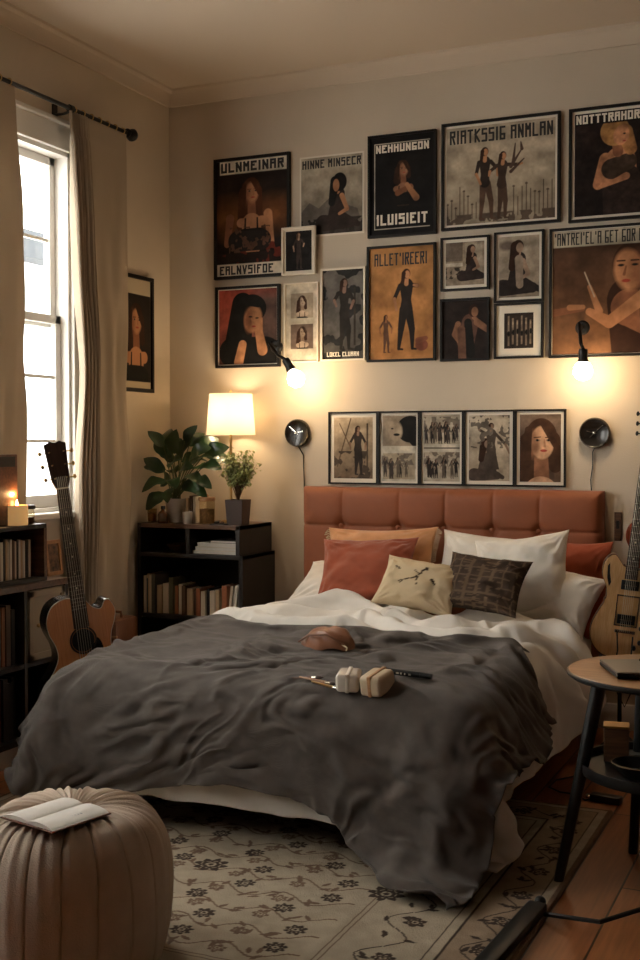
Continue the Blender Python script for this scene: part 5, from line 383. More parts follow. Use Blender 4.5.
-1,2,0,-1,1,2,1,-1,1,0,0,-1,0,-1,1,-1,1,-1,1,-1,0,0,0,0,1,0,-1,0,1,0,0,0,0,0,0,0,0,0,0,-1,2,0,0,-2,-1,0,1,1,0,0,-1,1,1,-1,0,0,0,1,0,0,-2,0,0,0,0,0,1,0,1,0,1,0,-1,1,-2,-1,-2,-1,1,3,0,0,2,0,-1,-3,3,1,-3,-2,2,0,-1,1,2,0,-3,0,1,-1,1,0,-1,1,-1,1,-1,1,0,0,-1,0,0,0,0,0,1,-1,1,-1,1,0,0,0,0,0,0,-1,0,1,2,-1,-2,0,1,0,1,1,-1,-1,0,1,-1,0,-1,0,1,1,-1,-1,0,0,0,0,0,1,0,0,1,-1,1,2,2,1,-2,-4,-4,-2,1,-1,-3,0,5,7,3,3,0,-4,-3,1,1,-2,-1,2,3,-2,0,0,-1,1,0,0,0,-1,1,-1,0,0,0,0,0,1,0,0,-1,1,0,0,0,0,0,0,0,0,0,-1,0,0,0,1,1,0,-1,1,0,0,1,-1,-1,1,1,0,-2,0,-1,1,0,-1,0,-1,0,1,0,1,-1,1,0,1,1,-1,
0,0,1,1,0,-3,0,4,-5,-6,0,-2,1,-3,3,3,-1,-3,-1,2,-1,-1,1,1,-1,0,0,0,1,-1,0,1,-1,1,0,-1,0,0,0,0,0,0,1,0,0,0,0,0,0,1,-1,0,-1,2,-2,-1,0,2,0,0,0,-1,-1,0,2,2,0,-1,-1,1,1,-2,0,-1,2,0,-2,0,0,0,0,0,0,-1,1,1,0,-2,-3,-2,0,2,4,4,0,0,3,-4,-5,-4,1,0,-1,0,3,0,-1,-2,0,-1,0,2,0,-2,0,2,-1,0,1,-1,0,-1,0,1,0,0,0,-1,1,0,0,0,0,1,0,0,0,-1,1,0,0,0,0,0,0,-2,2,0,-1,0,0,0,0,1,1,0,0,0,1,0,0,0,-2,0,0,-1,0,0,0,1,0,-2,-1,0,-2,-3,1,1,1,0,0,1,4,0,-1,2,-9,8,0,3,-1,-2,-2,3,0,0,1,0,-2,-1,2,1,-1,-1,0,0,-1,0,0,0,0,0,0,0,-1,1,-1,1,0,0,1,0,0,0,0,0,-1,1,0,0,2,0,0,-1,-2,1,1,0,0,1,-1,0,-1,1,1,-1,0,3,0,-1,
-1,0,0,-1,-1,0,0,0,-2,-1,1,-2,-3,4,3,2,0,0,0,-2,-4,0,2,-5,4,-7,1,0,2,-2,-4,-2,3,2,1,1,-2,-1,0,4,-1,-1,0,-1,0,-1,0,0,0,0,0,0,0,0,0,-1,0,1,-1,0,1,0,1,0,1,-1,1,0,0,0,0,1,0,-2,0,-1,0,0,2,0,1,-1,-1,1,0,-1,0,-1,2,0,2,0,-2,-1,1,-1,-1,1,-3,-1,3,0,2,3,2,0,-2,-5,-4,1,0,11,6,-12,3,-5,-1,3,-1,-4,-2,1,0,1,3,2,0,-1,0,1,1,0,0,0,-1,0,1,0,1,0,0,-1,0,0,0,-1,1,0,0,0,-1,1,-1,0,-1,0,0,0,0,1,1,0,-1,0,1,0,-1,2,2,0,-1,1,0,-3,0,1,0,1,-2,1,1,-1,-1,1,0,1,0,0,1,1,-2,-4,-5,-1,2,5,-1,-4,8,3,0,6,-9,7,-1,-5,0,2,-1,0,0,0,4,4,0,0,2,0,-1,1,0,1,1,0,-1,0,-1,0,0,0,0,0,-1,0,-1,0,-1,0,0,-1,0,0,-1,0,-1,0,1,1,1,1,
2,2,1,0,1,-1,0,3,3,0,1,2,0,0,0,-2,0,0,0,0,0,2,6,2,-10,-7,0,0,0,0,0,-5,-7,-4,5,2,-6,3,6,8,1796,-9,-9,-11,-10,-7,-10,-9,-4,-4,-4,3,13,9,7,9,-1,1,2,-5,-8,-3,4,6,2,1,-3,-4,0,2,-4,-1,5,7,5,0,-2,0,-1,-4,-4,-2,-3,1,2,2,4,2,0,-2,-1,-1,1,2,2,1,3,0,2,-6,-1,3,2,1,-6,-5,-1,-4,-8,-7,-9,-8,-9,-10,-11,-11,-8,-5,-6,-6,-4,-3,-2,0,-2,2,0,-9,2,1,0,2,0,-2,0,0,-3,0,-3,-4,0,5,-2,-4,-3,3,1,3,4,0,-4,-3,3,3,7,3,-3,-2,6,-4,-7,-5,0,4,2,-1,1,2,0,1,0,0,-5,3,1,3,0,-1,0,1,-2,-2,-1,0,-1,3,-8,7,0,-9,-1,4,8,3,-5,0,4,-2,4,0,2,0,0,-1,-3,-1,3,2,-2,0,-1,0,2,-9,-3,11,2,1,2,0,1,-1,0,1,0,-4,-1,-5,-7,-1,6,3,-4,-2,2,6,6,1,-4,-4,-3,0,0,6,4,-2,-1,6,-3,-6,
-3,0,0,1,1,1,4,-2,4,-2,2,-4,3,-1,1,-1,-2,0,2,0,-1,-1,0,-3,6,-5,-2,8,-6,-6,3,3,4,3,-1,2,-2,4,0,1,0,0,-2,-5,-4,1,7,2,0,-4,-1,7,-3,-7,3,-1,0,2,0,0,0,1,1,2,-2,-2,-8,-10,5,1,8,-6,-1,4,6,4,0,-4,-6,-3,-1,1,1,2,1,2,6,1,-4,-4,2,0,-1,2,-3,4,-2,5,2,-2,-4,-4,0,3,-1,-1,1,3,0,-2,-7,1,5,0,3,-6,4,1,-5,2,3,-2,4,2,-1,1,3,0,0,0,0,-1,0,-2,-4,-2,2,4,0,-4,7,-1,1,1,0,-1,1,1,0,-1,1,0,1,0,-2,6,-16,0,4,5,-3,-3,0,5,7,2,-1,-3,-5,-5,1,1,-2,0,4,6,1,1,-5,-1,1,-4,4,-4,5,-4,2,5,-5,2,-1,1,2,-3,-3,1,2,0,1,-2,-6,5,-4,4,1,-3,0,2,-1,2,2,3,-1,-5,3,4,0,0,0,2,-1,-1,0,1,0,-1,-3,4,-1,-1,2,0,0,0,0,0,1,0,-3,1,4,-1,-2,-2,3,-7,-2,5,4,-5,
-4,-1,4,7,2,-3,1,-2,-3,0,-1,-2,-1,3,5,1,2,-4,-2,4,-6,3,-5,8,2,-7,2,1,0,0,2,1,-3,-4,-1,1,4,-2,-1,-2,6,-5,-3,5,1,-4,2,2,-2,3,2,1,-3,2,4,-1,0,0,2,0,-1,-2,-3,1,4,1,-5,4,4,0,-1,-1,0,1,-1,-2,1,1,-1,0,3,-4,2,-1,-4,0,4,3,-5,-5,-2,3,6,3,0,1,-2,-2,0,-3,-1,-5,0,3,5,5,0,-1,0,-5,1,-4,3,4,-4,-5,-1,-1,2,5,3,-2,-1,1,-3,2,4,-1,-4,3,-2,1,-2,0,2,-1,1,1,2,-1,1,-1,3,2,1,1,1,-1,-2,-1,1,-1,-2,-1,4,3,2,1,-1,0,0,-1,2,0,1,-1,-2,0,2,-1,-2,3,0,0,-5,4,4,0,-6,-4,1,4,0,1,3,-2,-2,3,-2,0,-6,-4,1,5,1,-2,7,-1,-3,-1,-5,2,4,0,-3,-1,0,-1,2,4,1,-2,1,-2,0,2,0,1,2,-5,-1,-1,-1,3,0,-2,3,4,-3,3,2,2,0,1,0,0,-2,-1,0,0,-1,2,1,-1,1,1,2,-1,-2,1,
-1,3,-1,-2,0,1,1,0,-3,-2,6,-5,2,-2,3,1,0,-4,-2,0,3,-1,0,4,-2,-2,2,3,0,-5,-5,0,2,2,0,7,-2,-3,-2,-3,1,4,3,0,-2,0,0,0,0,1,-1,0,-3,-2,3,1,4,-2,0,-4,-3,2,0,-1,2,1,2,-1,3,3,1,1,1,0,0,-2,-1,1,2,-1,2,-2,2,-1,0,1,2,0,0,0,-2,-1,0,0,2,0,-1,-1,-3,3,-1,-1,-1,1,1,0,-1,0,-1,1,-1,-4,3,-2,2,3,4,0,-3,-5,0,1,-3,4,4,1,2,-2,-3,-2,1,2,0,1,1,-2,-1,0,0,3,-1,-1,-3,2,-2,3,-1,2,-2,-3,2,-2,-2,3,2,-2,-1,6,5,1,-1,0,-3,0,2,1,-1,0,3,-2,0,0,-1,2,2,1,1,-2,1,-1,-1,0,0,0,-1,3,-3,1,-1,-1,-1,0,1,2,0,-1,-1,0,0,1,-1,1,-5,-1,4,5,-1,-2,-3,-2,2,-2,4,2,0,2,-2,-5,0,2,2,-1,-1,1,0,0,0,-2,2,4,-3,-1,1,0,1,0,-1,-2,1,-1,-3,2,1,1,-3,1,6,3,1,-1,
0,0,0,1,-1,0,-2,4,-1,1,2,-1,-1,2,0,-1,1,1,-1,0,1,-1,-1,1,2,-3,1,0,-1,0,0,1,0,0,0,-1,1,3,2,-2,-4,-4,1,2,2,-1,-1,1,2,-2,1,-2,-2,1,-1,1,0,1,1,0,-1,0,0,1,2,-3,-1,1,4,-1,1,-2,2,0,-1,-1,-4,3,-2,-1,3,0,0,-3,0,4,1,0,1,2,2,0,0,-1,-1,3,-1,1,2,0,-1,0,0,1,-1,0,1,1,-1,0,0,0,0,1,-2,1,0,-2,1,-1,1,3,0,-1,-1,0,2,0,-1,-3,-4,1,2,2,4,1,-1,0,-4,0,-1,-4,1,4,2,-1,-1,1,1,-1,-1,-2,1,4,-1,-6,5,0,-4,0,0,2,2,0,1,0,1,-2,-1,2,-1,-1,-3,-2,2,1,2,3,4,-1,2,-3,1,1,5,-4,-1,1,1,-1,1,0,0,0,0,0,0,0,0,-1,3,-2,1,-1,-1,1,-1,-1,-2,-1,3,1,0,1,1,3,-1,-3,-3,-2,2,3,2,1,-2,-2,-1,-1,-1,0,4,2,0,-1,-1,-1,0,1,0,-1,-2,1,-1,2,-1,0,-2,-1,0,2,
2,2,0,-1,2,-3,-2,2,2,0,0,-2,-1,2,1,1,1,-1,2,1,0,1,5,-1,-3,0,0,0,1,1,-1,1,0,0,-3,1,2,-2,2,0,-2,1,0,-1,0,0,-2,-4,-2,5,2,-2,1,3,1,1,-2,-2,1,0,-3,1,1,-1,2,-2,-2,5,1,0,0,-1,-1,-1,-1,-1,2,4,0,-5,2,3,-4,2,-2,2,3,-1,-1,0,0,1,0,-2,-3,-2,3,1,1,3,0,-2,-2,1,2,3,-4,2,2,0,1,1,1,-1,-1,-1,1,1,1,0,2,0,-2,-4,2,2,-1,1,-1,0,-1,1,1,1,2,0,-5,-5,1,1,-2,0,5,2,-2,0,-1,0,1,-5,1,5,-3,5,1,0,-2,-1,-2,1,0,0,-1,-3,-2,4,5,3,-3,-2,-1,-1,1,2,-1,-1,0,1,2,-1,-1,1,-1,-1,-4,3,1,-1,0,1,1,3,1,-1,2,-1,-4,4,-3,3,2,2,-1,-2,-4,1,4,1,-1,1,-3,1,2,0,-1,-2,4,-3,2,-2,-1,1,3,2,1,-4,-4,0,-1,0,2,0,2,-4,1,2,2,6,-5,-6,7,-7,6,-4,2,-2,1,0,1,2,
-1,-1,2,-4,-4,3,5,-5,-2,2,4,2,-2,-1,1,-1,-1,0,4,-4,0,1,2,-3,2,1,-3,-1,2,1,-3,-3,4,8,-2,-8,-1,2,0,0,5,1,-2,-3,-2,1,2,-1,0,3,0,-3,4,0,-6,3,-3,0,0,-3,-1,3,5,2,-2,-3,3,-2,-4,6,3,-2,-7,0,4,-1,0,5,-8,7,-7,4,-3,3,0,0,1,0,3,2,-4,-1,3,-4,1,-1,1,-5,4,1,2,1,-4,-4,-1,3,0,2,-2,-3,2,0,-1,2,-2,-1,4,1,2,1,-2,1,5,-3,4,-5,2,1,-2,3,3,0,-1,-2,0,1,0,-1,0,0,-1,1,3,-5,1,1,-2,0,-4,-1,4,5,3,-3,-7,-1,3,-5,1,7,0,-6,-3,3,6,-6,6,-5,6,-5,3,-1,0,1,-1,0,0,-1,2,1,-2,3,-4,6,-3,-1,-1,-4,-2,4,6,1,-4,0,-2,4,-3,-1,-2,1,-1,2,6,1,-6,-5,0,7,1,-1,3,-1,2,3,-4,0,1,-2,2,2,1,-1,-1,3,-2,-7,-1,10,-2,-2,-1,4,-1,-2,1,0,1,-5,-2,2,2,7,3,-3,-5,3,0,0,0,-1,
-3,-5,0,7,-4,4,-5,5,-3,1,1,-1,0,-3,-1,4,1,-2,1,0,0,1,3,1,-5,2,0,-6,-3,2,6,-3,3,0,3,0,1,-1,-3,-5,4,7,3,-4,-7,1,4,-6,4,2,5,-1,0,-3,0,1,0,0,0,2,0,-2,1,5,2,-14,4,3,-1,-2,2,2,-1,0,1,-1,-5,-1,0,-5,5,6,2,-5,2,0,2,1,-2,2,-3,-2,3,-2,3,-3,2,-1,0,1,0,2,-1,-1,1,0,-3,0,6,-8,6,0,2,-5,0,1,-4,-2,1,4,-7,1,5,-2,-2,7,3,-5,-7,0,4,3,5,-1,-1,-1,1,2,4,0,0,0,-2,1,0,0,-1,0,2,-2,6,-3,-3,7,-8,1,-1,0,2,0,0,0,-1,3,0,-7,1,4,-7,0,0,0,0,3,2,1,1,-1,2,-1,-1,1,-1,1,0,0,0,0,1,-1,1,1,-1,1,-1,-1,1,1,-5,1,1,-1,0,3,4,-3,-7,-1,3,-2,-3,2,4,-4,0,3,1,-4,-1,7,3,-5,-6,9,-2,-2,3,0,1,1,-1,-2,2,1,0,-1,-2,2,-5,4,3,-4,3,-3,-1,2,-2,1,1,-2,
1,0,3,4,-6,-1,2,-3,3,0,-4,-1,1,2,0,-1,1,2,-3,3,0,-1,0,3,-2,-1,0,1,-1,1,1,0,1,-3,-4,10,-3,-2,1,1,-5,-1,3,2,-2,-7,4,1,5,-1,-5,-1,1,1,0,3,1,-3,-4,-2,8,2,-4,7,3,0,0,0,2,0,-1,2,0,-1,0,-4,1,3,-1,-1,-1,1,0,-1,-1,-2,3,2,-4,-2,0,3,5,-3,0,0,1,3,-2,-4,2,-1,0,2,-3,0,3,-2,4,-2,2,-1,0,-1,0,2,0,-3,1,2,0,2,-2,-4,4,-2,-1,2,-1,-2,-1,2,2,-1,-6,-1,3,7,-4,-2,1,0,0,1,0,0,2,4,-3,-6,6,0,3,0,0,1,0,1,-1,-2,1,1,-1,1,2,-3,0,1,-3,2,3,-4,0,-1,-3,3,3,-2,-3,1,1,2,0,0,-3,2,4,1,-5,2,1,-1,2,-3,3,-2,0,2,-1,-2,1,1,-1,-1,3,1,-3,1,3,0,-2,1,-3,3,-1,-3,0,-1,-1,0,1,4,-2,-3,-4,4,4,-3,-3,1,2,-1,1,0,-3,2,-1,5,-3,-6,3,1,-1,1,0,1,0,-1,-1,0,
1,1,0,-2,0,0,1,-4,1,3,-3,1,0,-2,2,3,-2,-4,1,2,1,-1,1,-3,2,-1,2,0,0,2,-2,4,-4,4,-5,4,-2,1,0,1,-1,-2,-1,2,1,-5,0,3,4,-1,0,1,-3,-1,2,-2,-2,0,0,0,4,0,-5,-7,7,2,0,1,0,0,-1,-1,0,-3,3,-6,0,-4,4,-1,1,-1,1,0,0,0,0,1,1,0,-2,2,-5,4,-3,2,-3,-2,3,0,0,0,-1,3,1,-2,-1,1,-1,2,-2,2,-3,3,0,0,2,-3,3,-3,2,-4,4,-2,2,0,1,0,1,0,-1,-1,1,0,0,0,-1,-1,4,-4,1,1,-1,0,0,-2,0,-2,2,0,2,-2,-4,2,1,1,0,0,1,0,-2,1,-4,2,-8,6,4,0,0,1,0,0,0,-1,0,0,1,1,-1,0,2,-6,5,-3,1,0,-1,0,0,0,0,-1,3,0,-2,0,1,-1,2,-3,1,-1,2,1,-2,1,0,2,-1,2,-2,1,0,0,0,0,0,1,0,0,-1,2,0,-1,-1,0,1,0,1,0,-2,-1,0,0,-1,-1,-2,2,2,0,-3,0,1,-1,2,-1,0,1,0,-2,
2,-3,5,2,4,1,0,0,0,0,0,1,-1,0,0,0,2,-3,3,-2,-1,1,-1,1,-1,-1,0,0,1,-1,1,1,-3,-2,3,2,0,1,-2,1,1,-1,0,1,-1,0,1,0,0,0,1,0,0,0,1,-1,0,-1,1,1,-1,0,0,0,-2,3,0,0,0,-2,-1,0,-1,0,-1,1,-1,2,-1,-1,0,0,0,2,-2,-2,0,2,4,-3,-4,2,4,1,0,0,-1,1,0,0,1,1,-1,0,0,1,-3,4,-3,0,0,-1,0,0,0,0,-1,1,-1,2,1,-2,-3,1,0,3,1,0,0,0,1,-2,1,-1,0,0,1,1,-1,0,0,0,-1,0,0,1,1,0,0,0,1,0,-3,2,0,1,0,0,-3,-1,1,0,0,-1,1,-1,0,0,1,0,0,0,0,-2,0,1,-2,5,-4,-6,4,0,1,0,1,0,0,0,1,0,1,0,-1,0,-2,1,1,-1,0,-1,0,0,-1,0,1,0,0,-1,2,2,-3,-2,1,0,2,0,0,0,-1,2,-1,1,-1,1,0,-1,0,0,-1,-1,0,1,1,1,-1,1,0,0,0,1,0,-1,1,1,0,-1,0,-2,0,1,
-1,0,-1,-1,1,0,0,1,-1,0,1,2,-1,-3,-2,-3,2,0,5,0,1,0,0,-1,0,0,1,1,1,0,0,-1,1,-3,2,0,-1,0,-1,1,1,-1,-1,0,-1,-1,-1,2,4,0,-1,-2,0,2,0,0,0,0,1,-1,1,-2,0,0,1,0,0,0,0,0,1,-1,1,-1,-1,1,0,1,0,0,0,-1,1,1,-1,-1,-1,0,0,0,-2,1,-1,1,0,1,0,-1,0,1,1,-2,0,-3,-6,4,5,1,0,1,0,-1,-1,1,1,0,-1,1,2,-1,-1,1,-3,2,-1,0,1,-1,0,0,-1,0,1,0,0,-2,2,0,0,1,-1,0,0,0,0,0,0,0,2,-1,-1,0,1,0,0,1,0,0,-1,0,0,0,1,0,-2,0,2,-1,0,0,2,0,-1,0,-1,0,1,-1,-1,-1,1,-1,0,0,0,-2,2,1,0,0,-3,4,0,-7,6,-1,0,1,0,0,1,1,-1,0,1,0,0,0,0,0,-1,0,1,-1,-1,0,0,2,0,-2,0,1,0,0,-2,-1,2,1,0,-1,-1,0,2,0,0,0,0,-1,1,1,-1,0,0,0,1,0,0,0,-1,-1,
2,-1,0,-3,4,-1,1,0,0,1,1,-1,0,-1,0,0,-1,0,0,-1,-2,0,1,3,-1,-1,0,1,-1,-2,6,-1,5,0,0,0,0,0,1,1,1,-1,0,2,-1,1,-1,0,1,-3,1,1,-1,0,0,-1,1,0,-1,0,0,0,0,1,0,-1,1,0,-1,1,0,-1,1,2,-3,0,1,1,-1,0,0,0,0,0,0,0,-1,1,-1,0,0,2,-2,1,-1,0,0,1,1,1,0,-1,0,0,1,-2,0,0,-2,0,1,0,0,0,1,-1,3,-2,1,-1,3,2,1,-1,1,1,1,0,0,0,0,0,0,0,0,0,0,1,-2,-1,2,0,-1,0,0,-1,0,0,0,0,1,2,-2,0,-1,-1,3,0,-1,1,-2,1,0,0,-1,0,0,0,2,0,-1,-1,1,0,0,0,-1,-1,3,-1,0,0,-3,3,1,-1,1,1,0,0,-1,0,0,1,-1,0,0,-4,-2,1,3,0,-1,3,-3,-1,2,2,6,0,0,0,0,1,1,0,0,1,0,-1,0,0,1,-2,3,-1,0,1,-2,0,0,0,-1,1,-1,0,0,0,-2,1,1,0,0,0,-1,1,1,0,-2,-1,
2,1,0,-1,0,1,-1,0,0,0,0,1,1,-1,0,1,-3,2,-2,-1,3,-1,-1,3,1,0,-1,1,-1,0,0,0,-1,0,0,1,0,-2,-2,1,2,-3,2,3,-4,5,7,0,-1,0,1,0,-1,1,1,0,1,-1,0,1,0,1,-3,1,1,0,0,-1,-1,0,1,-1,0,0,0,0,1,-2,-1,1,1,1,0,-2,0,0,0,1,-1,2,-2,1,0,0,1,0,0,0,-2,0,2,0,0,0,1,-2,0,2,-1,-1,0,1,1,1,0,0,1,-1,0,-1,0,-1,1,-1,-2,3,1,-1,-1,2,0,-2,-1,2,5,0,1,0,0,1,0,-1,0,0,0,2,0,-2,3,0,0,0,-1,1,0,-1,0,0,-1,0,0,0,1,0,0,0,0,-1,-1,0,1,2,-2,-3,3,-1,3,-2,2,-1,1,-1,-1,-1,0,2,1,-1,0,1,-3,1,1,-1,2,-1,0,-1,0,1,1,0,1,0,0,1,-1,0,0,0,-2,-1,2,-2,-1,1,2,0,-2,3,0,1,6,-1,-1,1,1,0,2,1,0,0,0,-1,0,1,-1,-1,0,0,1,-1,1,1,-1,-1,0,0,0,0,
1,0,-2,-1,4,-2,0,0,0,-1,0,1,-1,1,1,0,0,0,0,0,0,0,0,-1,0,0,-2,-1,3,1,-2,2,-1,0,2,0,0,-1,0,2,0,0,0,0,1,0,-1,0,0,0,-2,0,1,-1,-5,0,6,1,0,-5,4,0,1,0,0,0,0,0,0,1,0,1,1,-1,1,0,-1,-1,0,0,1,0,1,0,-2,0,0,0,0,1,0,0,-4,3,2,-1,-1,0,-1,1,1,0,-2,3,-1,1,0,-1,1,1,0,0,0,-1,0,-1,0,-2,2,0,-1,2,-2,1,1,-1,0,1,2,0,0,0,0,0,1,-1,0,0,-1,-1,-2,-2,3,2,-4,-4,6,5,5,0,1,0,-1,1,0,1,0,0,1,0,-1,1,-1,-1,0,0,-2,2,0,2,0,-3,1,1,1,0,0,0,0,-1,1,-2,0,1,0,0,1,-1,0,-1,1,-1,2,-2,0,2,0,0,0,0,-1,1,-1,0,-2,1,2,-2,2,-2,1,0,0,1,0,-1,1,2,0,0,0,1,-1,1,0,-1,-1,0,-1,1,0,-3,-3,6,0,-9,5,0,0,2,0,-2,0,1,1,1,0,-2,0,2,
-3,0,0,2,1,0,0,-3,0,1,-1,0,0,1,-1,1,2,0,-2,1,0,1,0,-2,-1,1,2,-1,-1,1,-1,0,1,1,-1,0,1,-1,1,-1,-1,0,1,1,-2,3,-3,1,1,-1,0,1,0,0,1,0,1,0,1,-1,1,-1,0,0,0,-2,0,0,-1,-1,4,-3,-5,8,5,1,0,-2,0,2,1,1,-1,-1,-1,1,1,0,-1,1,2,-2,1,-1,-1,0,0,2,0,-1,1,-1,-1,-1,0,1,1,0,-1,0,0,0,0,1,-1,2,-2,1,-2,2,0,-1,1,0,0,0,-1,0,0,1,1,-2,1,1,-1,1,-2,0,2,0,1,-1,-1,2,1,0,0,0,0,1,-1,0,0,0,-2,-1,-1,2,-1,-2,4,-2,7,0,-1,-1,0,1,1,0,-1,-1,0,2,1,0,1,-2,2,-1,0,0,0,1,0,-2,0,1,0,-1,1,-1,-1,0,2,0,-1,-1,-1,1,1,-1,0,0,1,0,0,0,-1,1,-1,0,0,0,0,0,2,-1,0,-1,1,-4,5,0,-2,1,1,0,-1,1,-1,-1,3,1,0,0,0,0,1,0,0,-1,1,-2,-1,0,-1,0,-2,4,
4,1,0,2,1,-1,-1,-1,2,0,0,0,0,-1,2,1,-2,1,-1,-1,1,0,0,0,1,0,-1,0,-1,0,0,0,0,1,1,-1,0,0,-1,-1,1,1,-3,0,6,-3,1,0,0,-1,-2,1,1,1,-1,0,0,1,-1,1,0,-2,0,2,-2,1,1,-2,0,1,0,3,0,0,1,-1,0,0,0,0,-2,0,0,-1,1,0,0,-5,3,1,3,2,0,0,0,0,0,1,0,-1,0,0,-1,1,-1,1,-1,-1,0,0,-1,0,1,-1,-1,1,-1,-1,2,1,-3,-1,3,1,0,0,0,0,-1,0,2,-1,0,2,-2,0,0,0,1,-1,1,1,-1,0,-1,1,-1,1,-2,0,1,0,1,-1,-1,1,1,0,0,0,1,1,-1,1,0,0,1,0,-1,-1,0,0,-3,1,0,0,8,1,1,0,1,0,-1,0,0,0,1,0,0,0,-1,0,0,-1,1,0,-1,-1,0,0,-1,0,0,-2,1,1,-1,0,1,0,-3,2,2,-1,0,1,-1,0,2,0,-3,-1,3,-2,-1,2,1,1,0,-1,1,0,0,-1,1,-2,-1,2,0,0,0,-1,-1,1,0,1,0,1,0,0,
1,0,0,1,-1,0,0,-1,-1,-1,1,-2,1,4,11,0,-1,1,0,0,0,0,0,0,0,1,-1,0,0,1,-1,0,0,1,-1,0,0,0,0,0,-1,0,0,-1,0,0,2,-1,-1,-1,0,1,0,0,0,-1,0,0,0,-1,-1,1,2,-2,0,1,0,-1,-1,0,1,1,-2,1,0,1,1,0,0,-1,-1,0,0,-1,1,0,1,1,1,0,0,-1,1,-1,0,0,-1,-1,1,1,-1,-4,10,0,0,-1,0,1,0,0,0,1,0,0,1,-1,1,-1,1,0,1,-1,0,0,0,0,0,0,0,0,0,1,-1,0,-1,1,-1,-1,-1,1,0,0,0,-1,-1,0,1,0,-2,1,-1,1,0,-1,-1,0,0,2,0,-2,0,2,1,0,0,-1,-1,-1,0,1,0,1,-1,0,0,2,0,0,-1,0,-1,1,1,1,1,-1,-2,1,-2,0,9,0,0,0,0,0,1,0,0,0,1,0,-1,1,0,0,0,0,0,0,1,0,0,1,0,0,0,-1,-1,0,1,-1,1,-1,0,-2,1,-1,-1,0,1,-2,1,1,0,0,1,-2,0,-1,1,0,-1,0,2,0,0,-1,0,1,
-1,0,0,-2,0,1,1,-1,0,0,0,1,-1,1,1,-1,0,0,0,1,1,1,-1,0,-1,-3,0,-1,10,-1,0,0,1,1,0,0,0,1,-1,0,0,0,0,0,0,0,0,0,0,0,0,0,0,0,0,0,0,-1,-1,1,-1,0,-1,1,-1,1,1,-1,-2,1,0,1,0,1,-1,1,-1,1,-1,1,0,1,0,0,-1,-1,1,-1,0,-3,0,0,1,1,0,0,0,-1,1,-1,0,0,0,1,0,0,1,1,0,-1,0,0,-2,-1,1,-3,11,0,0,1,-1,0,0,0,1,-1,1,-1,1,0,0,0,-1,1,0,0,-1,0,1,-1,0,0,0,1,-1,0,0,-1,0,-1,0,1,0,0,1,0,-1,0,0,0,1,0,0,-1,1,-1,-1,0,2,0,0,0,0,1,-1,0,0,-3,-2,2,0,-1,-1,1,2,1,-3,0,1,0,-1,-1,0,1,2,-2,-1,1,0,1,-1,0,-1,2,12,0,0,-1,1,0,0,0,0,1,-1,1,0,0,0,1,0,-1,0,0,0,0,0,0,0,0,0,0,0,0,0,0,-1,0,0,0,0,0,0,0,-1,0,-1,-1,0,2,
-1,-2,0,1,1,-1,0,1,0,0,1,-1,0,0,0,0,0,0,-2,-2,1,1,-2,1,1,-1,1,-1,-2,1,1,0,-1,-1,-1,2,2,-3,1,-1,2,-1,11,1,0,0,0,-1,1,0,0,0,0,1,-1,1,0,0,0,1,0,1,0,0,-1,1,0,0,0,-1,1,0,-1,0,0,-1,0,0,0,-1,-1,0,-1,0,0,-2,-1,0,0,0,1,1,-1,1,0,0,0,1,-1,2,-1,-1,0,1,1,-1,-1,0,0,-2,-3,-1,3,1,-1,-1,3,0,0,-2,-2,2,3,-1,-1,-1,1,2,-1,-1,10,-1,0,1,-1,1,0,0,0,0,1,-1,2,-1,1,-1,1,0,0,0,0,1,1,-1,0,0,0,0,0,0,0,0,0,-1,0,-1,-1,-1,1,-2,1,0,-1,1,-1,-2,0,3,0,-1,1,0,0,0,1,0,0,0,0,-1,-1,0,1,0,0,0,-1,-1,2,-1,-4,1,1,0,0,1,-1,-1,3,1,-2,-2,-1,5,1,-2,-2,4,9,-1,0,0,1,0,0,0,0,1,0,1,-1,1,-1,1,0,0,0,0,1,-1,0,1,0,0,0,0,-1,0,-1,0,
-1,-1,1,0,-2,0,-1,2,1,-1,1,0,1,-2,1,0,1,1,0,0,1,0,0,-2,1,0,-1,-1,-1,0,2,-2,1,1,-2,0,0,-2,1,-1,0,0,0,0,1,2,-2,-2,0,2,2,-1,0,0,-2,4,9,0,-1,-1,1,1,-1,1,1,-1,1,0,0,0,0,1,0,0,0,-1,0,1,-1,0,0,0,-1,0,-1,0,0,-2,0,3,-1,-2,0,0,0,3,0,0,0,0,0,3,0,-1,0,0,1,1,-1,0,0,1,-1,0,1,-2,0,-1,-2,0,1,0,1,0,-1,0,-1,-2,1,-1,0,2,1,1,1,0,-1,-1,-2,-4,-2,4,4,1,7,1,0,1,0,0,1,0,0,1,0,0,1,0,0,-1,1,0,-1,1,0,-1,1,-1,0,-1,0,0,0,-1,1,1,0,0,-1,1,0,0,2,-1,1,0,-1,-1,0,1,1,0,-1,-1,0,0,1,1,0,-1,1,-1,0,1,-1,0,-3,0,-1,0,1,0,1,0,0,-2,-1,2,-1,-2,0,2,0,0,1,1,-1,0,3,-2,-1,-3,8,1,2,0,0,0,1,0,1,0,-1,1,0,0,1,0,-1,0,
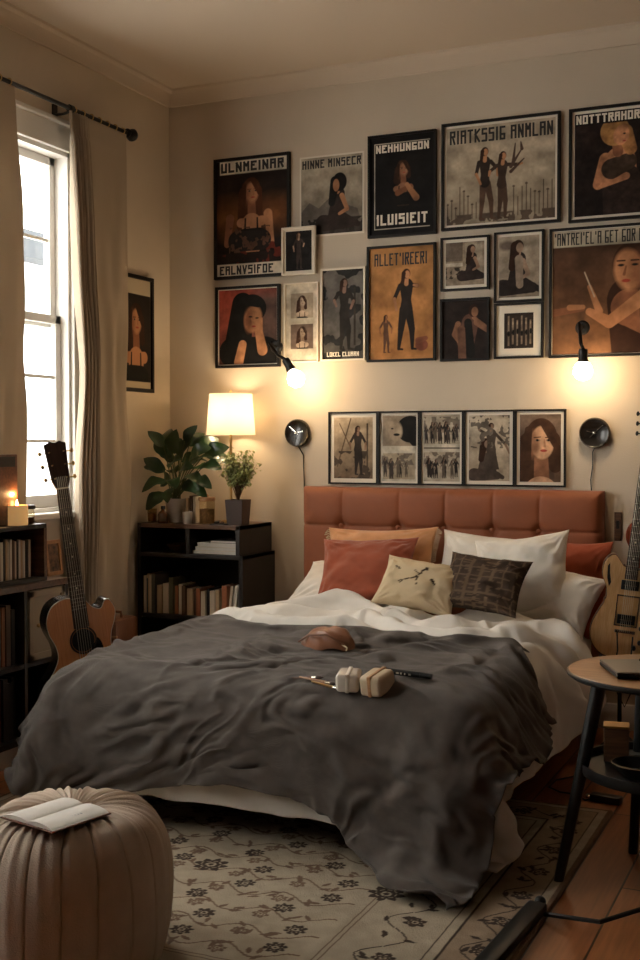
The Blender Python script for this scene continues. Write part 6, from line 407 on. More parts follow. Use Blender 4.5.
1,0,-1,1,-1,1,-1,1,0,-2,1,0,0,0,0,0,0,0,0,0,-1,1,0,0,0,-1,-1,0,0,0,0,0,-2,0,0,0,1,1,-1,2,-1,1,0,-1,0,-1,-2,-1,2,0,-4,1,3,1,-1,-2,-1,0,2,-1,-2,2,1,-2,1,5,-1,0,0,-2,11,0,0,1,0,0,0,1,-1,0,2,-1,1,0,-1,1,1,0,0,-1,1,0,0,-1,1,-1,0,1,-1,0,0,0,0,0,0,-1,0,0,0,-2,-2,1,1,-1,-1,-1,0,1,-2,1,1,0,0,-1,-2,0,3,-2,3,0,1,1,0,0,-1,-1,-4,-2,3,2,-2,1,1,0,-1,1,-2,-2,2,1,-2,0,3,-2,-1,3,2,-6,12,0,0,-1,1,0,0,0,0,1,-1,1,-1,1,0,1,-1,0,0,1,0,0,0,0,-1,1,-1,0,1,-1,0,-1,0,-1,1,0,0,-1,-1,-1,-1,2,-2,2,-1,0,-1,1,1,-2,0,0,-1,0,1,-1,0,1,0,2,0,1,1,0,-1,0,-1,0,-1,-3,1,0,0,3,0,-1,0,0,0,-4,1,3,-2,-3,4,1,0,1,10,0,1,0,
-1,0,0,0,1,-1,0,1,1,-1,1,-1,0,1,-1,0,1,-1,0,0,1,-1,0,0,0,0,-1,1,0,-1,0,-1,0,0,-1,-1,2,-3,2,-1,1,0,1,-1,0,0,0,0,0,-1,0,1,-1,1,0,1,-1,1,1,0,2,-1,1,-1,-1,-2,-1,2,-2,0,1,0,1,1,-3,1,0,-3,0,4,1,-2,-5,6,7,2,-1,1,0,-1,1,0,0,-1,1,0,-1,1,0,0,0,-1,1,0,-1,1,0,1,-1,0,1,0,0,0,-1,0,0,0,-2,0,0,0,-1,1,1,-1,1,0,0,1,0,0,0,1,-1,-1,0,0,1,0,-1,0,0,-1,2,0,0,2,-1,1,0,0,0,0,-3,-1,2,-2,0,0,0,2,1,-1,0,1,-1,0,-4,-1,5,1,7,1,1,-1,1,1,-1,0,0,1,-1,-1,1,0,0,0,0,0,0,0,-1,0,1,-1,1,0,0,0,0,0,1,-1,0,0,0,1,-2,-1,2,0,-1,2,0,0,0,-1,0,0,0,0,1,-1,0,1,-1,0,-1,1,0,0,0,0,1,-1,1,1,0,0,0,0,-1,-3,1,1,0,0,-2,-1,
3,1,-1,0,1,0,-1,0,1,-1,8,-1,1,0,0,2,1,0,0,0,-1,0,0,0,1,0,0,-1,0,0,0,0,0,0,0,0,1,0,-1,1,0,0,0,0,1,-1,1,0,0,0,0,-1,-1,2,-1,-1,0,-1,0,0,-1,1,0,0,-1,-1,2,1,0,0,0,0,-1,1,0,0,0,1,0,0,0,-2,-1,-2,2,1,-2,-3,-3,1,3,4,0,-2,2,2,0,0,9,0,0,1,0,1,1,0,0,0,1,0,0,-1,0,0,0,1,-1,0,1,-1,0,1,-1,1,-1,1,0,0,0,0,-1,1,-1,1,0,0,-1,0,0,-1,-2,1,1,-1,-2,1,-2,0,1,0,0,0,1,0,-1,0,1,1,2,-1,0,0,0,-1,0,0,1,0,0,0,-3,0,0,-2,0,1,0,-1,0,-2,0,4,2,0,-3,3,10,0,0,1,1,-1,0,2,0,0,0,0,0,0,0,0,0,0,0,0,0,1,-1,0,1,-1,0,0,1,0,0,-1,-1,-1,1,0,0,0,0,-2,0,-2,0,-1,2,0,0,-1,1,-2,-1,1,0,0,1,1,1,-2,1,0,1,2,0,-1,
0,0,0,-1,0,0,0,0,-1,0,-1,0,0,0,0,1,-1,-2,2,0,-3,-1,3,2,11,1,0,0,-1,0,0,0,1,1,-1,0,0,0,-1,1,0,-1,1,0,0,0,1,-1,0,0,1,0,-1,0,-1,-1,0,0,0,-2,0,-1,0,1,-2,2,1,-2,0,2,0,-2,0,0,0,-1,1,1,-1,1,0,0,0,0,0,2,1,1,0,0,0,0,-1,0,-1,0,1,-1,0,-1,0,-1,0,0,0,1,-2,-2,2,0,2,-5,11,-1,0,0,1,-1,-1,1,0,0,0,1,-1,0,0,0,-1,2,-1,0,0,-1,0,1,-1,1,-1,-1,1,-1,0,0,0,0,-1,0,-1,0,0,0,1,2,-1,1,-1,0,0,0,0,1,0,0,0,-1,0,0,0,1,-2,1,1,0,1,0,1,1,0,0,0,0,-1,0,-1,0,-3,0,2,0,1,-1,-1,-1,0,0,1,0,-3,1,9,0,0,-1,0,0,1,-1,1,0,1,-1,0,1,-1,-1,1,-1,1,0,-1,1,-1,-1,1,-1,0,0,0,0,0,2,0,-1,1,-1,0,2,-1,1,0,-1,0,0,1,-1,0,2,0,0,
0,0,-1,1,0,0,-1,1,-1,-2,0,1,0,1,1,0,1,1,0,-1,0,-1,-1,-2,-2,1,1,0,-1,1,2,0,-2,0,-1,0,0,3,9,0,-2,0,-1,1,1,0,0,0,2,-2,1,0,0,1,0,0,0,-1,1,-1,0,0,-1,1,1,0,0,0,1,0,0,0,-1,1,1,-1,1,-1,0,-1,0,-1,1,1,0,1,0,-1,0,0,1,-1,0,0,1,-1,0,-1,-2,0,2,0,0,1,0,1,1,0,0,0,-2,-2,0,0,-1,-1,-1,1,1,0,1,-2,-1,3,4,-5,6,0,0,1,1,0,0,1,-1,1,0,2,-1,0,1,0,0,0,0,1,-1,1,0,0,0,0,0,1,-1,1,0,-1,1,0,0,0,-1,0,0,0,-1,-1,1,-1,-2,1,2,-2,1,0,0,-1,0,1,0,1,0,0,1,0,-1,-2,0,2,-1,0,1,0,0,1,1,0,0,-1,0,-3,-2,1,1,-2,-2,1,1,0,2,-1,-2,-1,5,-2,3,2,1,1,0,0,0,1,0,0,1,0,0,0,0,0,0,0,0,0,0,0,0,1,0,0,0,0,0,0,-1,0,0,0,
0,-1,0,-1,0,0,-2,2,-1,-1,1,0,-2,0,1,0,-2,0,3,0,1,-1,2,1,-1,-1,0,0,1,0,0,0,0,0,0,0,1,-1,1,0,-1,-1,-2,0,0,0,-2,3,-1,-2,-4,5,7,2,0,-1,1,1,1,0,1,-1,0,1,0,0,0,-1,0,0,0,0,0,-1,0,1,1,-1,0,0,1,-1,0,0,0,0,-1,-1,0,0,-2,0,0,2,-1,0,0,0,-1,0,1,0,-1,0,0,0,0,2,0,-1,0,2,1,0,-2,1,2,0,-1,0,0,0,-1,0,-1,2,0,1,0,-1,-1,0,0,-1,1,-2,-2,4,-1,-2,9,1,0,-1,0,0,1,1,0,-1,0,0,0,0,0,1,0,0,-1,0,0,0,0,-1,0,0,0,0,0,0,0,0,0,0,0,-1,-2,0,0,0,1,2,-1,0,-1,1,-1,1,1,0,-1,0,1,-1,0,-2,1,2,-1,1,0,-1,1,-1,1,2,1,0,0,-1,-1,-4,0,3,1,-1,0,1,2,-1,-1,0,1,0,0,-3,1,0,9,0,0,0,-2,1,1,0,-1,1,0,0,0,1,-1,1,0,-1,0,-1,0,0,
-1,0,-2,-1,-1,0,-1,1,0,1,0,0,0,1,1,0,1,1,1,-1,2,-2,1,0,0,1,0,1,0,-1,-1,0,-1,0,-2,2,-1,-1,1,-1,3,-1,0,2,2,0,0,-1,-2,0,1,0,-1,0,1,1,0,0,0,0,0,0,0,-5,3,-3,10,-2,0,1,-1,-1,0,0,1,1,1,-1,0,0,0,1,1,-1,-1,-1,-2,-1,1,0,-1,-3,-1,-1,0,-1,1,0,1,1,2,1,3,1,1,1,-1,-1,1,2,-1,0,1,0,0,0,0,0,-1,0,-1,1,0,-3,-3,1,3,2,-2,1,-2,1,1,1,1,0,-1,1,-1,-2,0,1,0,-1,-2,0,1,1,0,0,-1,2,-7,8,8,0,-1,0,1,-2,-1,1,1,0,4,6,0,0,0,-1,0,1,0,-1,0,-1,0,-1,2,3,0,1,0,1,-1,0,0,1,0,1,-1,1,-1,-1,1,0,0,-1,1,-1,-1,0,1,0,-1,0,1,-1,-2,-1,2,-2,3,-2,-3,1,-2,1,2,-2,0,1,0,0,1,0,-4,-1,0,-1,0,-1,-1,-1,2,1,-3,0,3,-3,2,-6,0,5,-3,-3,2,3,-3,-4,
-1,5,17,28,-1,-2,1,-2,-1,1,2,3,3,3,1,2,1,1,2,0,1,1,0,1,1,0,1,0,1,0,1,1,-1,0,0,0,-1,-2,-1,-2,-2,0,2,1,0,-1,-1,-2,-3,1,0,-1,0,0,1,-2,-2,-1,-1,0,3,5,8,3,-38,-27,-2,-1,-1,1,4,2,-5,-2,6,-1,-6,7,5,-5,76,2,3,5,3,0,-2,-1,-5,-7,-8,-7,-4,0,1,-2,-8,2,2,4,5,4,3,2,1,2,4,3,1,2,5,1,0,3,2,2,4,2,2,5,3,1,2,0,2,1,1,-2,1,1,-1,-1,-2,-1,-1,-1,-2,-5,-2,-3,-3,-2,-4,-9,-5,-5,-7,-7,-4,-4,0,-3,-6,-2,-5,-6,-4,-1,3,4,5,4,3,1,-6,-9,-5,-5,3,1,-2,-5,4,6,3,-2,-1,-1,0,-2,-4,-4,8,-6,3,1,3,1,1,0,-1,0,1,0,-1,-1,2,0,-5,2,3,0,0,0,-1,0,1,-2,1,-1,0,3,0,-1,-1,0,0,-1,1,1,1,-1,0,0,-2,2,-1,0,0,-3,-1,4,-1,-1,2,1,-2,1,-6,1,-2,-4,0,7,6,0,-5,-7,-4,0,
1,2,10,5,-3,-5,4,-1,-2,4,-3,-3,2,0,0,2,2,2,-2,-2,-12,16,-5,-1,5,2,-3,0,1,1,0,-1,0,2,-1,0,-1,-1,0,1,-1,1,0,1,0,-2,-2,3,-1,0,0,2,-1,1,-2,1,1,0,0,1,-1,0,1,-1,0,0,0,0,-2,-2,1,2,-1,-1,1,-2,3,-3,-1,-1,1,0,2,3,1,1,-3,-6,-6,-2,1,8,4,1,2,2,3,-4,-1,0,-2,1,0,0,3,4,0,-5,-1,-2,7,-1,-2,1,1,-2,0,1,1,0,-3,1,1,0,2,-1,-1,0,1,2,0,0,-1,-1,0,-2,3,-3,-2,3,2,0,1,0,-1,0,1,0,0,-2,1,0,0,0,-1,-1,2,0,0,-1,1,1,-2,-2,1,-1,0,1,-1,-1,-3,-1,3,5,3,0,-2,-6,-9,-4,7,1,4,-2,1,2,-2,0,0,1,1,1,0,0,4,-1,-4,-7,10,2,-4,-2,1,1,-2,-2,0,2,3,-1,1,-1,0,-1,1,-1,3,-3,0,-1,0,3,0,0,-2,3,-1,-2,1,1,1,-1,0,0,0,0,1,1,-1,-1,0,-2,0,2,-1,0,1,1,-1,0,
1,-1,-2,2,1,-2,1,-1,-1,-3,-5,-2,4,5,3,1,-1,-7,-9,8,4,1,0,-1,1,-1,2,0,1,-1,-1,2,1,2,0,0,-2,1,-1,-3,-1,0,2,1,0,0,-1,0,0,1,0,0,-2,0,1,1,-1,0,0,-1,2,1,-1,-1,2,-1,-1,1,1,1,-2,-1,1,2,-1,0,0,0,-1,-1,0,1,0,1,-1,-1,1,0,-1,2,-1,0,2,-1,-1,0,1,-2,-3,-2,-5,-4,0,3,5,5,2,-6,4,-1,1,1,-1,1,0,1,1,0,0,0,1,1,2,1,-4,0,0,-1,-1,0,-1,1,0,1,0,-2,0,1,0,1,-1,-1,-2,2,2,0,-1,0,-1,2,0,-1,1,1,-1,-3,-3,-1,3,3,1,0,1,-1,1,0,0,0,-1,0,0,1,-1,0,1,-1,1,0,-2,0,1,2,-2,0,-1,-1,-1,0,1,-2,-5,-5,-2,1,5,8,5,-1,0,1,1,-1,0,1,1,1,0,0,0,2,0,-2,1,-2,0,0,-1,-1,1,-1,1,0,0,1,-1,0,1,-1,2,-1,-1,-2,-1,2,1,0,-1,0,2,-1,-1,0,1,0,-1,0,1,0,0,-1,
1,1,0,3,-1,0,-1,-2,2,0,0,-2,-1,3,0,-1,1,-2,1,0,1,-1,0,-1,-3,-4,-2,0,4,3,-4,-4,1,-1,5,1,-2,0,0,1,0,0,1,2,1,-1,0,1,0,-1,0,-1,-1,0,0,1,0,0,0,-1,0,0,0,0,0,1,1,0,-1,0,-2,0,2,-1,1,-1,0,1,-1,0,-1,1,2,0,-1,0,-2,1,1,1,-1,1,0,-1,0,0,0,-1,-1,1,0,-1,0,2,0,0,-1,1,1,-1,-1,-1,0,-3,-3,2,0,0,3,0,-6,4,6,2,-1,-3,0,-1,2,0,1,2,1,0,-1,0,1,-1,-1,0,0,0,0,0,0,1,-1,0,0,0,1,-1,-2,1,-1,1,-1,0,2,0,-1,1,-2,1,0,1,0,-1,0,0,0,0,1,-1,1,1,0,0,0,-1,-1,2,1,-1,-1,-1,0,0,0,0,0,1,-1,1,-1,1,1,0,-3,0,0,0,2,0,-2,-4,3,2,-5,0,8,-1,0,-1,-1,0,0,1,1,1,1,0,-1,1,0,0,-2,1,-1,0,0,0,0,0,0,0,0,0,-1,-1,1,0,-1,1,1,-1,1,0,-1,-2,
1,-1,0,0,2,-1,0,2,-1,1,-1,1,0,0,0,1,0,-1,0,1,1,-1,-1,0,0,-1,0,0,1,-1,2,-2,1,0,0,0,-1,-1,1,1,-2,1,1,0,-1,-3,5,-12,7,-1,0,1,0,0,-1,1,0,1,1,0,0,0,0,0,-1,-1,0,0,0,0,1,-1,0,0,0,-1,-2,1,1,0,2,-2,1,0,-1,0,0,0,-1,0,0,0,0,1,1,-1,2,-1,0,0,1,-1,0,0,0,0,1,0,0,-1,-1,1,0,0,0,0,0,-1,1,0,-1,1,0,-1,0,0,1,0,-1,-1,0,-1,-2,0,0,1,4,1,0,2,0,0,-1,-1,1,2,1,0,0,0,1,-1,0,-2,0,0,0,0,0,1,0,-1,0,0,0,0,0,0,0,0,0,0,0,-3,0,1,1,1,-1,1,-1,0,1,0,0,1,0,-1,0,0,0,1,0,1,-1,1,-1,0,0,-1,0,-1,0,0,0,1,1,1,-1,-1,0,-1,1,1,0,0,0,-1,-2,-2,-4,4,-3,2,3,1,2,1,1,-1,-1,0,0,1,1,0,1,0,0,1,-2,-1,0,0,0,0,0,-1,1,0,
0,0,0,0,1,-2,-2,3,-1,1,-1,-1,0,1,0,-1,1,-1,0,1,0,1,-1,0,0,1,-1,1,0,-1,2,1,1,-2,0,1,0,-1,-1,0,-1,0,0,1,-1,1,0,-1,0,1,-1,0,0,1,1,-2,-1,2,-1,-6,4,-5,2,1,3,0,1,0,-1,0,1,-1,1,1,0,1,-1,1,0,-1,-1,0,0,1,-1,1,-2,-1,0,1,1,0,0,0,0,-1,0,-1,0,2,1,-1,-1,0,-1,0,1,1,-1,0,1,1,0,0,0,-1,-1,0,2,-1,1,-1,1,0,1,0,-1,0,-1,0,0,-2,0,2,1,0,-1,-1,-1,1,2,1,1,-2,-2,-1,3,0,-7,5,5,0,-1,1,1,2,-1,-2,1,1,-1,1,0,1,1,-1,1,-2,0,0,0,-1,0,-1,0,1,1,-1,1,1,-2,0,1,-1,0,0,0,1,0,0,-1,1,0,-1,2,-3,1,0,1,0,1,-1,1,0,0,-1,-1,-1,1,3,-1,2,-1,0,0,0,0,-1,-3,1,0,-1,2,1,-1,-1,0,2,1,1,-2,0,-1,-1,-3,4,2,-4,6,-1,-1,-1,1,0,1,1,-1,0,1,1,
2,0,-1,0,0,1,-1,0,0,1,0,-1,-1,-2,-1,2,1,0,-1,-1,0,2,-1,-1,1,0,-1,-1,1,0,-1,2,-2,3,1,0,-1,0,-1,0,1,1,0,0,0,0,1,0,-1,1,0,-1,1,-1,0,0,0,-1,-2,1,0,0,0,0,0,1,2,1,0,-1,1,0,-2,-4,2,3,4,1,0,0,-4,-1,4,3,0,-1,0,1,1,0,0,1,-2,0,1,-2,0,0,0,0,0,0,-1,-1,1,0,1,2,-1,-2,1,1,0,0,1,0,0,-1,2,0,1,-3,-1,1,1,0,0,1,-3,-1,1,1,-1,2,0,0,1,-1,0,0,-1,1,0,0,0,-1,1,0,0,-2,1,1,1,-1,1,0,1,-1,-1,0,2,-1,-3,3,4,1,-1,0,2,1,-2,-1,0,1,1,0,1,0,1,1,0,0,-2,1,0,-1,0,-1,1,1,0,-3,-2,2,1,0,2,0,0,-1,0,1,-2,1,1,-2,-1,1,0,1,0,0,-1,0,1,0,1,0,-1,0,0,0,1,-1,2,-1,1,-1,-1,0,-1,-1,3,0,1,-3,2,2,-1,0,0,-2,-2,1,2,0,-1,2,0,0,
0,0,2,1,2,0,-1,0,1,0,0,1,0,-2,3,2,-2,1,1,1,-2,-2,0,0,0,1,-1,1,1,1,-2,-4,-3,4,2,-2,0,1,1,-1,1,2,-2,2,1,-3,1,0,1,-1,0,0,-1,0,1,-1,1,0,0,0,0,1,-1,-1,1,1,0,1,0,-1,1,-1,-2,1,-1,0,-1,-1,0,1,0,-4,-4,5,6,-2,0,3,1,-1,3,-2,1,3,1,0,0,1,0,-1,1,2,-1,-2,1,2,0,0,0,-1,-1,-1,0,0,1,-1,0,1,0,0,3,-2,-2,1,0,0,-1,1,0,-2,1,0,-1,2,-2,2,0,0,0,0,0,0,-2,1,0,1,2,-1,-2,3,-1,0,-3,2,2,-1,0,0,-2,3,-1,-2,-2,1,0,-1,1,2,0,2,1,-1,-2,1,2,0,0,-2,3,0,-1,0,2,1,1,1,1,0,-1,1,-2,1,1,-4,5,0,1,-1,-1,-1,-1,1,-1,0,0,1,0,0,1,-1,0,1,0,0,-1,-1,0,0,1,0,0,-2,1,-1,1,0,0,0,1,-1,1,-1,-1,0,1,2,-1,0,2,0,0,0,0,-2,-2,0,1,1,1,-1,
-1,1,1,1,-1,0,0,0,1,-1,-1,2,1,1,-1,1,5,-1,0,-1,1,1,-1,0,0,0,2,-1,3,1,-2,0,-1,2,1,0,-1,0,0,0,0,0,-2,-2,1,3,-1,1,-2,0,2,0,-1,-2,1,2,1,-1,1,-2,-1,0,-1,0,2,0,-1,0,0,0,-1,0,0,3,1,-4,0,3,0,0,1,0,0,0,-1,-1,0,0,-1,2,2,-2,0,-1,0,0,2,1,1,0,-3,-1,3,-4,3,1,0,0,-1,2,1,-1,0,1,-1,2,1,-1,1,0,-1,1,0,1,0,-1,-1,0,2,0,-1,-1,-1,-1,1,0,0,0,-1,2,0,0,-1,0,1,0,-1,3,-3,2,-2,0,0,1,-1,-1,0,1,1,-2,0,0,-2,5,-2,1,2,-1,0,2,0,-1,-2,1,0,0,0,-5,2,4,-1,1,1,0,0,0,-2,-2,0,2,0,1,2,1,0,0,1,-1,2,2,0,0,1,0,-2,2,0,0,0,0,-1,1,0,0,0,-2,0,1,2,0,-1,-1,0,0,0,-1,-2,-1,3,1,0,0,-1,2,-2,0,1,-2,2,1,-2,-2,3,0,-1,-1,2,1,-4,-4,
7,-4,4,0,-1,3,0,0,1,0,-1,-3,0,2,0,0,-2,1,1,-1,-1,1,-2,-1,2,1,1,0,2,-1,4,-2,1,1,0,1,0,0,1,0,0,1,0,0,2,0,-1,-1,1,-1,0,1,0,0,-2,0,1,1,0,-1,0,0,1,-1,-1,0,-2,0,1,0,1,-2,3,-2,3,-1,0,-2,0,0,-1,3,0,0,-1,2,0,-2,-2,0,2,-1,4,-1,1,0,1,0,0,-2,-1,0,2,-1,-2,0,1,-1,1,-1,0,1,0,1,-1,-2,3,-3,6,1,-3,-1,1,0,1,1,0,0,-1,1,1,-1,2,-1,1,-1,2,-1,0,-1,0,0,0,-1,0,1,-1,0,1,-1,0,0,2,-1,1,0,0,0,-2,1,-4,3,-1,2,-3,1,-1,1,-1,-2,2,2,-3,-2,3,1,1,1,-4,5,-3,1,2,1,-1,1,0,1,-1,0,-3,0,2,-1,0,0,-2,1,0,0,0,0,1,0,-1,0,-3,2,3,1,1,0,1,0,1,0,0,0,1,-1,0,3,-2,1,-1,0,0,0,0,0,0,0,-1,-1,2,2,-2,-1,-1,1,0,0,-1,0,1,-1,1,-2,3,-2,
2,-4,1,-1,1,-1,-1,0,-2,-2,3,1,-1,2,0,4,-2,0,-1,2,1,1,1,-1,1,1,0,-1,-1,0,-1,0,0,0,1,-1,0,-2,0,-1,2,2,-4,2,1,-2,1,3,0,1,-1,1,1,1,1,-1,-1,3,-3,2,0,0,0,0,0,0,-1,0,1,1,-1,-1,2,0,-1,-1,0,0,0,0,-1,1,-1,0,-1,1,0,1,-3,1,-1,0,0,-2,0,1,0,-2,-1,2,0,1,-2,1,4,-4,3,0,1,3,0,1,1,-1,1,-1,1,-1,-1,-2,0,0,0,0,0,2,-1,1,-2,-1,1,1,2,0,0,0,1,0,1,1,0,0,0,0,1,-1,4,-4,2,-1,0,2,-1,-1,1,-1,0,-1,2,0,-3,0,3,1,0,-2,-1,-1,1,0,-1,0,0,2,-1,-1,-1,-1,0,1,0,1,1,-1,1,0,-2,-3,2,-1,0,-4,2,4,2,-2,0,2,3,1,-1,1,0,0,0,-1,-1,0,-2,0,0,0,0,1,1,-1,0,-1,0,4,-1,2,2,1,-1,0,-1,0,2,1,-1,0,1,-1,2,1,-1,1,-1,0,1,0,-1,1,-1,0,-1,1,-2,-2,
2,2,-1,1,-1,0,0,-1,0,-1,1,-3,3,-1,0,0,0,-1,0,3,0,-1,-1,1,1,-1,-2,1,-2,-1,1,0,2,1,0,0,3,1,0,0,0,1,0,0,0,-2,-2,0,-1,0,0,-1,1,2,1,1,-2,3,-1,3,1,0,0,0,0,0,0,1,1,-1,0,1,-1,2,0,0,1,-1,0,0,0,0,0,0,-1,0,2,-2,-5,2,1,2,1,-2,-1,0,0,1,-3,-1,0,2,0,0,0,0,0,-2,1,0,0,1,0,1,0,-1,1,-1,-1,0,2,2,0,-1,1,2,1,0,0,0,1,1,-1,-1,-1,-2,0,1,0,-1,-1,2,-1,0,3,1,2,0,-1,0,2,0,1,0,-1,0,1,1,-3,2,1,-1,2,-1,0,1,0,0,0,-1,-1,0,1,-1,1,2,-2,-2,1,-1,1,1,-2,0,0,-1,1,1,-3,-1,2,-1,0,0,-1,0,0,1,0,-1,1,-1,0,2,3,-4,-3,3,1,1,-2,2,1,2,1,0,0,1,0,1,-1,0,1,-2,0,-1,0,-1,1,-1,0,-3,1,4,3,-1,0,-1,0,1,-1,0,2,0,-1,0,1,1,-1,1,
0,1,0,-1,1,1,-1,-1,-1,1,0,0,-1,0,4,-3,-1,0,-1,2,1,-1,-1,0,-1,0,1,-1,-2,1,0,0,0,-1,0,0,0,1,0,0,-2,-1,0,8,-4,-4,2,0,3,0,0,1,2,1,0,0,1,0,0,1,-1,0,-2,-2,-2,1,0,-1,2,-1,-6,3,2,-1,0,0,-3,1,2,1,0,0,-1,0,3,-1,0,0,-1,2,0,-1,1,0,0,2,0,-3,1,0,0,0,-2,1,0,0,-1,-1,1,0,2,0,-2,-2,-1,2,0,1,-1,1,-1,0,-1,1,1,0,0,1,0,-6,-3,5,6,-4,-2,6,1,-2,0,0,1,1,0,0,0,1,0,0,1,0,-3,-2,1,0,-1,-1,-4,3,2,-6,-3,4,0,0,2,-2,1,0,-1,0,1,-1,1,0,1,-1,2,-3,4,2,-4,0,1,-1,1,1,-2,1,0,-1,-1,0,1,-1,0,-2,-2,2,1,1,3,-3,-6,1,7,-1,0,-1,1,0,-1,-1,0,1,0,-2,3,4,-5,-6,6,3,-7,-1,1,2,1,1,0,2,2,0,1,-1,2,-1,0,0,1,-1,-3,0,0,-1,1,2,2,-2,1,-2,
1,1,0,2,-1,0,-1,-1,2,0,-1,1,-3,7,-5,3,-1,-1,1,-1,0,1,-1,0,0,0,1,1,1,-1,-2,1,-2,3,1,-6,-3,3,2,5,-1,-1,-5,5,-3,0,1,1,-2,-2,0,2,0,0,-5,4,6,-6,-3,7,0,-7,2,0,-2,-1,2,2,2,3,0,1,0,1,-1,-1,0,1,0,-3,-1,2,-1,-4,6,-6,0,0,0,0,1,0,0,0,0,1,0,1,0,-5,4,-2,4,0,-4,1,1,0,0,-1,1,0,0,-1,0,1,-1,3,0,-4,4,-3,2,3,-6,-7,-1,6,7,-4,-7,0,7,-3,1,0,-2,-1,0,2,4,0,0,-6,5,4,-7,1,0,4,-2,-1,0,0,-1,-1,1,1,3,2,1,0,-1,1,0,-2,-2,0,-1,-3,5,-2,-7,10,2,-1,-1,0,0,0,0,0,2,0,-2,2,-5,9,-5,-5,1,0,4,1,-1,1,0,0,0,0,-1,0,0,-1,3,-7,1,6,-4,2,-2,0,9,0,-9,-6,5,-2,5,-5,4,2,-4,1,7,1,-4,-5,0,6,2,-3,-8,5,1,-5,9,-5,-1,2,0,-1,0,0,1,1,0,1,1,1,
1,0,-1,1,0,-3,-3,-1,-4,5,-2,2,0,0,1,-1,0,0,-1,0,-1,0,2,-4,7,-6,7,1,-1,-1,1,-1,1,-1,0,-1,-2,-1,2,1,-2,1,-1,6,-7,-3,5,-3,0,0,-5,5,10,-6,-7,9,-5,-1,-1,5,0,-2,-2,1,2,-1,-6,-2,5,7,0,-6,4,-5,1,0,2,1,-1,2,0,-1,-1,0,1,1,1,0,1,0,0,-3,1,3,2,0,-3,-4,-2,-8,-2,3,-1,0,0,0,1,0,0,1,-2,2,-4,3,-4,0,1,1,-1,3,1,-2,-1,2,4,0,-4,0,4,-3,2,1,4,-4,-6,2,-1,0,4,-2,-4,9,-1,-8,6,-3,-6,1,5,-1,-1,0,1,1,1,-5,-3,2,6,-2,-6,10,-8,4,0,1,1,-4,3,2,0,0,-1,-1,1,1,0,-1,-2,1,-3,-4,2,6,4,0,-1,-8,5,-5,0,1,0,0,-1,0,0,0,3,1,-2,-2,1,0,-2,-1,-2,-1,0,1,0,-2,-2,2,7,0,-1,6,-6,-4,3,1,1,1,0,-1,-3,0,1,-2,6,2,0,1,-5,-2,0,0,-1,1,1,0,2,3,-3,-6,-2,1,4,-6,
7,1,-3,-1,4,2,-5,3,1,0,-1,0,-1,1,0,1,1,-2,1,1,-4,-6,1,5,6,3,-4,4,0,-2,0,2,1,0,0,-1,-2,1,2,0,1,1,3,-1,-1,-4,1,5,1,0,0,-2,-6,0,0,-3,5,-1,-3,2,2,0,3,1,-3,-1,-1,-5,0,6,-3,3,3,-3,-1,2,2,0,-1,-1,-2,0,3,-1,-5,4,7,-3,-5,-1,2,-1,-4,2,4,-4,1,-1,1,2,1,-1,-1,0,2,0,-2,-1,3,4,-5,-6,-2,5,3,-3,0,3,0,-1,0,0,1,0,-3,-2,1,2,-6,1,2,-1,0,4,-2,-4,2,2,-2,1,2,-1,-2,-1,-1,3,1,0,0,0,0,1,4,1,-3,-1,-5,-1,2,0,2,1,0,1,0,-1,0,0,-1,-2,1,6,1,-7,-2,7,1,1,-4,0,2,-3,-1,0,-1,2,2,-1,-1,1,1,1,-1,0,0,2,-1,-4,5,1,-3,-6,1,1,0,-1,2,0,-1,0,1,0,2,-1,-2,-5,3,4,-7,5,-3,-2,0,0,-1,0,3,0,0,-1,0,-1,0,3,0,-2,1,-1,-3,-1,2,4,6,0,-4,-4,4,-1,-2,0,
0,-1,0,0,-2,1,2,1,-3,0,7,4,-9,-3,3,4,-1,-4,1,4,-1,1,-2,0,-1,-1,1,1,1,0,-1,0,-1,-1,0,1,-3,5,-1,2,-3,3,0,1,0,0,0,-2,-2,1,4,3,0,0,0,-8,6,0,3,-1,-1,1,-2,0,1,0,-1,0,-1,0,1,1,-2,-1,-2,3,2,-3,-5,-2,4,6,4,-3,-4,4,-1,-4,0,3,1,0,-1,-2,0,1,2,-5,-6,6,6,-2,-5,-1,5,-1,-5,2,2,1,2,-2,-2,1,1,-1,1,0,0,0,1,0,-3,0,2,-5,8,-3,-2,-1,3,0,0,0,1,-1,-1,1,0,2,0,-3,-2,0,1,0,4,0,-1,-1,0,0,0,1,1,0,1,1,-1,-1,3,1,-3,-5,2,4,-1,-6,-5,3,6,-3,2,1,4,-2,-4,-2,0,1,3,0,-1,0,-1,3,-3,-2,2,3,-1,-5,3,4,-2,-4,2,1,-1,2,2,0,-1,-1,0,0,-1,0,1,0,1,-2,-1,4,-6,5,0,0,0,1,-1,0,1,1,1,-1,-1,-1,-1,-1,0,1,-1,-1,2,-1,0,-1,1,-1,-1,0,0,0,1,1,-2,-1,4,5,
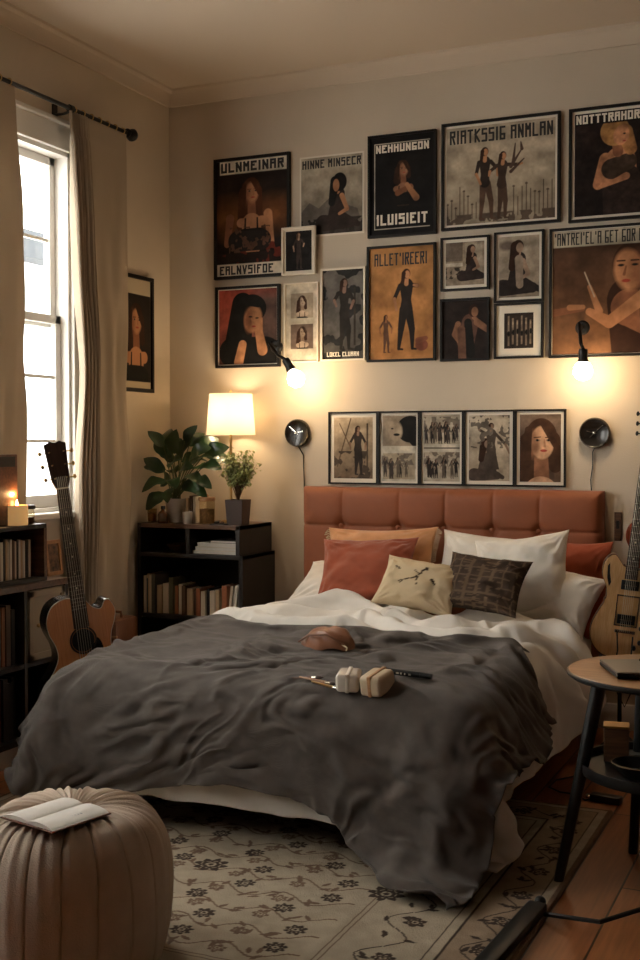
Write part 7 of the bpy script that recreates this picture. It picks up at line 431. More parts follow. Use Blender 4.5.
2,-3,-7,-1,2,2,2,-5,1,0,-3,-1,5,6,1,-3,-4,-1,2,4,0,-1,-2,-1,7,-2,-4,-2,2,1,-4,2,6,-2,-2,-1,1,-2,-1,2,1,2,-1,-2,0,0,2,2,0,-3,-2,0,4,-3,1,0,-1,-1,1,0,1,1,-1,-1,0,0,0,0,0,0,0,1,-1,0,-1,2,-1,-1,-2,0,1,1,-1,0,1,-2,0,0,5,2,-2,-4,1,3,-1,2,-5,6,-5,0,-2,2,4,1,-1,-4,-2,-1,0,-1,2,-1,3,4,-2,-2,3,-1,-3,-1,3,4,-2,0,-1,0,0,-2,0,1,1,0,0,2,1,0,-2,1,-3,-3,9,0,0,-1,1,0,-1,1,0,1,0,-1,0,0,-1,0,1,1,0,0,-1,0,1,0,1,-1,-1,0,0,2,-1,-1,3,-2,-3,1,0,2,2,1,-2,-2,-2,2,1,0,2,-3,-2,-1,-1,3,4,1,-2,-2,-1,-1,1,3,-5,1,2,1,1,2,1,-3,-3,2,3,-2,-1,-1,0,0,-1,-1,2,3,3,0,-1,-3,0,-1,1,-3,-3,10,0,1,0,-1,-1,0,0,1,1,0,-1,1,-1,0,0,0,1,-1,0,-1,
1,1,0,-1,0,0,0,0,2,-2,0,3,-2,-2,-1,0,1,1,0,1,2,-2,0,-1,2,-3,0,1,-3,-1,2,5,2,0,-1,-1,0,1,-3,-4,3,0,-4,2,5,1,-2,-2,1,1,-1,0,0,0,0,0,1,2,1,0,-2,-1,-1,1,1,-2,-9,4,0,2,-2,-1,1,0,0,-1,0,1,1,-1,0,1,-1,0,2,-1,-2,1,1,0,-1,0,1,-1,-1,0,2,1,-3,3,2,-3,-3,1,0,-2,2,3,0,0,-3,0,1,0,-2,2,2,-4,-2,1,2,2,2,0,0,0,-2,-1,2,-1,-1,-2,-1,3,2,-1,0,3,-2,-1,0,0,0,0,-1,-1,1,1,0,-1,0,0,0,2,-2,-9,1,0,0,-1,0,0,0,0,-1,1,0,1,1,-2,0,1,0,-1,0,-1,1,1,-1,0,-1,0,1,-1,0,2,0,-3,4,2,-1,-3,0,1,-1,-1,-1,1,0,-1,1,1,-2,-1,3,0,-3,-2,2,3,2,0,0,-1,-2,1,0,2,2,0,-3,-3,1,2,1,1,2,-3,-2,0,1,0,-1,-2,-1,1,0,1,1,1,-1,0,3,-5,0,0,0,1,-1,0,
0,0,0,0,1,0,0,0,0,-1,1,-2,0,1,1,-1,-1,1,1,-1,0,0,0,1,-1,-1,1,1,3,-2,-2,1,-1,-4,2,1,1,0,-2,1,0,-2,0,2,0,-1,0,2,1,2,-1,-1,-2,0,-3,-2,0,5,3,0,-4,0,1,0,3,2,-2,-2,1,2,2,0,-3,-4,0,0,2,2,0,-1,-5,6,0,0,1,0,-1,0,0,0,0,0,0,-1,3,-1,0,-2,1,0,-2,1,2,-1,0,0,-1,1,0,0,-1,1,0,0,-2,2,2,1,-1,-1,-1,-1,2,-1,0,0,1,1,2,-2,-4,0,1,0,-1,0,3,2,-1,-2,0,-1,-1,1,-2,0,1,2,2,-3,-5,-3,3,6,4,-1,-4,-1,0,3,4,1,-2,-1,-4,-2,-1,0,4,-7,-1,-1,2,1,0,-1,0,1,0,0,-1,0,1,0,-1,0,0,0,-2,2,0,1,-1,-1,1,1,0,0,1,-2,2,-1,-1,1,0,2,2,-2,-1,1,-3,0,0,0,1,0,1,2,-2,-4,-1,1,0,-2,3,4,0,-2,0,2,2,-1,-3,-5,-1,0,3,5,2,-6,-5,-1,4,6,2,-3,-5,-1,0,5,
3,1,1,-2,-1,-1,-6,3,0,-1,-1,2,2,-1,-2,-1,3,0,-1,1,-1,1,-3,2,0,0,0,0,1,0,0,0,0,0,1,1,0,0,0,1,-1,0,-5,1,2,2,0,-1,-2,2,-4,3,-2,-3,-1,1,6,2,-3,-2,0,1,-2,2,2,-1,-1,-4,-2,1,6,1,-3,-1,-3,-1,4,7,-2,-6,-4,2,5,5,2,-4,-5,-4,1,2,3,2,1,1,2,-7,1,0,-2,-1,1,2,1,-1,-2,1,1,-2,2,-1,1,-1,0,1,-1,0,0,0,0,0,0,0,0,1,0,2,1,1,1,-3,-4,-5,-1,0,1,2,6,-5,7,-6,5,2,-3,-5,0,2,2,0,0,-1,-2,1,2,-1,1,0,-1,-1,-1,0,2,2,0,-4,-4,4,6,1,-5,-4,-2,1,3,4,0,0,-1,-2,-4,-1,1,0,0,9,0,1,1,1,-2,0,-1,0,0,0,0,0,0,1,-1,-1,1,-1,1,0,0,0,0,0,-1,-1,-1,-1,0,-1,1,0,0,4,3,0,3,1,-4,-3,-2,0,1,6,-9,5,0,3,-4,1,1,-2,-1,1,0,-2,1,2,1,-1,-1,0,-2,-2,2,3,
3,-1,-4,-3,3,2,4,1,-3,-6,-3,2,7,2,-2,-1,3,1,-2,-2,2,-10,-1,1,1,0,0,-1,1,-1,0,0,0,0,0,0,2,-1,-2,1,0,0,0,0,2,0,0,-1,0,2,2,-1,-2,-1,0,-3,-1,3,2,1,1,-3,-4,1,1,-2,8,-8,4,-2,1,3,2,-3,-5,0,3,-1,-2,3,1,0,0,-1,2,-1,-5,-2,3,8,4,-4,-8,-1,4,1,2,3,-3,-6,-3,3,7,4,-2,-4,1,1,-1,3,-1,0,1,0,1,-1,0,1,-1,0,0,1,-1,1,0,-1,0,0,1,0,-1,1,0,1,0,1,1,-2,-5,-2,2,3,-2,-2,1,5,-1,0,2,1,3,-5,-6,6,-4,5,-4,0,-1,-3,2,6,-1,-7,-2,3,2,-1,7,-3,0,-1,0,0,2,-3,-6,-2,4,7,2,-2,-5,-3,-1,4,7,2,-3,-6,-3,2,6,6,-1,-1,-2,6,0,0,0,0,0,0,0,0,0,-1,1,0,1,0,1,-2,-1,1,1,0,-1,0,2,1,0,-1,1,0,-3,0,1,-3,-1,-2,5,1,-2,0,3,1,-5,8,0,-8,4,-4,3,0,-2,1,0,1,
2,1,-5,-2,0,4,-3,6,-1,-1,-1,-1,-1,2,1,-3,-1,-3,5,4,-2,-3,-1,-3,-1,3,6,4,-2,-5,-4,-1,3,6,3,-6,0,-1,0,0,1,1,-1,1,0,-2,0,2,0,0,1,-2,-1,1,1,0,-1,-1,0,1,2,1,-3,-2,2,-3,0,2,-1,2,-2,-3,0,0,1,2,0,0,6,0,-4,1,0,1,2,-1,-1,-1,2,0,1,-2,-1,-3,2,0,1,1,-2,0,0,0,1,1,-1,-4,-2,5,4,0,-1,-2,-4,-1,-2,0,4,5,3,-3,-2,-6,-1,4,2,-2,0,0,0,-1,1,0,1,3,-4,-5,1,8,-5,5,-8,-1,0,0,0,0,0,0,1,2,1,-1,1,3,-4,-1,2,1,0,0,1,0,-1,1,2,-5,-1,4,1,0,-1,0,1,0,-1,0,0,1,0,1,0,-3,1,-3,-1,4,0,-1,0,1,0,1,-1,-3,-3,0,4,4,1,-1,-2,-2,1,3,-1,-2,0,5,1,0,-3,-6,3,-1,-2,-1,-2,2,1,0,1,-1,2,0,-3,0,4,-4,1,0,1,0,0,0,0,0,0,-1,-1,1,0,2,-2,-2,1,0,4,1,0,1,
0,1,-1,-1,-7,1,4,0,0,-1,-2,0,1,1,0,-2,-1,1,1,2,-3,4,-1,-4,4,0,-2,0,1,0,-1,-1,-1,-2,0,3,0,-2,3,2,-2,-3,-1,2,1,0,0,2,3,-2,-1,3,-1,0,0,-2,-1,2,0,-1,1,2,-1,-3,4,-3,2,1,0,0,0,0,0,1,-1,-1,-1,-1,0,0,1,-2,-1,2,2,1,-1,-2,1,1,1,3,-2,-3,-1,4,-1,0,-1,-3,-1,3,2,-1,-3,-3,2,5,1,-4,3,-2,-1,2,0,-1,1,0,0,-2,1,0,-2,-4,1,4,5,2,0,-2,-2,-3,-2,-1,1,3,2,2,0,0,2,-1,1,-1,-1,-1,0,1,0,0,-1,0,2,0,-1,1,-1,1,-1,0,0,-1,0,-1,0,0,1,1,0,0,1,0,-2,0,0,-1,-1,0,2,2,5,-4,-3,0,3,0,1,0,-3,-4,1,4,0,-3,0,0,5,-2,-1,1,-2,1,1,-1,1,0,-1,0,0,1,1,0,-4,-2,-1,2,4,3,1,0,-2,-2,0,-2,-2,3,2,-1,-1,2,-1,1,-1,-2,0,0,1,0,0,0,0,0,1,-1,0,-1,1,-1,-1,0,
-1,0,0,2,0,-1,2,3,3,0,-4,-3,0,1,0,-2,-1,-1,5,4,-4,-4,2,3,1,1,0,-5,-3,3,5,0,-4,1,-3,7,-4,0,-1,0,0,0,0,1,-1,-1,1,1,-1,2,1,-1,-4,-4,0,3,2,2,3,2,-1,-1,-2,-3,2,-1,0,-1,1,0,1,-1,-2,1,0,0,-1,1,-1,3,0,-1,0,0,-1,0,0,-1,0,1,1,-1,0,0,1,4,0,0,0,0,0,1,0,0,-2,-3,-6,8,1,-4,-3,-2,0,3,4,2,-3,-5,1,5,1,-2,2,-3,4,-1,-2,-1,0,0,0,0,0,1,-1,1,-2,-1,4,2,-1,-1,-3,-3,1,0,0,1,2,3,2,0,1,0,0,0,-2,0,1,2,0,-2,0,-1,0,3,-4,5,0,1,0,0,0,-1,1,0,1,0,0,0,0,0,0,-2,-4,-1,2,0,0,0,1,0,1,-1,0,-3,6,2,-3,-4,0,1,1,3,0,-3,-4,-1,3,1,1,0,1,1,1,-2,0,-1,-1,0,0,0,1,1,-2,-3,-1,1,2,2,0,0,-1,0,-1,-2,0,1,1,2,1,1,0,-1,1,0,-2,0,2,0,
-2,-1,3,-2,1,-1,0,0,0,0,0,1,-1,0,0,0,0,1,0,0,0,-2,-4,0,-1,1,1,0,0,2,0,3,5,-5,-1,2,2,0,1,0,-1,-3,1,2,-3,-3,0,1,-1,5,-2,2,0,0,-1,-1,-1,0,0,0,1,0,2,-1,-2,-3,-2,-1,3,3,2,1,1,-1,-1,-3,-1,0,0,2,0,-1,0,0,-1,-1,0,2,-1,-1,4,-2,2,-5,0,-1,1,0,-1,0,0,0,0,-1,0,0,1,0,0,-1,3,0,0,2,1,1,0,0,1,2,-2,2,-5,-4,2,3,1,1,0,-2,-2,1,2,-2,-2,-1,2,0,4,-3,0,0,1,0,-1,-1,0,1,-1,1,2,0,0,0,-2,-3,-2,-1,1,3,1,2,1,1,0,-1,-1,-1,2,1,-2,0,2,-1,-2,0,1,2,-3,6,-3,1,0,1,-1,0,1,0,0,0,-1,0,0,-1,0,0,-3,0,2,0,3,0,0,1,1,0,0,-1,-2,-1,4,-2,-3,2,0,0,0,3,-2,-3,0,1,-2,1,0,0,3,2,-3,-1,0,0,0,0,-1,0,2,-2,-1,1,1,2,2,1,-3,-4,-4,-1,2,1,
0,1,3,3,0,0,-2,2,3,-2,-1,2,1,-3,-2,2,1,1,-2,1,1,0,1,0,1,0,0,-1,-1,-1,0,1,0,-1,-1,0,0,2,-1,0,1,0,0,1,-1,-4,0,0,3,4,-3,-4,-1,-1,3,4,3,-2,-2,-1,-2,-2,2,1,0,5,1,-2,-2,0,-2,0,1,0,0,-1,0,4,-1,-2,0,-1,1,0,-1,-3,-1,2,0,-1,-2,2,1,-1,0,-1,0,2,1,-1,1,0,-2,-2,3,-1,0,1,1,0,1,0,0,0,0,-1,0,0,0,0,-1,0,1,1,-1,-2,-2,-1,0,0,1,-1,1,1,3,-2,-3,4,2,-2,-2,1,1,-1,2,4,-1,-2,-2,-4,0,1,2,2,4,-1,-1,-2,0,-2,0,2,1,-1,2,0,-1,-3,-4,-1,-1,1,3,2,-1,-2,2,3,0,-3,0,1,0,-1,-1,0,0,1,0,2,1,-3,-1,1,0,3,-2,1,-1,0,0,0,0,2,1,1,0,-1,0,0,0,-1,0,-1,0,0,-1,0,0,-1,0,2,1,2,-4,-2,1,3,0,-1,-1,1,0,0,3,0,-1,-1,-6,0,-1,1,5,4,-1,-2,-2,0,0,1,
1,4,2,-5,-6,-2,1,-1,-1,0,0,1,3,2,-1,-2,1,5,1,-1,1,1,-1,-2,-1,-1,1,2,3,0,-3,-2,5,-1,0,0,1,1,-1,1,1,1,0,2,0,-1,-1,-1,0,0,0,1,1,1,1,0,-1,0,-2,-2,-3,3,3,-6,-3,1,0,0,2,2,0,-1,-1,3,1,1,-1,-6,-2,0,1,5,2,0,-2,-2,1,2,2,0,-4,-4,-2,1,1,2,1,-1,3,0,-4,-1,1,3,-2,-4,1,0,-1,1,2,0,-3,-1,-1,0,2,4,-2,-3,7,-2,-1,1,2,1,2,-1,0,-1,1,-1,0,0,-1,0,1,1,0,0,0,0,-1,-1,-1,0,1,2,-3,-5,4,2,-1,-4,-1,1,0,-1,2,1,-1,-4,2,5,3,2,-4,-1,-7,-1,7,1,-2,-2,0,3,2,-2,-6,-2,2,-1,2,4,2,0,-6,-3,3,1,-1,-3,4,3,-1,2,-1,-1,3,3,0,0,0,-3,-2,-1,1,3,-3,4,-1,0,-1,1,-1,0,0,1,-2,-1,-1,1,-1,0,1,0,0,-1,-1,-1,0,1,0,1,0,-1,2,2,-3,2,2,-1,-1,-1,-1,0,-1,0,2,1,
-5,-4,3,5,5,-4,3,0,-3,1,2,0,-1,2,-2,-2,1,1,1,0,-3,-5,-2,2,3,0,-4,1,5,4,-2,-6,0,-3,1,1,-1,1,6,2,0,1,0,-1,-2,-1,-7,5,3,-5,-7,-10,-8,-4,-2,-1,2,1,1,0,4,0,-4,-1,-1,-1,-1,-1,-1,-1,0,-1,0,0,2,-2,-1,11,7,9,6,-6,-11,-8,-2,2,4,9,12,-2,-5,-9,-7,-2,-1,0,2,9,11,5,2,-8,-17,-6,25,17,0,0,0,-1,-3,-6,-3,-1,1,-2,-2,0,7,4,
])

# ------------------------------------------------------------------ room shell
def wall_with_holes():
    b = B(); x0, x1 = XL - .12, XL
    cuts = [W2, W1]
    b.box(x0, x1, YF, YB, 0, 1.07); b.box(x0, x1, YF, YB, 2.86, ZC)
    y = YF
    for (a, c, _, _) in cuts: b.box(x0, x1, y, a, 1.07, 2.86); y = c
    b.box(x0, x1, y, YB, 1.07, 2.86)
    return structure(b.out('wall_left', 'wall'))
wall_with_holes()
structure(B().box(XL - .2, XR + .2, YB, YB + .2, 0, ZC).out('wall_back', 'wall'))
structure(B().box(XR, XR + .2, YF, YB, 0, ZC).out('wall_right', 'darkwall'))
structure(B().box(XL - .2, XR + .2, YF - .2, YF, 0, ZC).out('wall_front', 'darkwall'))
structure(B().box(XL - .2, XR + .2, YF - .2, YB + .2, ZC, ZC + .15).out('ceiling', 'ceil'))

def floor_material():
    m = mat('floor_planks', (.3, .12, .05), .38, coat=.15); n = m.node_tree.nodes; l = m.node_tree.links; b = n['Principled BSDF']
    tc = n.new('ShaderNodeTexCoord'); mp = n.new('ShaderNodeMapping'); mp.inputs['Rotation'].default_value = (0, 0, PI / 2)
    l.new(tc.outputs['Object'], mp.inputs['Vector'])
    br = n.new('ShaderNodeTexBrick'); br.inputs['Scale'].default_value = 1; br.inputs['Brick Width'].default_value = 1.5
    br.inputs['Row Height'].default_value = .16; br.inputs['Mortar Size'].default_value = .004; br.inputs['Mortar Smooth'].default_value = .3
    br.inputs['Color1'].default_value = (.37, .135, .046, 1); br.inputs['Color2'].default_value = (.28, .098, .033, 1)
    br.inputs['Mortar'].default_value = (.05, .02, .01, 1)
    l.new(mp.outputs[0], br.inputs['Vector'])
    m2 = n.new('ShaderNodeMapping'); m2.inputs['Scale'].default_value = (16, 1, 1); l.new(tc.outputs['Object'], m2.inputs['Vector'])
    t = n.new('ShaderNodeTexNoise'); t.inputs['Scale'].default_value = 4; t.inputs['Detail'].default_value = 8; l.new(m2.outputs[0], t.inputs['Vector'])
    mx = n.new('ShaderNodeMixRGB'); mx.blend_type = 'OVERLAY'; mx.inputs[0].default_value = .5
    l.new(br.outputs['Color'], mx.inputs[1]); l.new(t.outputs['Fac'], mx.inputs[2]); l.new(mx.outputs[0], b.inputs['Base Color'])
    bp = n.new('ShaderNodeBump'); bp.inputs['Strength'].default_value = .3; bp.inputs['Distance'].default_value = .004
    l.new(br.outputs['Fac'], bp.inputs['Height']); bp.invert = True; l.new(bp.outputs['Normal'], b.inputs['Normal'])
    return m
structure(B().box(XL - .2, XR + .2, YF - .2, YB + .2, -.12, 0).out('floor', floor_material()))

def moulding(name, prof, p0, p1, nrm):
    """profile (out, z) swept along a wall"""
    b = B(); p0, p1, nrm = Vector(p0), Vector(p1), Vector(nrm)
    A = [b.bm.verts.new(p0 + nrm * q[0] + Vector((0, 0, q[1]))) for q in prof]
    D = [b.bm.verts.new(p1 + nrm * q[0] + Vector((0, 0, q[1]))) for q in prof]
    for k in range(len(prof)): k2 = (k + 1) % len(prof); b.bm.faces.new((A[k], D[k], D[k2], A[k2]))
    b.bm.faces.new(A); b.bm.faces.new(D[::-1])
    return structure(b.out(name, 'ceil' if 'trim' in name else 'white_paint', ang=25))
crown = [(0, ZC - .085), (.012, ZC - .085), (.016, ZC - .07), (.024, ZC - .045), (.042, ZC - .022), (.062, ZC - .012), (.066, ZC), (0, ZC)]
moulding('trim_1', crown, (XL, YB, 0), (XR, YB, 0), (0, -1, 0))
moulding('trim_2', crown, (XL, YF, 0), (XL, YB, 0), (1, 0, 0))
basep = [(0, 0), (.016, 0), (.016, .10), (.010, .12), (0, .125)]
moulding('baseboard_back', basep, (XL, YB, 0), (XR, YB, 0), (0, -1, 0))
moulding('baseboard_left', basep, (XL, YF, 0), (XL, YB, 0), (1, 0, 0))

def window(name, y0, y1, z0, z1):
    r = thing(name, None, None, (XL, (y0 + y1) / 2, z0)); structure(r)
    h = z1 - z0; a = (y1 - y0) / 2; J = 'white_paint'
    # reveal lining + casing on the room side
    b = B(); b.box(-.12, .0, -a - .0, -a + .02, 0, h); b.box(-.12, 0, a - .02, a, 0, h); b.box(-.12, 0, -a, a, h - .02, h); b.box(-.12, 0, -a, a, 0, .02)
    b.out('window_lining', J, r, sm=False)
    b = B()
    for s in (-1, 1): b.box(0, .022, min(s * a, s * (a + .09)), max(s * a, s * (a + .09)), -.02, h + .0, .004)
    b.box(0, .026, -a - .09, a + .09, h, h + .12, .004); b.box(0, .045, -a - .11, a + .11, h + .12, h + .145, .006)
    b.out('window_casing', J, r, sm=False)
    B().box(-.015, .07, -a - .06, a + .06, -.03, 0, .006).out('window_sill', J, r, sm=False)
    mid = h * .53
    for k, (q0, q1, x) in enumerate(((.02, mid + .03, -.066), (mid - .03, h - .02, -.098))):
        s = B(); w_ = .042
        s.box(x - .02, x + .02, -a + .02, -a + .02 + w_, q0, q1, .003); s.box(x - .02, x + .02, a - .02 - w_, a - .02, q0, q1, .003)
        s.box(x - .02, x + .02, -a + .02, a - .02, q0, q0 + w_ + (.02 if k == 0 else .015), .003)
        s.box(x - .02, x + .02, -a + .02, a - .02, q1 - w_, q1, .003)
        n = 3 if k == 0 else 2
        for i in range(1, n):
            zz = q0 + (q1 - q0) * i / n + .01
            s.box(x - .010, x + .010, -a + .05, a - .05, zz - .008, zz + .008)
        for i in (1, 2):
            yy = -a + 2 * a * i / 3; s.box(x - .010, x + .010, yy - .009, yy + .009, q0, q1)
        so = s.out('sash', J, r, sm=False)
        B().box(x - .002, x + .002, -a + .06, a - .06, q0 + .04, q1 - .04).out('pane', 'glass', so, sm=False)
    return r
window('window_1', *W1); window('added_fill_window', *W2)  # the second one is unseen, added as a fill light source


# ------------------------------------------------------------------ neighbouring house seen through the glass
nb = thing('neighbouring_house', 'pale house across the street with a dark roof band, seen through the window', 'house', (-13.0, 18.0, -3.0))
B().box(-3, 0, -5, 5, 0, 7.7).out('house_wall', mat('pale_render', (.78, .80, .82), .9, bump=.1), nb, sm=False)
rb = B(); rb.box(-3.2, .45, -5.3, 5.3, 7.55, 8.0); rb.prism([(.4, 8.0), (-1.5, 8.35), (-3.2, 8.0)], -5.3, 5.3)
rb.out('roof', mat('slate_roof', (.030, .036, .044), .8, var=.3, vscale=2), nb, sm=False)
B().box(-20, 8.4, -28, 22, -.1, 0).out('street', mat('street_paving', (.5, .5, .5), .9, bump=.2), nb, sm=False)

# ------------------------------------------------------------------ bed
bed = thing('bed', 'double bed with a rust velvet tufted headboard standing against the back wall', 'bed', (-1.92, 4.7, 0))
BX, BY = -1.92, 4.7
HX0, HX1 = onY(302, 520, YB - .12).x - .020, onY(605, 520, YB - .12).x - .020
HZ = onY(450, 489, YB - .10).z
def headboard():
    n_, m_ = 300, 170; W = HX1 - HX0; H = HZ - .14
    x = np.linspace(0, W, n_); z = np.linspace(0, H, m_); X, Z = np.meshgrid(x, z)
    cols = np.array([onY(u, 520, YB - .12).x - HX0 for u in (302, 340, 397, 443, 491, 538, 605)])
    cols[0] = 0; cols[-1] = W
    row = onY(450, 529, YB - .12).z - .14
    D = np.full_like(X, .0)
    # puffiness within cells
    ci = np.clip(np.searchsorted(cols, X) - 1, 0, 5); a = cols[ci]; c = cols[ci + 1]; t = (X - a) / (c - a)
    zz = np.where(Z > row, (Z - row) / (H - row), Z / row)
    D += .011 * (np.sin(PI * np.clip(t, 0, 1)) ** .30) * (np.sin(PI * np.clip(zz, 0, 1)) ** .40)
    for k, q in enumerate(cols[1:-1]):
        d = np.hypot((X - q), (Z - row)); D -= .030 * np.exp(-(d / .028) ** 2)
        up = np.exp(-((X - q) / .009) ** 2); D -= .003 * up
    D -= .007 * np.exp(-((Z - row) / .007) ** 2)
    e = np.minimum(np.minimum(X, W - X), H - Z); D -= .045 * np.exp(-(np.clip(e, 0, 1) / .016))
    D += .0012 * fbm(n_, m_, 18, 10, 4)
    co = np.stack([X + HX0 - BX, YB - .095 - D - BY, Z + .14], -1)
    # wrap the border back to the wall
    back = np.full((m_ + 1, 1), 0.)
    L = co[:, :1].copy(); L[..., 1] = YB - .012 - BY; R = co[:, -1:].copy(); R[..., 1] = YB - .012 - BY
    co = np.concatenate([L, co, R], 1); T = co[-1:].copy(); T[..., 1] = YB - .012 - BY
    co = np.concatenate([co, T], 0)
    h = gridmesh('headboard', co, 'velvet', bed)
    for q in cols[1:-1]:
        B().sphere((q + HX0 - BX, YB - .108 - BY, row + .14), .012, 12, (1, .5, 1)).out('button', 'velvet', h)
headboard()
BF = 3.62
B().box(-.80, .80, BF + .06 - BY, YB - .13 - BY, .12, .22, .02).out('bed_base', 'base_fabric', bed)
for sx in (-1, 1):
    for yy in (BF + .16, YB - .25):
        B().lathe([(.022, 0), (.03, .125)], 16, Matrix.Translation((sx * .70, yy - BY, 0))).out('leg', 'ebony', bed)
def mattress():
    b = B(); b.box(-.80, .80, BF + .01 - BY, YB - .14 - BY, .22, .505, .06, seg=5)
    return b.out('mattress', 'linen_white', bed)
mattress()

def rumple(co, F, sx, sy, amp, seed):
    # finer creases than the coarse sheet can hold, raised along its surface normals
    ny, nx = co.shape[:2]; J = np.linspace(0, ny - 1, ny * F); I = np.linspace(0, nx - 1, nx * F)
    j0 = np.minimum(J.astype(int), ny - 2); i0 = np.minimum(I.astype(int), nx - 2); fj = (J - j0)[:, None, None]; fi = (I - i0)[None, :, None]
    a = (co[j0][:, i0] * (1 - fi) + co[j0][:, i0 + 1] * fi) * (1 - fj) + (co[j0 + 1][:, i0] * (1 - fi) + co[j0 + 1][:, i0 + 1] * fi) * fj
    for _ in range(4): a[1:-1, 1:-1] = .5 * a[1:-1, 1:-1] + .125 * (a[2:, 1:-1] + a[:-2, 1:-1] + a[1:-1, 2:] + a[1:-1, :-2])
    N = np.cross(np.gradient(a, axis=1), np.gradient(a, axis=0)); N /= np.linalg.norm(N, axis=2, keepdims=True) + 1e-9
    n_, m_ = nx * F, ny * F; w1 = fbm(n_, m_, 5, 5, seed, 2); w2 = fbm(n_, m_, 6, 5, seed + 1, 2)
    base = fbm(n_, m_, sx, sy, seed + 2, 2); cross = fbm(n_, m_, sy, sx, seed + 8, 2); q = np.clip((np.linspace(0, 1, m_) - .50) / .15, 0, 1)[:, None]; base = base * (1 - q) + cross * q; jj = np.clip(np.arange(m_)[:, None] + w1 * 18, 0, m_ - 1).astype(int); ii = np.clip(np.arange(n_)[None] + w2 * 22, 0, n_ - 1).astype(int)
    r = base[jj, ii]; r = np.exp(-(r / .34) ** 2); r = (r + np.roll(r, 1, 0) + np.roll(r, 1, 1) + np.roll(r, -1, 0) + np.roll(r, -1, 1)) / 5
    mask = np.clip(.55 + .8 * fbm(n_, m_, 6, 6, seed + 5, 2), 0, 1.3)
    return a + N * (np.sign(N[m_ // 2, n_ // 2, 2]) * amp * r * mask)[..., None]
def cloth(name, sheet, m, label, cat, thick, crease):
    ny, nx, steps = sheet
    co = np.cumsum(np.cumsum(np.array(steps).reshape(3, ny, nx), axis=1), axis=2).transpose(1, 2, 0) / 500.0
    k = co.copy()                                   # take the rounding out again
    k[1:-1, 1:-1] = co[1:-1, 1:-1] * .6 + .1 * (co[2:, 1:-1] + co[:-2, 1:-1] + co[1:-1, 2:] + co[1:-1, :-2])
    k = rumple(k, *crease)
    o = gridmesh(name, k, m)
    s = o.modifiers.new('thickness', 'SOLIDIFY'); s.thickness = thick; s.offset = -1
    s = o.modifiers.new('smooth', 'SUBSURF'); s.levels = 0; s.render_levels = 1
    return tag(o, label, cat)
cloth('duvet', SHEET_WHITE, 'linen_white', 'white cotton duvet spread over the mattress beneath the charcoal blanket', 'duvet', .012, (3, 18, 13, .021, 3))
cloth('blanket', SHEET_GREY, 'throw', 'rumpled charcoal linen blanket draped over the white duvet and bed foot', 'blanket', .006, (3, 18, 3, .016, 12))

# ------------------------------------------------------------------ pillows and cushions
def pillow(name, m, label, cat, c, w, h, t, tilt, roll=0, yaw=0, seed=0, group=None, pinch=.10, wr=1.0, paintf=None):
    """c: bottom middle; tilt leans it back; roll turns it in its own plane"""
    n_ = 64
    u = np.sin(np.linspace(-1, 1, n_) * PI / 2); u = .55 * u + .45 * np.linspace(-1, 1, n_)
    U, V = np.meshgrid(u, u)
    T = t / 2 * np.clip(1 - np.abs(U) ** 2.6, 0, 1) ** .55 * np.clip(1 - np.abs(V) ** 2.6, 0, 1) ** .55
    X = U * w / 2 * (1 - pinch * (1 - V ** 2) * np.abs(U) ** 2); Z = V * h / 2 * (1 - pinch * (1 - U ** 2) * np.abs(V) ** 2)
    sides = []
    for sg in (-1, 1):
        r = fbm(n_, n_, 5, 5, seed * 7 + sg + 20, 3)
        # creases that run in from the corners
        cr = np.zeros_like(T)
        for k, (cx, cz) in enumerate(((-1, -1), (1, -1), (-1, 1), (1, 1))):
            an = np.arctan2(V - cz, U - cx); d = np.hypot(U - cx, V - cz)
            cr += np.sin(an * 17 + seed + k * 2 + 1.5 * r) * np.exp(-((d - .45) / .33) ** 2) * .5
        ed = np.sin((U * 13 + seed)) * np.exp(-((np.abs(V) - .84) / .13) ** 2) + np.sin((V * 13 + seed)) * np.exp(-((np.abs(U) - .84) / .13) ** 2)
        D = T + wr * (.0085 * r + .006 * cr + .0028 * ed) * np.clip(T / (t * .22), 0, 1)
        sides.append(np.stack([X, sg * D, Z + h / 2], -1))
    col = None
    a, b_ = sides
    co = np.concatenate([a, b_[::-1][1:]], 0)
    # droop of the upper edge
    co[..., 1] += .05 * np.clip(co[..., 2] / h - .5, 0, 1) ** 2 * h
    if paintf is not None:
        f = paintf(n_, U, V); col = np.concatenate([f, f[::-1][1:]], 0)
    o = gridmesh(name, co, m, col=col)
    # close the two side seams
    bm = bmesh.new(); bm.from_mesh(o.data); bmesh.ops.remove_doubles(bm, verts=bm.verts[:], dist=.0006)
    bmesh.ops.recalc_face_normals(bm, faces=bm.faces[:]); bm.to_mesh(o.data); bm.free()
    o.location = c; o.rotation_euler = (Matrix.Rotation(yaw, 3, 'Z') @ Matrix.Rotation(-tilt, 3, 'X') @ Matrix.Rotation(roll, 3, 'Y')).to_euler()
    return tag(o, label, cat, group)
R = math.radians
def pc(u, v, Y): p = onY(u, v, Y); return (p.x, p.y, p.z)
pillow('sleeping_pillow', 'linen_pillow', 'white sleeping pillow whose corner shows left of the rust cushion', 'pillow', pc(340, 607, 5.40), .62, .40, .15, R(62), 0, 0, 1)
pillow('sleeping_pillow', 'linen_pillow', 'white pillow propped behind the dark patterned cushion, its peak nearest the cream cushion', 'pillow', pc(486, 612, 5.50), .60, .40, .19, R(24), R(4), 0, 2)
pillow('sleeping_pillow', 'linen_pillow', 'tall white pillow leaning in front with its corner pointing up over the headboard', 'pillow', pc(522, 618, 5.36), .47, .41, .17, R(22), R(-9), R(-6), 3)
pillow('sleeping_pillow', 'linen_pillow', 'white pillow slumped at the right end, lowest of the white pillows', 'pillow', pc(541, 628, 5.34), .42, .32, .15, R(34), R(12), R(-6), 4)
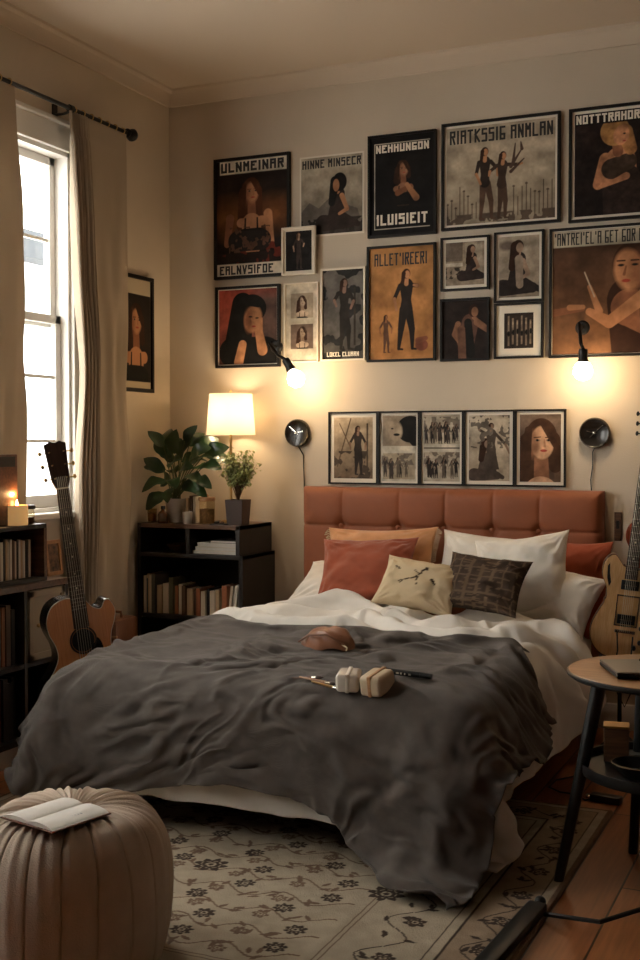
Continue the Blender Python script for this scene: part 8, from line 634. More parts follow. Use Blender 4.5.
pillow('cushion', 'terracotta', 'deep terracotta velvet cushion standing at the right end of the headboard', 'cushion', pc(566, 640, 5.62), .38, .49, .14, R(8), R(2), R(-4), 5, wr=.5)
fr = pillow('fringed_cushion', 'peach', 'peach and rust cushion with tan fringe behind the rust cushion', 'cushion', pc(378, 602, 5.52), .60, .385, .14, R(14), R(-2), 0, 6)
def fringe(o, w, h):
    rnd = random.Random(5)
    for s in (-1, 1):
        b = B()
        for k in range(42):
            z = h * (.03 + .94 * k / 41); x = s * (w / 2 * (1 - .10 * (1 - (2 * z / h - 1) ** 2)) - .004)
            b.tube([(x, 0, z), (x + s * .012, rnd.uniform(-.004, .004), z - .004), (x + s * .028, rnd.uniform(-.01, .01), z - rnd.uniform(.006, .02))], .0022, 5)
        tag(b.out('fringe', 'cream', o), 'tan fringe')
fringe(fr, .60, .385)
pillow('cushion', 'rust', 'plain rust red cushion at the left of the row, behind the cream one', 'cushion', pc(362, 606, 5.30), .50, .37, .15, R(30), R(-3), R(3), 7)

def cap_(A, B_, P, r0, r1):
    """distance mask of a tapering capsule on coordinates P=(X,Y)"""
    X, Y = P; ax, ay = A; bx, by = B_; dx, dy = bx - ax, by - ay; L = dx * dx + dy * dy + 1e-9
    t = np.clip(((X - ax) * dx + (Y - ay) * dy) / L, 0, 1)
    return r0 + (r1 - r0) * t - np.hypot(X - ax - t * dx, Y - ay - t * dy)
def cream_paint(n_, U, V):
    c = np.ones(U.shape + (3,)) * np.array((.60, .47, .30))
    def st(a, b_, r0, r1): c[cap_(a, b_, (U, V), r0, r1) > 0] = (.035, .02, .012)
    for a, b_, r0, r1 in (((-.05, -.02), (.1, .38), .018, .03), ((.1, .38), (.17, .42), .03, .05), ((-.05, .0), (-.42, -.25), .035, .016), ((.0, .08), (.06, -.28), .022, .012),
                          ((-.62, .38), (-.5, .30), .035, .02), ((.36, .05), (.48, -.12), .045, .02), ((-.28, -.14), (-.36, -.3), .02, .012), ((.02, .2), (-.1, .3), .02, .01)): st(a, b_, r0, r1)
    return c
def plaid_paint(n_, U, V):
    r = fbm(n_, n_, 14, 14, 3, 2)[..., None]
    c = np.ones(U.shape + (3,)) * np.array((.055, .035, .024)) * (1 + .3 * r)
    for k in range(-3, 4):
        for W_, q in ((U, k * .29), (V, k * .29 + .06)):
            m_ = (np.abs(W_ - q) < .022) & (r[..., 0] > -.5); c[m_] = (.125, .082, .052)
    m_ = (np.abs((V * 9) % 1 - .5) < .13) & (np.abs(U) < .55) & (fbm(n_, n_, 30, 5, 9, 1) > .1); c[m_] = (.12, .08, .05)
    return c
cf = paint('embroidered_linen', .9, .15, .2); pf = paint('dark_patterned_weave', .9, .2, .2)
pillow('cushion', cf, 'small cream cushion embroidered with dark twigs', 'cushion', pc(410, 610, 5.06), .40, .27, .13, R(38), R(9), R(4), 8, paintf=cream_paint)
pillow('cushion', pf, 'dark brown cushion with a faint plaid of pale lines', 'cushion', pc(474, 612, 5.09), .40, .29, .13, R(34), R(5), R(-4), 9, paintf=plaid_paint)

# ------------------------------------------------------------------ pouf and notebook
def pouf(c, R0, H):
    n_, m_ = 720, 90; L = 18; rows = []
    th = np.linspace(0, 2 * PI, n_, endpoint=False)
    rnd = np.random.RandomState(2); jit = rnd.rand(L) * .12 - .06
    lob = th * L / (2 * PI); k = lob.astype(int) % L; f = lob - np.floor(lob)
    puff = np.sin(PI * np.clip(f, 0, 1)) ** .17
    for j in range(m_):
        s = j / (m_ - 1)           # 0 floor .. 1 centre of the top
        ph = -1.15 + s * (1.15 + PI / 2)
        r = R0 * max(.006, math.cos(ph)) ** (.33 if ph > 0 else .34); z = H * (.46 + .54 * math.copysign(abs(math.sin(ph)) ** .86, ph))
        z -= H * .075 * math.exp(-(r / (R0 * .22)) ** 2)
        up = max(0.0, math.sin(ph)) ** 3; depth = (.011 + .012 * up) * min(1, r / (R0 * .42) + .10)
        d = puff * depth - depth + .0028 * np.sin(th * L * 2 + 3 * s + k) * (.3 + up) * min(1, r / R0 * 2)
        d = d + .0022 * np.sin(th * L * 3.0 + 5 * s + k * 2.1) * up
        rr = r + d * (1 - up * .85); zz = z + d * up * 1.1
        tw = jit[k] * 0
        rr = rr + .004 * np.sin(th * 5 + s * 9)
        rows.append(np.stack([rr * np.cos(th + tw), rr * np.sin(th + tw), zz + 0 * th], -1))
    o = gridmesh('pouf', np.array(rows), 'pouf', closed=True); o.location = c
    tag(o, 'round pleated taupe fabric pouf on the floor by the bed foot', 'pouf')
    B().lathe([(.0, .0), (.018, .0), (.016, .006), (0, .009)], 16, Matrix.Translation((0, 0, H * .935))).out('button', 'pouf', o)
    B().lathe([(.0, 0), (R0 * .84, 0), (R0 * .87, .012)], 48).out('base', 'base_fabric', o)
    return o
PZ = .44
pp = onZ(72, 818, PZ - .04)
pouf((pp.x, pp.y, 0), .268, PZ)

nbk = thing('open_notebook', 'open notebook with blank pale pages lying on the pouf', 'notebook', tuple(onZ(56, 816, PZ + .001)))
nbk.rotation_euler = (0, 0, R(-13)); nbk.scale = (.69, 1.0, 1)
B().box(-.148, .148, -.098, .098, 0, .004, .001).out('cover', 'leather', nbk, sm=False)
def pages(s):
    n_ = 24; x = np.linspace(0, .142, n_); z = .004 + .010 * np.sin(np.clip(x / .142, 0, 1) * PI) ** .6 * .9 + .004 * (1 - x / .142)
    y = np.linspace(-.093, .093, 8); X, Y = np.meshgrid(s * x, y); Z = np.tile(z, (8, 1))
    top = np.stack([X, Y, Z], -1); bot = top.copy(); bot[..., 2] = .004
    b = B(); P = [(s * a, c_) for a, c_ in zip(x, z)] + [(s * .142, .004), (0, .004)]
    b.prism(P, -.093, .093); return b.out('pages', 'paper', nbk, ang=30)
for s in (-1, 1): pages(s)
sk = B()
for k in range(7): sk.box(.045 + .004 * k, .085 + .003 * k, -.03 + k * .009, -.027 + k * .009, .0132, .0138)
sk.out('pencil_sketch', mat('graphite', (.33, .33, .36), .8), nbk, sm=False)

# ------------------------------------------------------------------ rug
def rug():
    x0, x1, y0, y1 = -3.05, -.80, 2.25, 4.50
    nx, ny = 560, 560
    X, Y = np.meshgrid(np.linspace(0, x1 - x0, nx), np.linspace(0, y1 - y0, ny)); W = x1 - x0; H = y1 - y0
    base = np.array((.41, .34, .25)); dk = np.array((.060, .042, .032)); md = np.array((.17, .11, .075)); tan = np.array((.30, .22, .15))
    c = np.ones(X.shape + (3,)) * base
    e = np.minimum(np.minimum(X, W - X), np.minimum(Y, H - Y))
    def band(a, b_, col): c[(e >= a) & (e < b_)] = col
    band(0, .018, md); band(.018, .045, base * .9); band(.045, .052, dk); band(.052, .20, tan); band(.20, .207, dk); band(.207, .235, base); band(.235, .241, dk)
    band(.49, .495, md); band(.505, .509, md)
    rnd = random.Random(11)
    def flower(cx, cy, r, n_, col, ph=0):
        s_ = (slice(max(0, int((cy - r * 1.3) / H * ny)), int((cy + r * 1.3) / H * ny) + 2), slice(max(0, int((cx - r * 1.3) / W * nx)), int((cx + r * 1.3) / W * nx) + 2))
        dx, dy = X[s_] - cx, Y[s_] - cy; d = np.hypot(dx, dy); a = np.arctan2(dy, dx) + ph
        lim = r * (.62 + .38 * np.abs(np.cos(a * n_ / 2)))
        q = c[s_]; q[(d < lim) & (d > r * .30)] = col; q[(d < r * .17)] = col; q[(d > r * .5) & (d < r * .56) & (np.abs(np.cos(a * n_ / 2)) > .6)] = base
    def leaf(cx, cy, l, w_, an, col):
        r = l * 1.1; s_ = (slice(max(0, int((cy - r) / H * ny)), int((cy + r) / H * ny) + 2), slice(max(0, int((cx - r) / W * nx)), int((cx + r) / W * nx) + 2))
        dx, dy = X[s_] - cx, Y[s_] - cy; a = dx * math.cos(an) + dy * math.sin(an); b_ = -dx * math.sin(an) + dy * math.cos(an)
        c[s_][np.abs(b_) < w_ * np.clip(1 - (a / l) ** 2, 0, 1)] = col
    def vine(p, q, amp, wl, col, fl=.16, sz=.036):
        L = math.hypot(q[0] - p[0], q[1] - p[1]); ux, uy = (q[0] - p[0]) / L, (q[1] - p[1]) / L; N = int(L / .004)
        for i in range(N):
            s = i * .004; o = amp * math.sin(2 * PI * s / wl); px, py = p[0] + ux * s - uy * o, p[1] + uy * s + ux * o
            j, k = int(py / H * (ny - 1)), int(px / W * (nx - 1))
            if 0 <= j < ny and 0 <= k < nx: c[j, k] = col; c[min(j + 1, ny - 1), k] = col
        n_ = int(L / (wl / 2))
        for i in range(n_):
            s = (i + .5) * wl / 2; sg = 1 if i % 2 == 0 else -1
            for f in range(3):
                an = rnd.uniform(0, PI * 2); ds = rnd.uniform(-.035, .035); o = sg * amp * rnd.uniform(-.6, 1.3)
                leaf(p[0] + ux * (s + ds) - uy * o, p[1] + uy * (s + ds) + ux * o, .022, .008, an, col)
            if i % 2 == 0: flower(p[0] + ux * s + uy * amp * .6, p[1] + uy * s - ux * amp * .6, sz, 6, col, rnd.random())
    for d in (.125,):
        for a, b_ in (((d, d), (W - d, d)), ((W - d, d), (W - d, H - d)), ((d, H - d), (W - d, H - d)), ((d, d), (d, H - d))): vine(a, b_, .035, .22, dk)
    for d in (.365,):
        for a, b_ in (((d, d), (W - d, d)), ((W - d, d), (W - d, H - d)), ((d, H - d), (W - d, H - d)), ((d, d), (d, H - d))):
            vine(a, b_, .05, .26, dk, sz=.036)
    for y in np.arange(.58, H - .5, .13):
        vine((.54, y), (W - .54, y), .030, .22, md, sz=.028)
        for x in np.arange(.62, W - .55, .30): flower(x + (.1 if int(y * 10) % 2 else 0), y + .05, .036, 8, dk, rnd.random())
    for x in np.arange(.52, W - .4, .62):
        for y in np.arange(.5, H - .4, .62): flower(x, y, .060, 8, dk)
    n1 = fbm(nx, ny, 60, 60, 8, 2)[..., None]; n3 = fbm(nx, ny, 4, 4, 9, 3)[..., None]
    c = np.clip(c * (1 + .10 * n1 + .08 * n3), 0, 1)
    Z = .011 + .0012 * fbm(nx, ny, 90, 90, 2, 1)
    Z[0] = Z[-1] = .001; Z[:, 0] = Z[:, -1] = .001
    o = gridmesh('rug', np.stack([X - W / 2, Y - H / 2, Z], -1), paint('woven_rug', .95, .5, .1), col=c)
    o.location = ((x0 + x1) / 2, (y0 + y1) / 2, 0.001)
    tag(o, 'cream floral rug with dark borders lying under the bed foot', 'rug')
rug()


# ------------------------------------------------------------------ lights on the wall
lit = emitter('lit_bulb', (1, .72, .42), BULB)
def sconce(label, u, v, base, tilt):
    p = onY(u, v, YB - .19); q = onY(base[0], base[1], YB)
    r = thing('wall_sconce', label, 'wall lamp', (q.x, YB, q.z), group='bare bulb wall lamps')
    L = lambda a: a - Vector((q.x, YB, q.z))
    B().lathe([(0, 0), (.036, 0), (.036, .012), (.028, .020), (0, .022)], 24, Matrix.Rotation(PI / 2, 4, 'X')).out('wall_plate', 'black', r)
    top = L(p) + Vector((-tilt * .115, 0, .105)); e = L(p) + Vector((-tilt * .042, 0, .042))
    B().tube([(0, -.015, 0), (0, -.09, .012), (top.x * .6, -.165, top.z + .028), tuple(top)], .009, 10).out('arm', 'black', r)
    d = (e - top).normalized(); rot = Vector((0, 0, 1)).rotation_difference(d).to_matrix().to_4x4()
    B().lathe([(0, 0), (.020, 0), (.022, .012), (.022, .045), (.027, .058), (.027, .072), (0, .072)], 20, Matrix.Translation(top) @ rot).out('socket', 'black', r)
    b = B(); prof = [(.014, -.060), (.020, -.048), (.034, -.034)] + [(.046 * math.sin(a), -.046 * math.cos(a)) for a in np.linspace(.85, PI, 12)]
    rot2 = Vector((0, 0, -1)).rotation_difference(-d * -1 if False else (top - e).normalized() * 1).to_matrix().to_4x4()
    b.lathe(prof, 24, Matrix.Translation(L(p)) @ rot2).out('bulb', lit, r)
sconce('bare round bulb on a tilted black arm, above the table lamp side of the bed', 296, 379, (277, 347), .55)
sconce('bare round bulb on an upright black arm, in front of the big brown poster', 583, 371, (583, 328), 0)

def disc(label, u, v, cord, hands):
    p = onY(u, v, YB); r = thing('wall_clock', label, 'clock', tuple(p), group='round black wall clocks')
    rot = Matrix.Rotation(PI / 2, 4, 'X')
    B().lathe([(0, 0), (.070, 0), (.076, .008), (.076, .026), (.070, .034), (.064, .030), (0, .030)], 40, rot).out('case', 'tort', r)
    for a, l in hands:
        B().box(-.0018, .0018, -.0345, -.0325, -.012, l, mtx=Matrix.Rotation(a, 4, 'Y')).out('hand', 'chrome', r, sm=False)
    B().lathe([(0, .030), (.006, .030), (.006, .038), (0, .040)], 12, rot).out('hub', 'chrome', r)
    L = [(0, -.012, -.07)]
    for (a, b_) in cord: q = onY(a, b_, YB); L.append((q.x - p.x, -.008, q.z - p.z))
    tag(B().tube(L, .0032, 6).out('cord', 'black', r), 'thin black cord')
disc('round black clock with its cord, hanging left of the headboard', 299, 433, [(304, 455), (305, 488), (306, 520)], [(R(-50), .055), (R(75), .04)])
disc('round black clock with its cord, hanging above the right end of the headboard', 595.5, 433, [(593, 452), (593, 466), (591, 480), (592, 493)], [(R(48), .058), (R(-75), .038), (R(-135), .03)])

# ------------------------------------------------------------------ printed pictures
class Art:
    """a small painting surface: x right, y up, both 0..1; colours are linear"""
    def __init__(s, w, h, bgc, res=420):
        s.nx, s.ny = max(12, int(w * res)), max(12, int(h * res)); s.ar = w / h
        s.X, s.Y = np.meshgrid(np.linspace(0, s.ar, s.nx), np.linspace(0, 1, s.ny))   # x runs 0..ar
        s.c = np.ones((s.ny, s.nx, 3)) * np.array(bgc)
    def put(s, d, col, soft=.006, k=1.0):
        m = (np.clip(d / soft + .5, 0, 1) * k)[..., None]; s.c = s.c * (1 - m) + np.array(col) * m; return s
    def grad(s, c0, c1, y0=0, y1=1):
        t = np.clip((s.Y - y0) / (y1 - y0), 0, 1)[..., None]; s.c = np.where((s.Y >= y0)[..., None] & (s.Y <= y1)[..., None], np.array(c0) * (1 - t) + np.array(c1) * t, s.c); return s
    def cap(s, a, b, r0, r1, col, soft=.006, k=1): return s.put(cap_(a, b, (s.X, s.Y), r0, r1), col, soft, k)
    def disk(s, x, y, rx, ry, col, rot=0, soft=.006, k=1):
        dx, dy = s.X - x, s.Y - y; a = dx * math.cos(rot) + dy * math.sin(rot); b = -dx * math.sin(rot) + dy * math.cos(rot)
        return s.put((1 - np.sqrt((a / rx) ** 2 + (b / ry) ** 2)) * min(rx, ry), col, soft, k)
    def rect(s, x0, y0, x1, y1, col, soft=.004, k=1):
        return s.put(np.minimum(np.minimum(s.X - x0, x1 - s.X), np.minimum(s.Y - y0, y1 - s.Y)), col, soft, k)
    def poly(s, pts, col, soft=.005, k=1):
        inside = np.zeros(s.X.shape, bool); dist = np.full(s.X.shape, 9.)
        for (x0, y0), (x1, y1) in zip(pts, pts[1:] + pts[:1]):
            if y0 != y1:
                t = (s.X < (x1 - x0) * (s.Y - y0) / (y1 - y0) + x0) & ((y0 > s.Y) != (y1 > s.Y)); inside ^= t
            dist = np.minimum(dist, -cap_((x0, y0), (x1, y1), (s.X, s.Y), 0, 0))
        return s.put(np.where(inside, dist, -dist), col, soft, k)
    def grain(s, k=.12, sc_=20, seed=1):
        n = fbm(s.nx, s.ny, sc_ * s.ar, sc_, seed, 3)[..., None]; s.c = np.clip(s.c * (1 + k * n), 0, 1); return s
    def blot(s, col, thr, sc_, seed, y0=0, y1=1, x0=0, x1=9):
        n = fbm(s.nx, s.ny, sc_ * s.ar, sc_, seed, 3); m = np.minimum(np.minimum(s.Y - y0, y1 - s.Y), np.minimum(s.X - x0, x1 - s.X))
        return s.put(np.minimum((n - thr) * .1, m), col, .01)
SK = (.42, .20, .10); SKd = (.22, .09, .045); HR = (.035, .015, .009); BK = (.010, .009, .008); SEP = (.30, .24, .17)
def portrait(a, cx, cy, s, skin=SK, dark=SKd, hair=HR, top=BK, turn=.0, side=1, long_=1.6, lips=(.30, .05, .035), bare=True, tilt=0):
    """head and shoulders; s = head height"""
    h = s / 2
    a.cap((cx - side * .25 * s, cy - .1 * s), (cx - side * .40 * s, cy - long_ * .75 * s), h * .75, h * .62, hair)
    a.cap((cx + side * .22 * s, cy), (cx + side * .38 * s, cy - long_ * .5 * s), h * .60, h * .35, hair)
    a.cap((cx, cy - h * .6), (cx + side * .02 * s, cy - 1.05 * s), h * .36, h * .42, dark)
    a.cap((cx - .52 * s, cy - 1.32 * s), (cx + .52 * s, cy - 1.28 * s), h * .40, h * .42, skin if bare else top)
    a.cap((cx, cy - 1.4 * s), (cx, cy - 2.4 * s), h * .95, h * .85, top if not bare else skin)
    a.cap((cx - .35 * s, cy - 2.0 * s), (cx + .35 * s, cy - 2.0 * s), h * .85, h * .85, top)
    a.cap((cx - .30 * s, cy - 1.15 * s), (cx - .32 * s, cy - 1.8 * s), .035 * s, .05 * s, top); a.cap((cx + .28 * s, cy - 1.15 * s), (cx + .30 * s, cy - 1.8 * s), .035 * s, .05 * s, top)
    a.disk(cx, cy + .08 * s, h * .86, h * 1.06, hair, tilt)
    a.disk(cx + side * .03 * s, cy - .03 * s, h * .62, h * .88, skin, tilt, .02); a.disk(cx - side * .20 * s, cy - .08 * s, h * .30, h * .7, dark, tilt, .05, .8)
    for q in (-1, 1):
        ex = cx + side * .05 * s + q * .15 * s; a.disk(ex, cy + .03 * s, .075 * s, .030 * s, (.25, .16, .11)); a.disk(ex, cy + .03 * s, .038 * s, .032 * s, BK)
        a.cap((ex - .085 * s, cy + .10 * s), (ex + .085 * s, cy + .115 * s), .014 * s, .012 * s, hair)
    a.cap((cx + side * .085 * s, cy + .04 * s), (cx + side * .10 * s, cy - .13 * s), .018 * s, .032 * s, dark, .012, .7)
    a.disk(cx + side * .07 * s, cy - .245 * s, .095 * s, .035 * s, lips)
    a.cap((cx - .34 * s, cy + .30 * s), (cx - .40 * s, cy - .45 * s), .10 * s, .13 * s, hair); a.cap((cx + .10 * s, cy + .46 * s), (cx + .37 * s, cy - .1 * s), .12 * s, .07 * s, hair)
def figure(a, x, y, h, body=BK, skin=SK, hair=HR, lean=0, arms=((-.16, .52), (.16, .52)), legs=((-.05, 0), (.07, 0)), legc=None, wide=1.0, skirt=False):
    """standing figure, feet at (x,y), height h"""
    P = lambda dx, dy: (x + (dx + lean * dy) * h, y + dy * h); legc = legc or body
    for lx, ly in legs:
        kx = lx * .8 + .01; a.cap(P(lx * .35, .50), P(kx, .26), .052 * h * wide, .038 * h * wide, legc); a.cap(P(kx, .26), P(lx, ly + .02), .036 * h * wide, .020 * h, legc); a.cap(P(lx, ly + .015), P(lx + .05, ly + .01), .014 * h, .012 * h, legc)
    if skirt: a.poly([P(-.06, .60), P(.06, .60), P(.15, .16), P(-.15, .16)], body)
    a.cap(P(0, .52), P(0, .62), .075 * h * wide, .058 * h * wide, body); a.cap(P(0, .62), P(0, .80), .056 * h * wide, .082 * h * wide, body)
    a.cap(P(0, .82), P(.005, .90), .028 * h, .026 * h, skin)
    for ax, ay in arms:
        sx = .085 if ax > 0 else -.085; ex = (sx + ax) / 2 + (.05 if ax > 0 else -.05); ey = (.80 + ay) / 2 - .01
        a.cap(P(sx, .80), P(ex, ey), .028 * h, .024 * h, body); a.cap(P(ex, ey), P(ax, ay), .022 * h, .016 * h, skin)
    a.disk(*P(.0, .945), .052 * h, .062 * h, hair); a.disk(*P(.012, .935), .034 * h, .048 * h, skin)
    a.cap(P(-.035, .95), P(-.05, .84), .028 * h, .022 * h, hair)
def seated(a, x, y, h, body=BK, skin=SK, hair=HR, f=1):
    P = lambda dx, dy: (x + dx * h * f, y + dy * h)
    a.cap(P(-.30, .12), P(.28, .10), .16 * h, .10 * h, body); a.cap(P(-.05, .15), P(.02, .66), .17 * h, .13 * h, body); a.cap(P(.1, .2), P(.42, .06), .11 * h, .05 * h, body)
    a.cap(P(.09, .62), P(.20, .36), .05 * h, .04 * h, skin); a.cap(P(.20, .36), P(.04, .28), .038 * h, .03 * h, skin); a.cap(P(0, .70), P(.01, .80), .045 * h, .045 * h, skin)
    a.cap(P(-.05, .90), P(-.12, .50), .10 * h, .07 * h, hair); a.disk(*P(0, .90), .105 * h, .12 * h, hair); a.disk(*P(.03, .87), .070 * h, .095 * h, skin)

def wallbox(tl, tr, bl, br):
    """rectangle on the back wall from its four photographed corners"""
    q = [onY(*p, YB) for p in (tl, tr, bl, br)]
    return (q[0].x + q[2].x) / 2, (q[1].x + q[3].x) / 2, (q[2].z + q[3].z) / 2, (q[0].z + q[1].z) / 2
GLYPH = {'A': '00 05 25 20;03 23', 'B': '00 05 15 24 13 03;13 22 21 10 00', 'C': '25 05 00 20', 'D': '00 05 15 24 21 10 00', 'E': '25 05 00 20;03 13', 'F': '25 05 00;03 13', 'G': '25 05 00 20 22 12', 'H': '00 05;20 25;03 23', 'I': '10 15',
         'K': '00 05;25 03 20', 'L': '05 00 20', 'M': '00 05 13 25 20', 'N': '00 05 20 25', 'O': '00 05 25 20 00', 'R': '00 05 25 23 03;13 20', 'S': '25 05 03 23 20 00', 'T': '05 25;15 10', 'U': '05 00 20 25', 'V': '05 10 25', "'": '15 14', '1': '04 15 10'}
def lettering(txt, x0, x1, z0, z1, y, m, parent):
    """heavy condensed block capitals made of thick strokes"""
    b = B(); wd = [.45 if c in "I'1 " else 1.0 for c in txt]; g = .22; W = sum(wd) + g * (len(txt) - 1); ux = (x1 - x0) / W; x = x0; H = z1 - z0; t = min(ux * .17, H * .12); q = 0
    for c, w_ in zip(txt, wd):
        for st in GLYPH.get(c, '').split(';'):
            P = [(int(s[0]), int(s[1])) for s in st.split()]
            if c in "I'1": P = [((a - 1) * .6 + 1, b_) for a, b_ in P]
            P = [(x + t + a / 2 * (w_ * ux - 2 * t), z0 + t + b_ / 5 * (H - 2 * t)) for a, b_ in P]
            for (ax, az), (bx_, bz) in zip(P, P[1:]):
                d = Vector((bx_ - ax, bz - az)); d.normalize(); n = Vector((-d.y, d.x)) * t; d = d * t; q += 1; yy = y - .00002 * q
                b.quad((ax - d.x + n.x, yy, az - d.y + n.y), (ax - d.x - n.x, yy, az - d.y - n.y), (bx_ + d.x - n.x, yy, bz + d.y - n.y), (bx_ + d.x + n.x, yy, bz + d.y + n.y))
        x += (w_ + g) * ux
    return b.out('lettering', m, parent, sm=False)
def picture(label, box, draw, frame='frame', fw=.014, mat_w=0, bgc=SEP, cat='poster', name=None, texts=(), depth=.022, group=None, res=420, y0=0):
    x0, x1, z0, z1 = box; W, H = x1 - x0, z1 - z0
    r = thing(name or ('framed_poster' if cat == 'poster' else 'framed_photograph'), label, cat, ((x0 + x1) / 2, YB - y0, z0), group=group)
    a, f = W / 2, fw
    if frame:
        b = B()
        for p in (((-a, 0), (a, 0), (a - f, f), (-a + f, f)), ((a, 0), (a, H), (a - f, H - f), (a - f, f)), ((a, H), (-a, H), (-a + f, H - f), (a - f, H - f)), ((-a, H), (-a, 0), (-a + f, f), (-a + f, H - f))):
            b.prism(list(p), -depth, 0)
        b.out('frame', frame, r, sm=False)
    else: f = 0
    py = -.010 if frame else -.004
    if mat_w or not frame:
        B().box(-a + f, a - f, py, -.001, f, H - f).out('mount' if frame else 'sheet', 'mountboard', r, sm=False); py -= .0012
    i = f + mat_w; A = Art(W - 2 * i, H - 2 * i, bgc, res); draw(A); A.grain(.10, 34, 2); A.grain(.30, 6, 5)
    X = (A.X / A.ar - .5) * (W - 2 * i); Z = A.Y * (H - 2 * i) + i
    gridmesh('print', np.stack([X, np.full_like(X, py), Z], -1), 'print', r, col=np.clip(A.c, 0, 1), sm=False)
    for (t, u0, u1, v0, v1, m) in texts:     # fractions of the print
        w_, h_ = W - 2 * i, H - 2 * i
        lettering(t, (u0 - .5) * w_, (u1 - .5) * w_, i + v0 * h_, i + v1 * h_, py - .0012, m, r)
    return r
CR = (.68, .60, .48)
def d1(a):
    a.grad((.012, .008, .007), (.02, .012, .01)); a.disk(.15, .50, .2, .14, (.16, .06, .02), 0, .2); a.disk(.58, .52, .16, .12, (.16, .06, .02), 0, .2)
    portrait(a, .34, .72, .20, hair=(.07, .022, .010), turn=.2, long_=2.2); a.cap((.50, .52), (.53, .28), .042, .03, SK); a.cap((.13, .50), (.10, .28), .04, .03, SKd)
    a.rect(.0, .12, .66, .20, (.02, .012, .01)); a.blot((.12, .02, .012), .25, 9, 3, .10, .28); a.cap((.2, .30), (.44, .30), .09, .09, (.02, .015, .014)); a.blot((.10, .05, .03), .3, 24, 5, .2, .42, .12, .52)
    a.rect(0, 0, 2, .105, CR); a.rect(.03, .885, 2, 1, CR)
picture('tall black framed poster of a red haired woman, top left of the picture wall', wallbox((214, 161), (291, 152), (217, 280), (291, 276)), d1, texts=(('ULNMEINAR', .06, .95, .90, .985, 'ink'), ('EALNVSIFOE', .04, .80, .012, .09, 'ink')), fw=.016)
def d2(a):
    a.grad((.16, .13, .10), (.42, .36, .27)); a.poly([(0, .3), (.12, .42), (.25, .34), (.4, .46), (.8, .3), (.9, 0), (0, 0)], (.13, .11, .09)); a.rect(0, 0, 1, .13, (.05, .04, .035)); a.blot((.03, .025, .02), .1, 12, 4, 0, .2)
    seated(a, .52, .06, .68, body=(.03, .02, .017), hair=BK)
    a.disk(.55, .66, .10, .12, BK); a.disk(.50, .62, .045, .08, SK)
picture('unframed pale poster of a dark haired woman sitting before hills', wallbox((300, 157), (364, 152), (300, 238), (365, 233)), d2, frame=None, mat_w=.010, texts=(('HINNE MINSECR', .02, .98, .86, .97, 'ink'),))
def dfig(bgc, body=BK, **k):
    def f(a): a.c[:] = bgc; a.grain(.25, 6, 3); figure(a, a.ar * .5, .05, .88, body=body, **k)
    return f
def d3(a): a.c[:] = (.015, .013, .012); figure(a, a.ar * .5, .03, .92, body=(.05, .035, .03), arms=((-.14, .5), (.14, .62)), skirt=False, skin=(.40, .26, .17), hair=(.12, .06, .03))
pw = picture('small white framed photo of a pale figure on black, between the two posters', wallbox((285, 229), (318, 227), (285, 277), (318, 274)), d3, frame='mountboard', fw=.010, mat_w=.012, cat='picture', y0=.024)
B().box(-.05, .05, .001, .024, .03, .16).out('backing', 'frame', pw, sm=False)
def art_red(a):
    a.grad((.12, .05, .035), (.36, .07, .045)); a.rect(a.ar * .62, 0, 2, 1, (.10, .06, .05), .3)
    a.cap((.36, .80), (.30, .32), .16, .20, BK); a.cap((.2, .16), (.7, .12), .2, .24, BK); a.disk(.50, .74, .22, .19, BK); a.disk(.52, .60, .13, .18, SK, -.2, .03); a.disk(.45, .58, .06, .14, SKd, 0, .05)
    a.cap((.30, .02), (.36, .26), .07, .06, SK); a.cap((.66, .18), (.60, .46), .075, .055, SK)
    for k in range(4): a.cap((.57 + .025 * k, .44), (.50 + .05 * k, .60), .020, .014, SK)
    a.disk(.48, .63, .030, .010, BK); a.disk(.58, .61, .028, .010, BK); a.disk(.53, .50, .03, .012, (.3, .04, .03)); a.cap((.33, .86), (.60, .80), .06, .05, BK)
picture('black framed picture of a dark haired woman leaning into one palm, crimson background', wallbox((216, 288), (280, 284), (218, 369), (282, 366)), art_red, fw=.014, cat='picture', mat_w=.006)
def two(a):
    a.c[:] = (.50, .45, .36); q = a.ar
    for y, s in ((.56, 1), (.16, 2)): a.rect(q * .16, y, q * .86, y + .32, (.30, .25, .19) if s == 1 else (.14, .10, .08)); portrait(a, q * .52, y + .215, .125, skin=(.42, .32, .24), dark=(.2, .14, .1), lips=(.2, .1, .08), long_=1.4) 
    a.rect(0, 0, q, .16, (.50, .45, .36)); a.rect(0, .48, q, .56, (.50, .45, .36))
picture('narrow pale sheet with two small portraits, one above the other', wallbox((285, 285), (319, 281), (286, 363), (320, 362)), two, frame='mountboard', fw=.006, cat='picture')
def d6(a):
    a.grad((.06, .055, .05), (.13, .12, .11)); a.blot((.02, .02, .02), .2, 7, 8); a.rect(a.ar * .75, .15, a.ar * .8, .8, (.03, .025, .02)); figure(a, a.ar * .52, .10, .80, body=(.02, .017, .015), skin=(.20, .12, .09), skirt=False, arms=((-.12, .62), (.10, .58)))
picture('white framed dim picture of a standing figure, left of the orange poster', wallbox((322, 270), (366, 266), (322, 362), (367, 360)), d6, frame='mountboard', fw=.010, cat='picture', texts=(('LOKEL CLUARN', .10, .88, .03, .08, 'ink_cream'),))
def d7(a):
    a.c[:] = (.009, .008, .008); portrait(a, a.ar * .52, .66, .15, skin=(.30, .15, .085), long_=1.0, bare=True); a.cap((.30, .42), (.44, .48), .03, .024, SKd); a.cap((.5, .36), (.40, .50), .035, .022, SK); a.rect(0, 0, 2, .33, (.009, .008, .008), .1)
    for e in (.045,): a.rect(e, .93, a.ar - e, .936, CR); a.rect(e, .06, e + .006, .936, CR); a.rect(e, .06, a.ar - e, .066, CR)
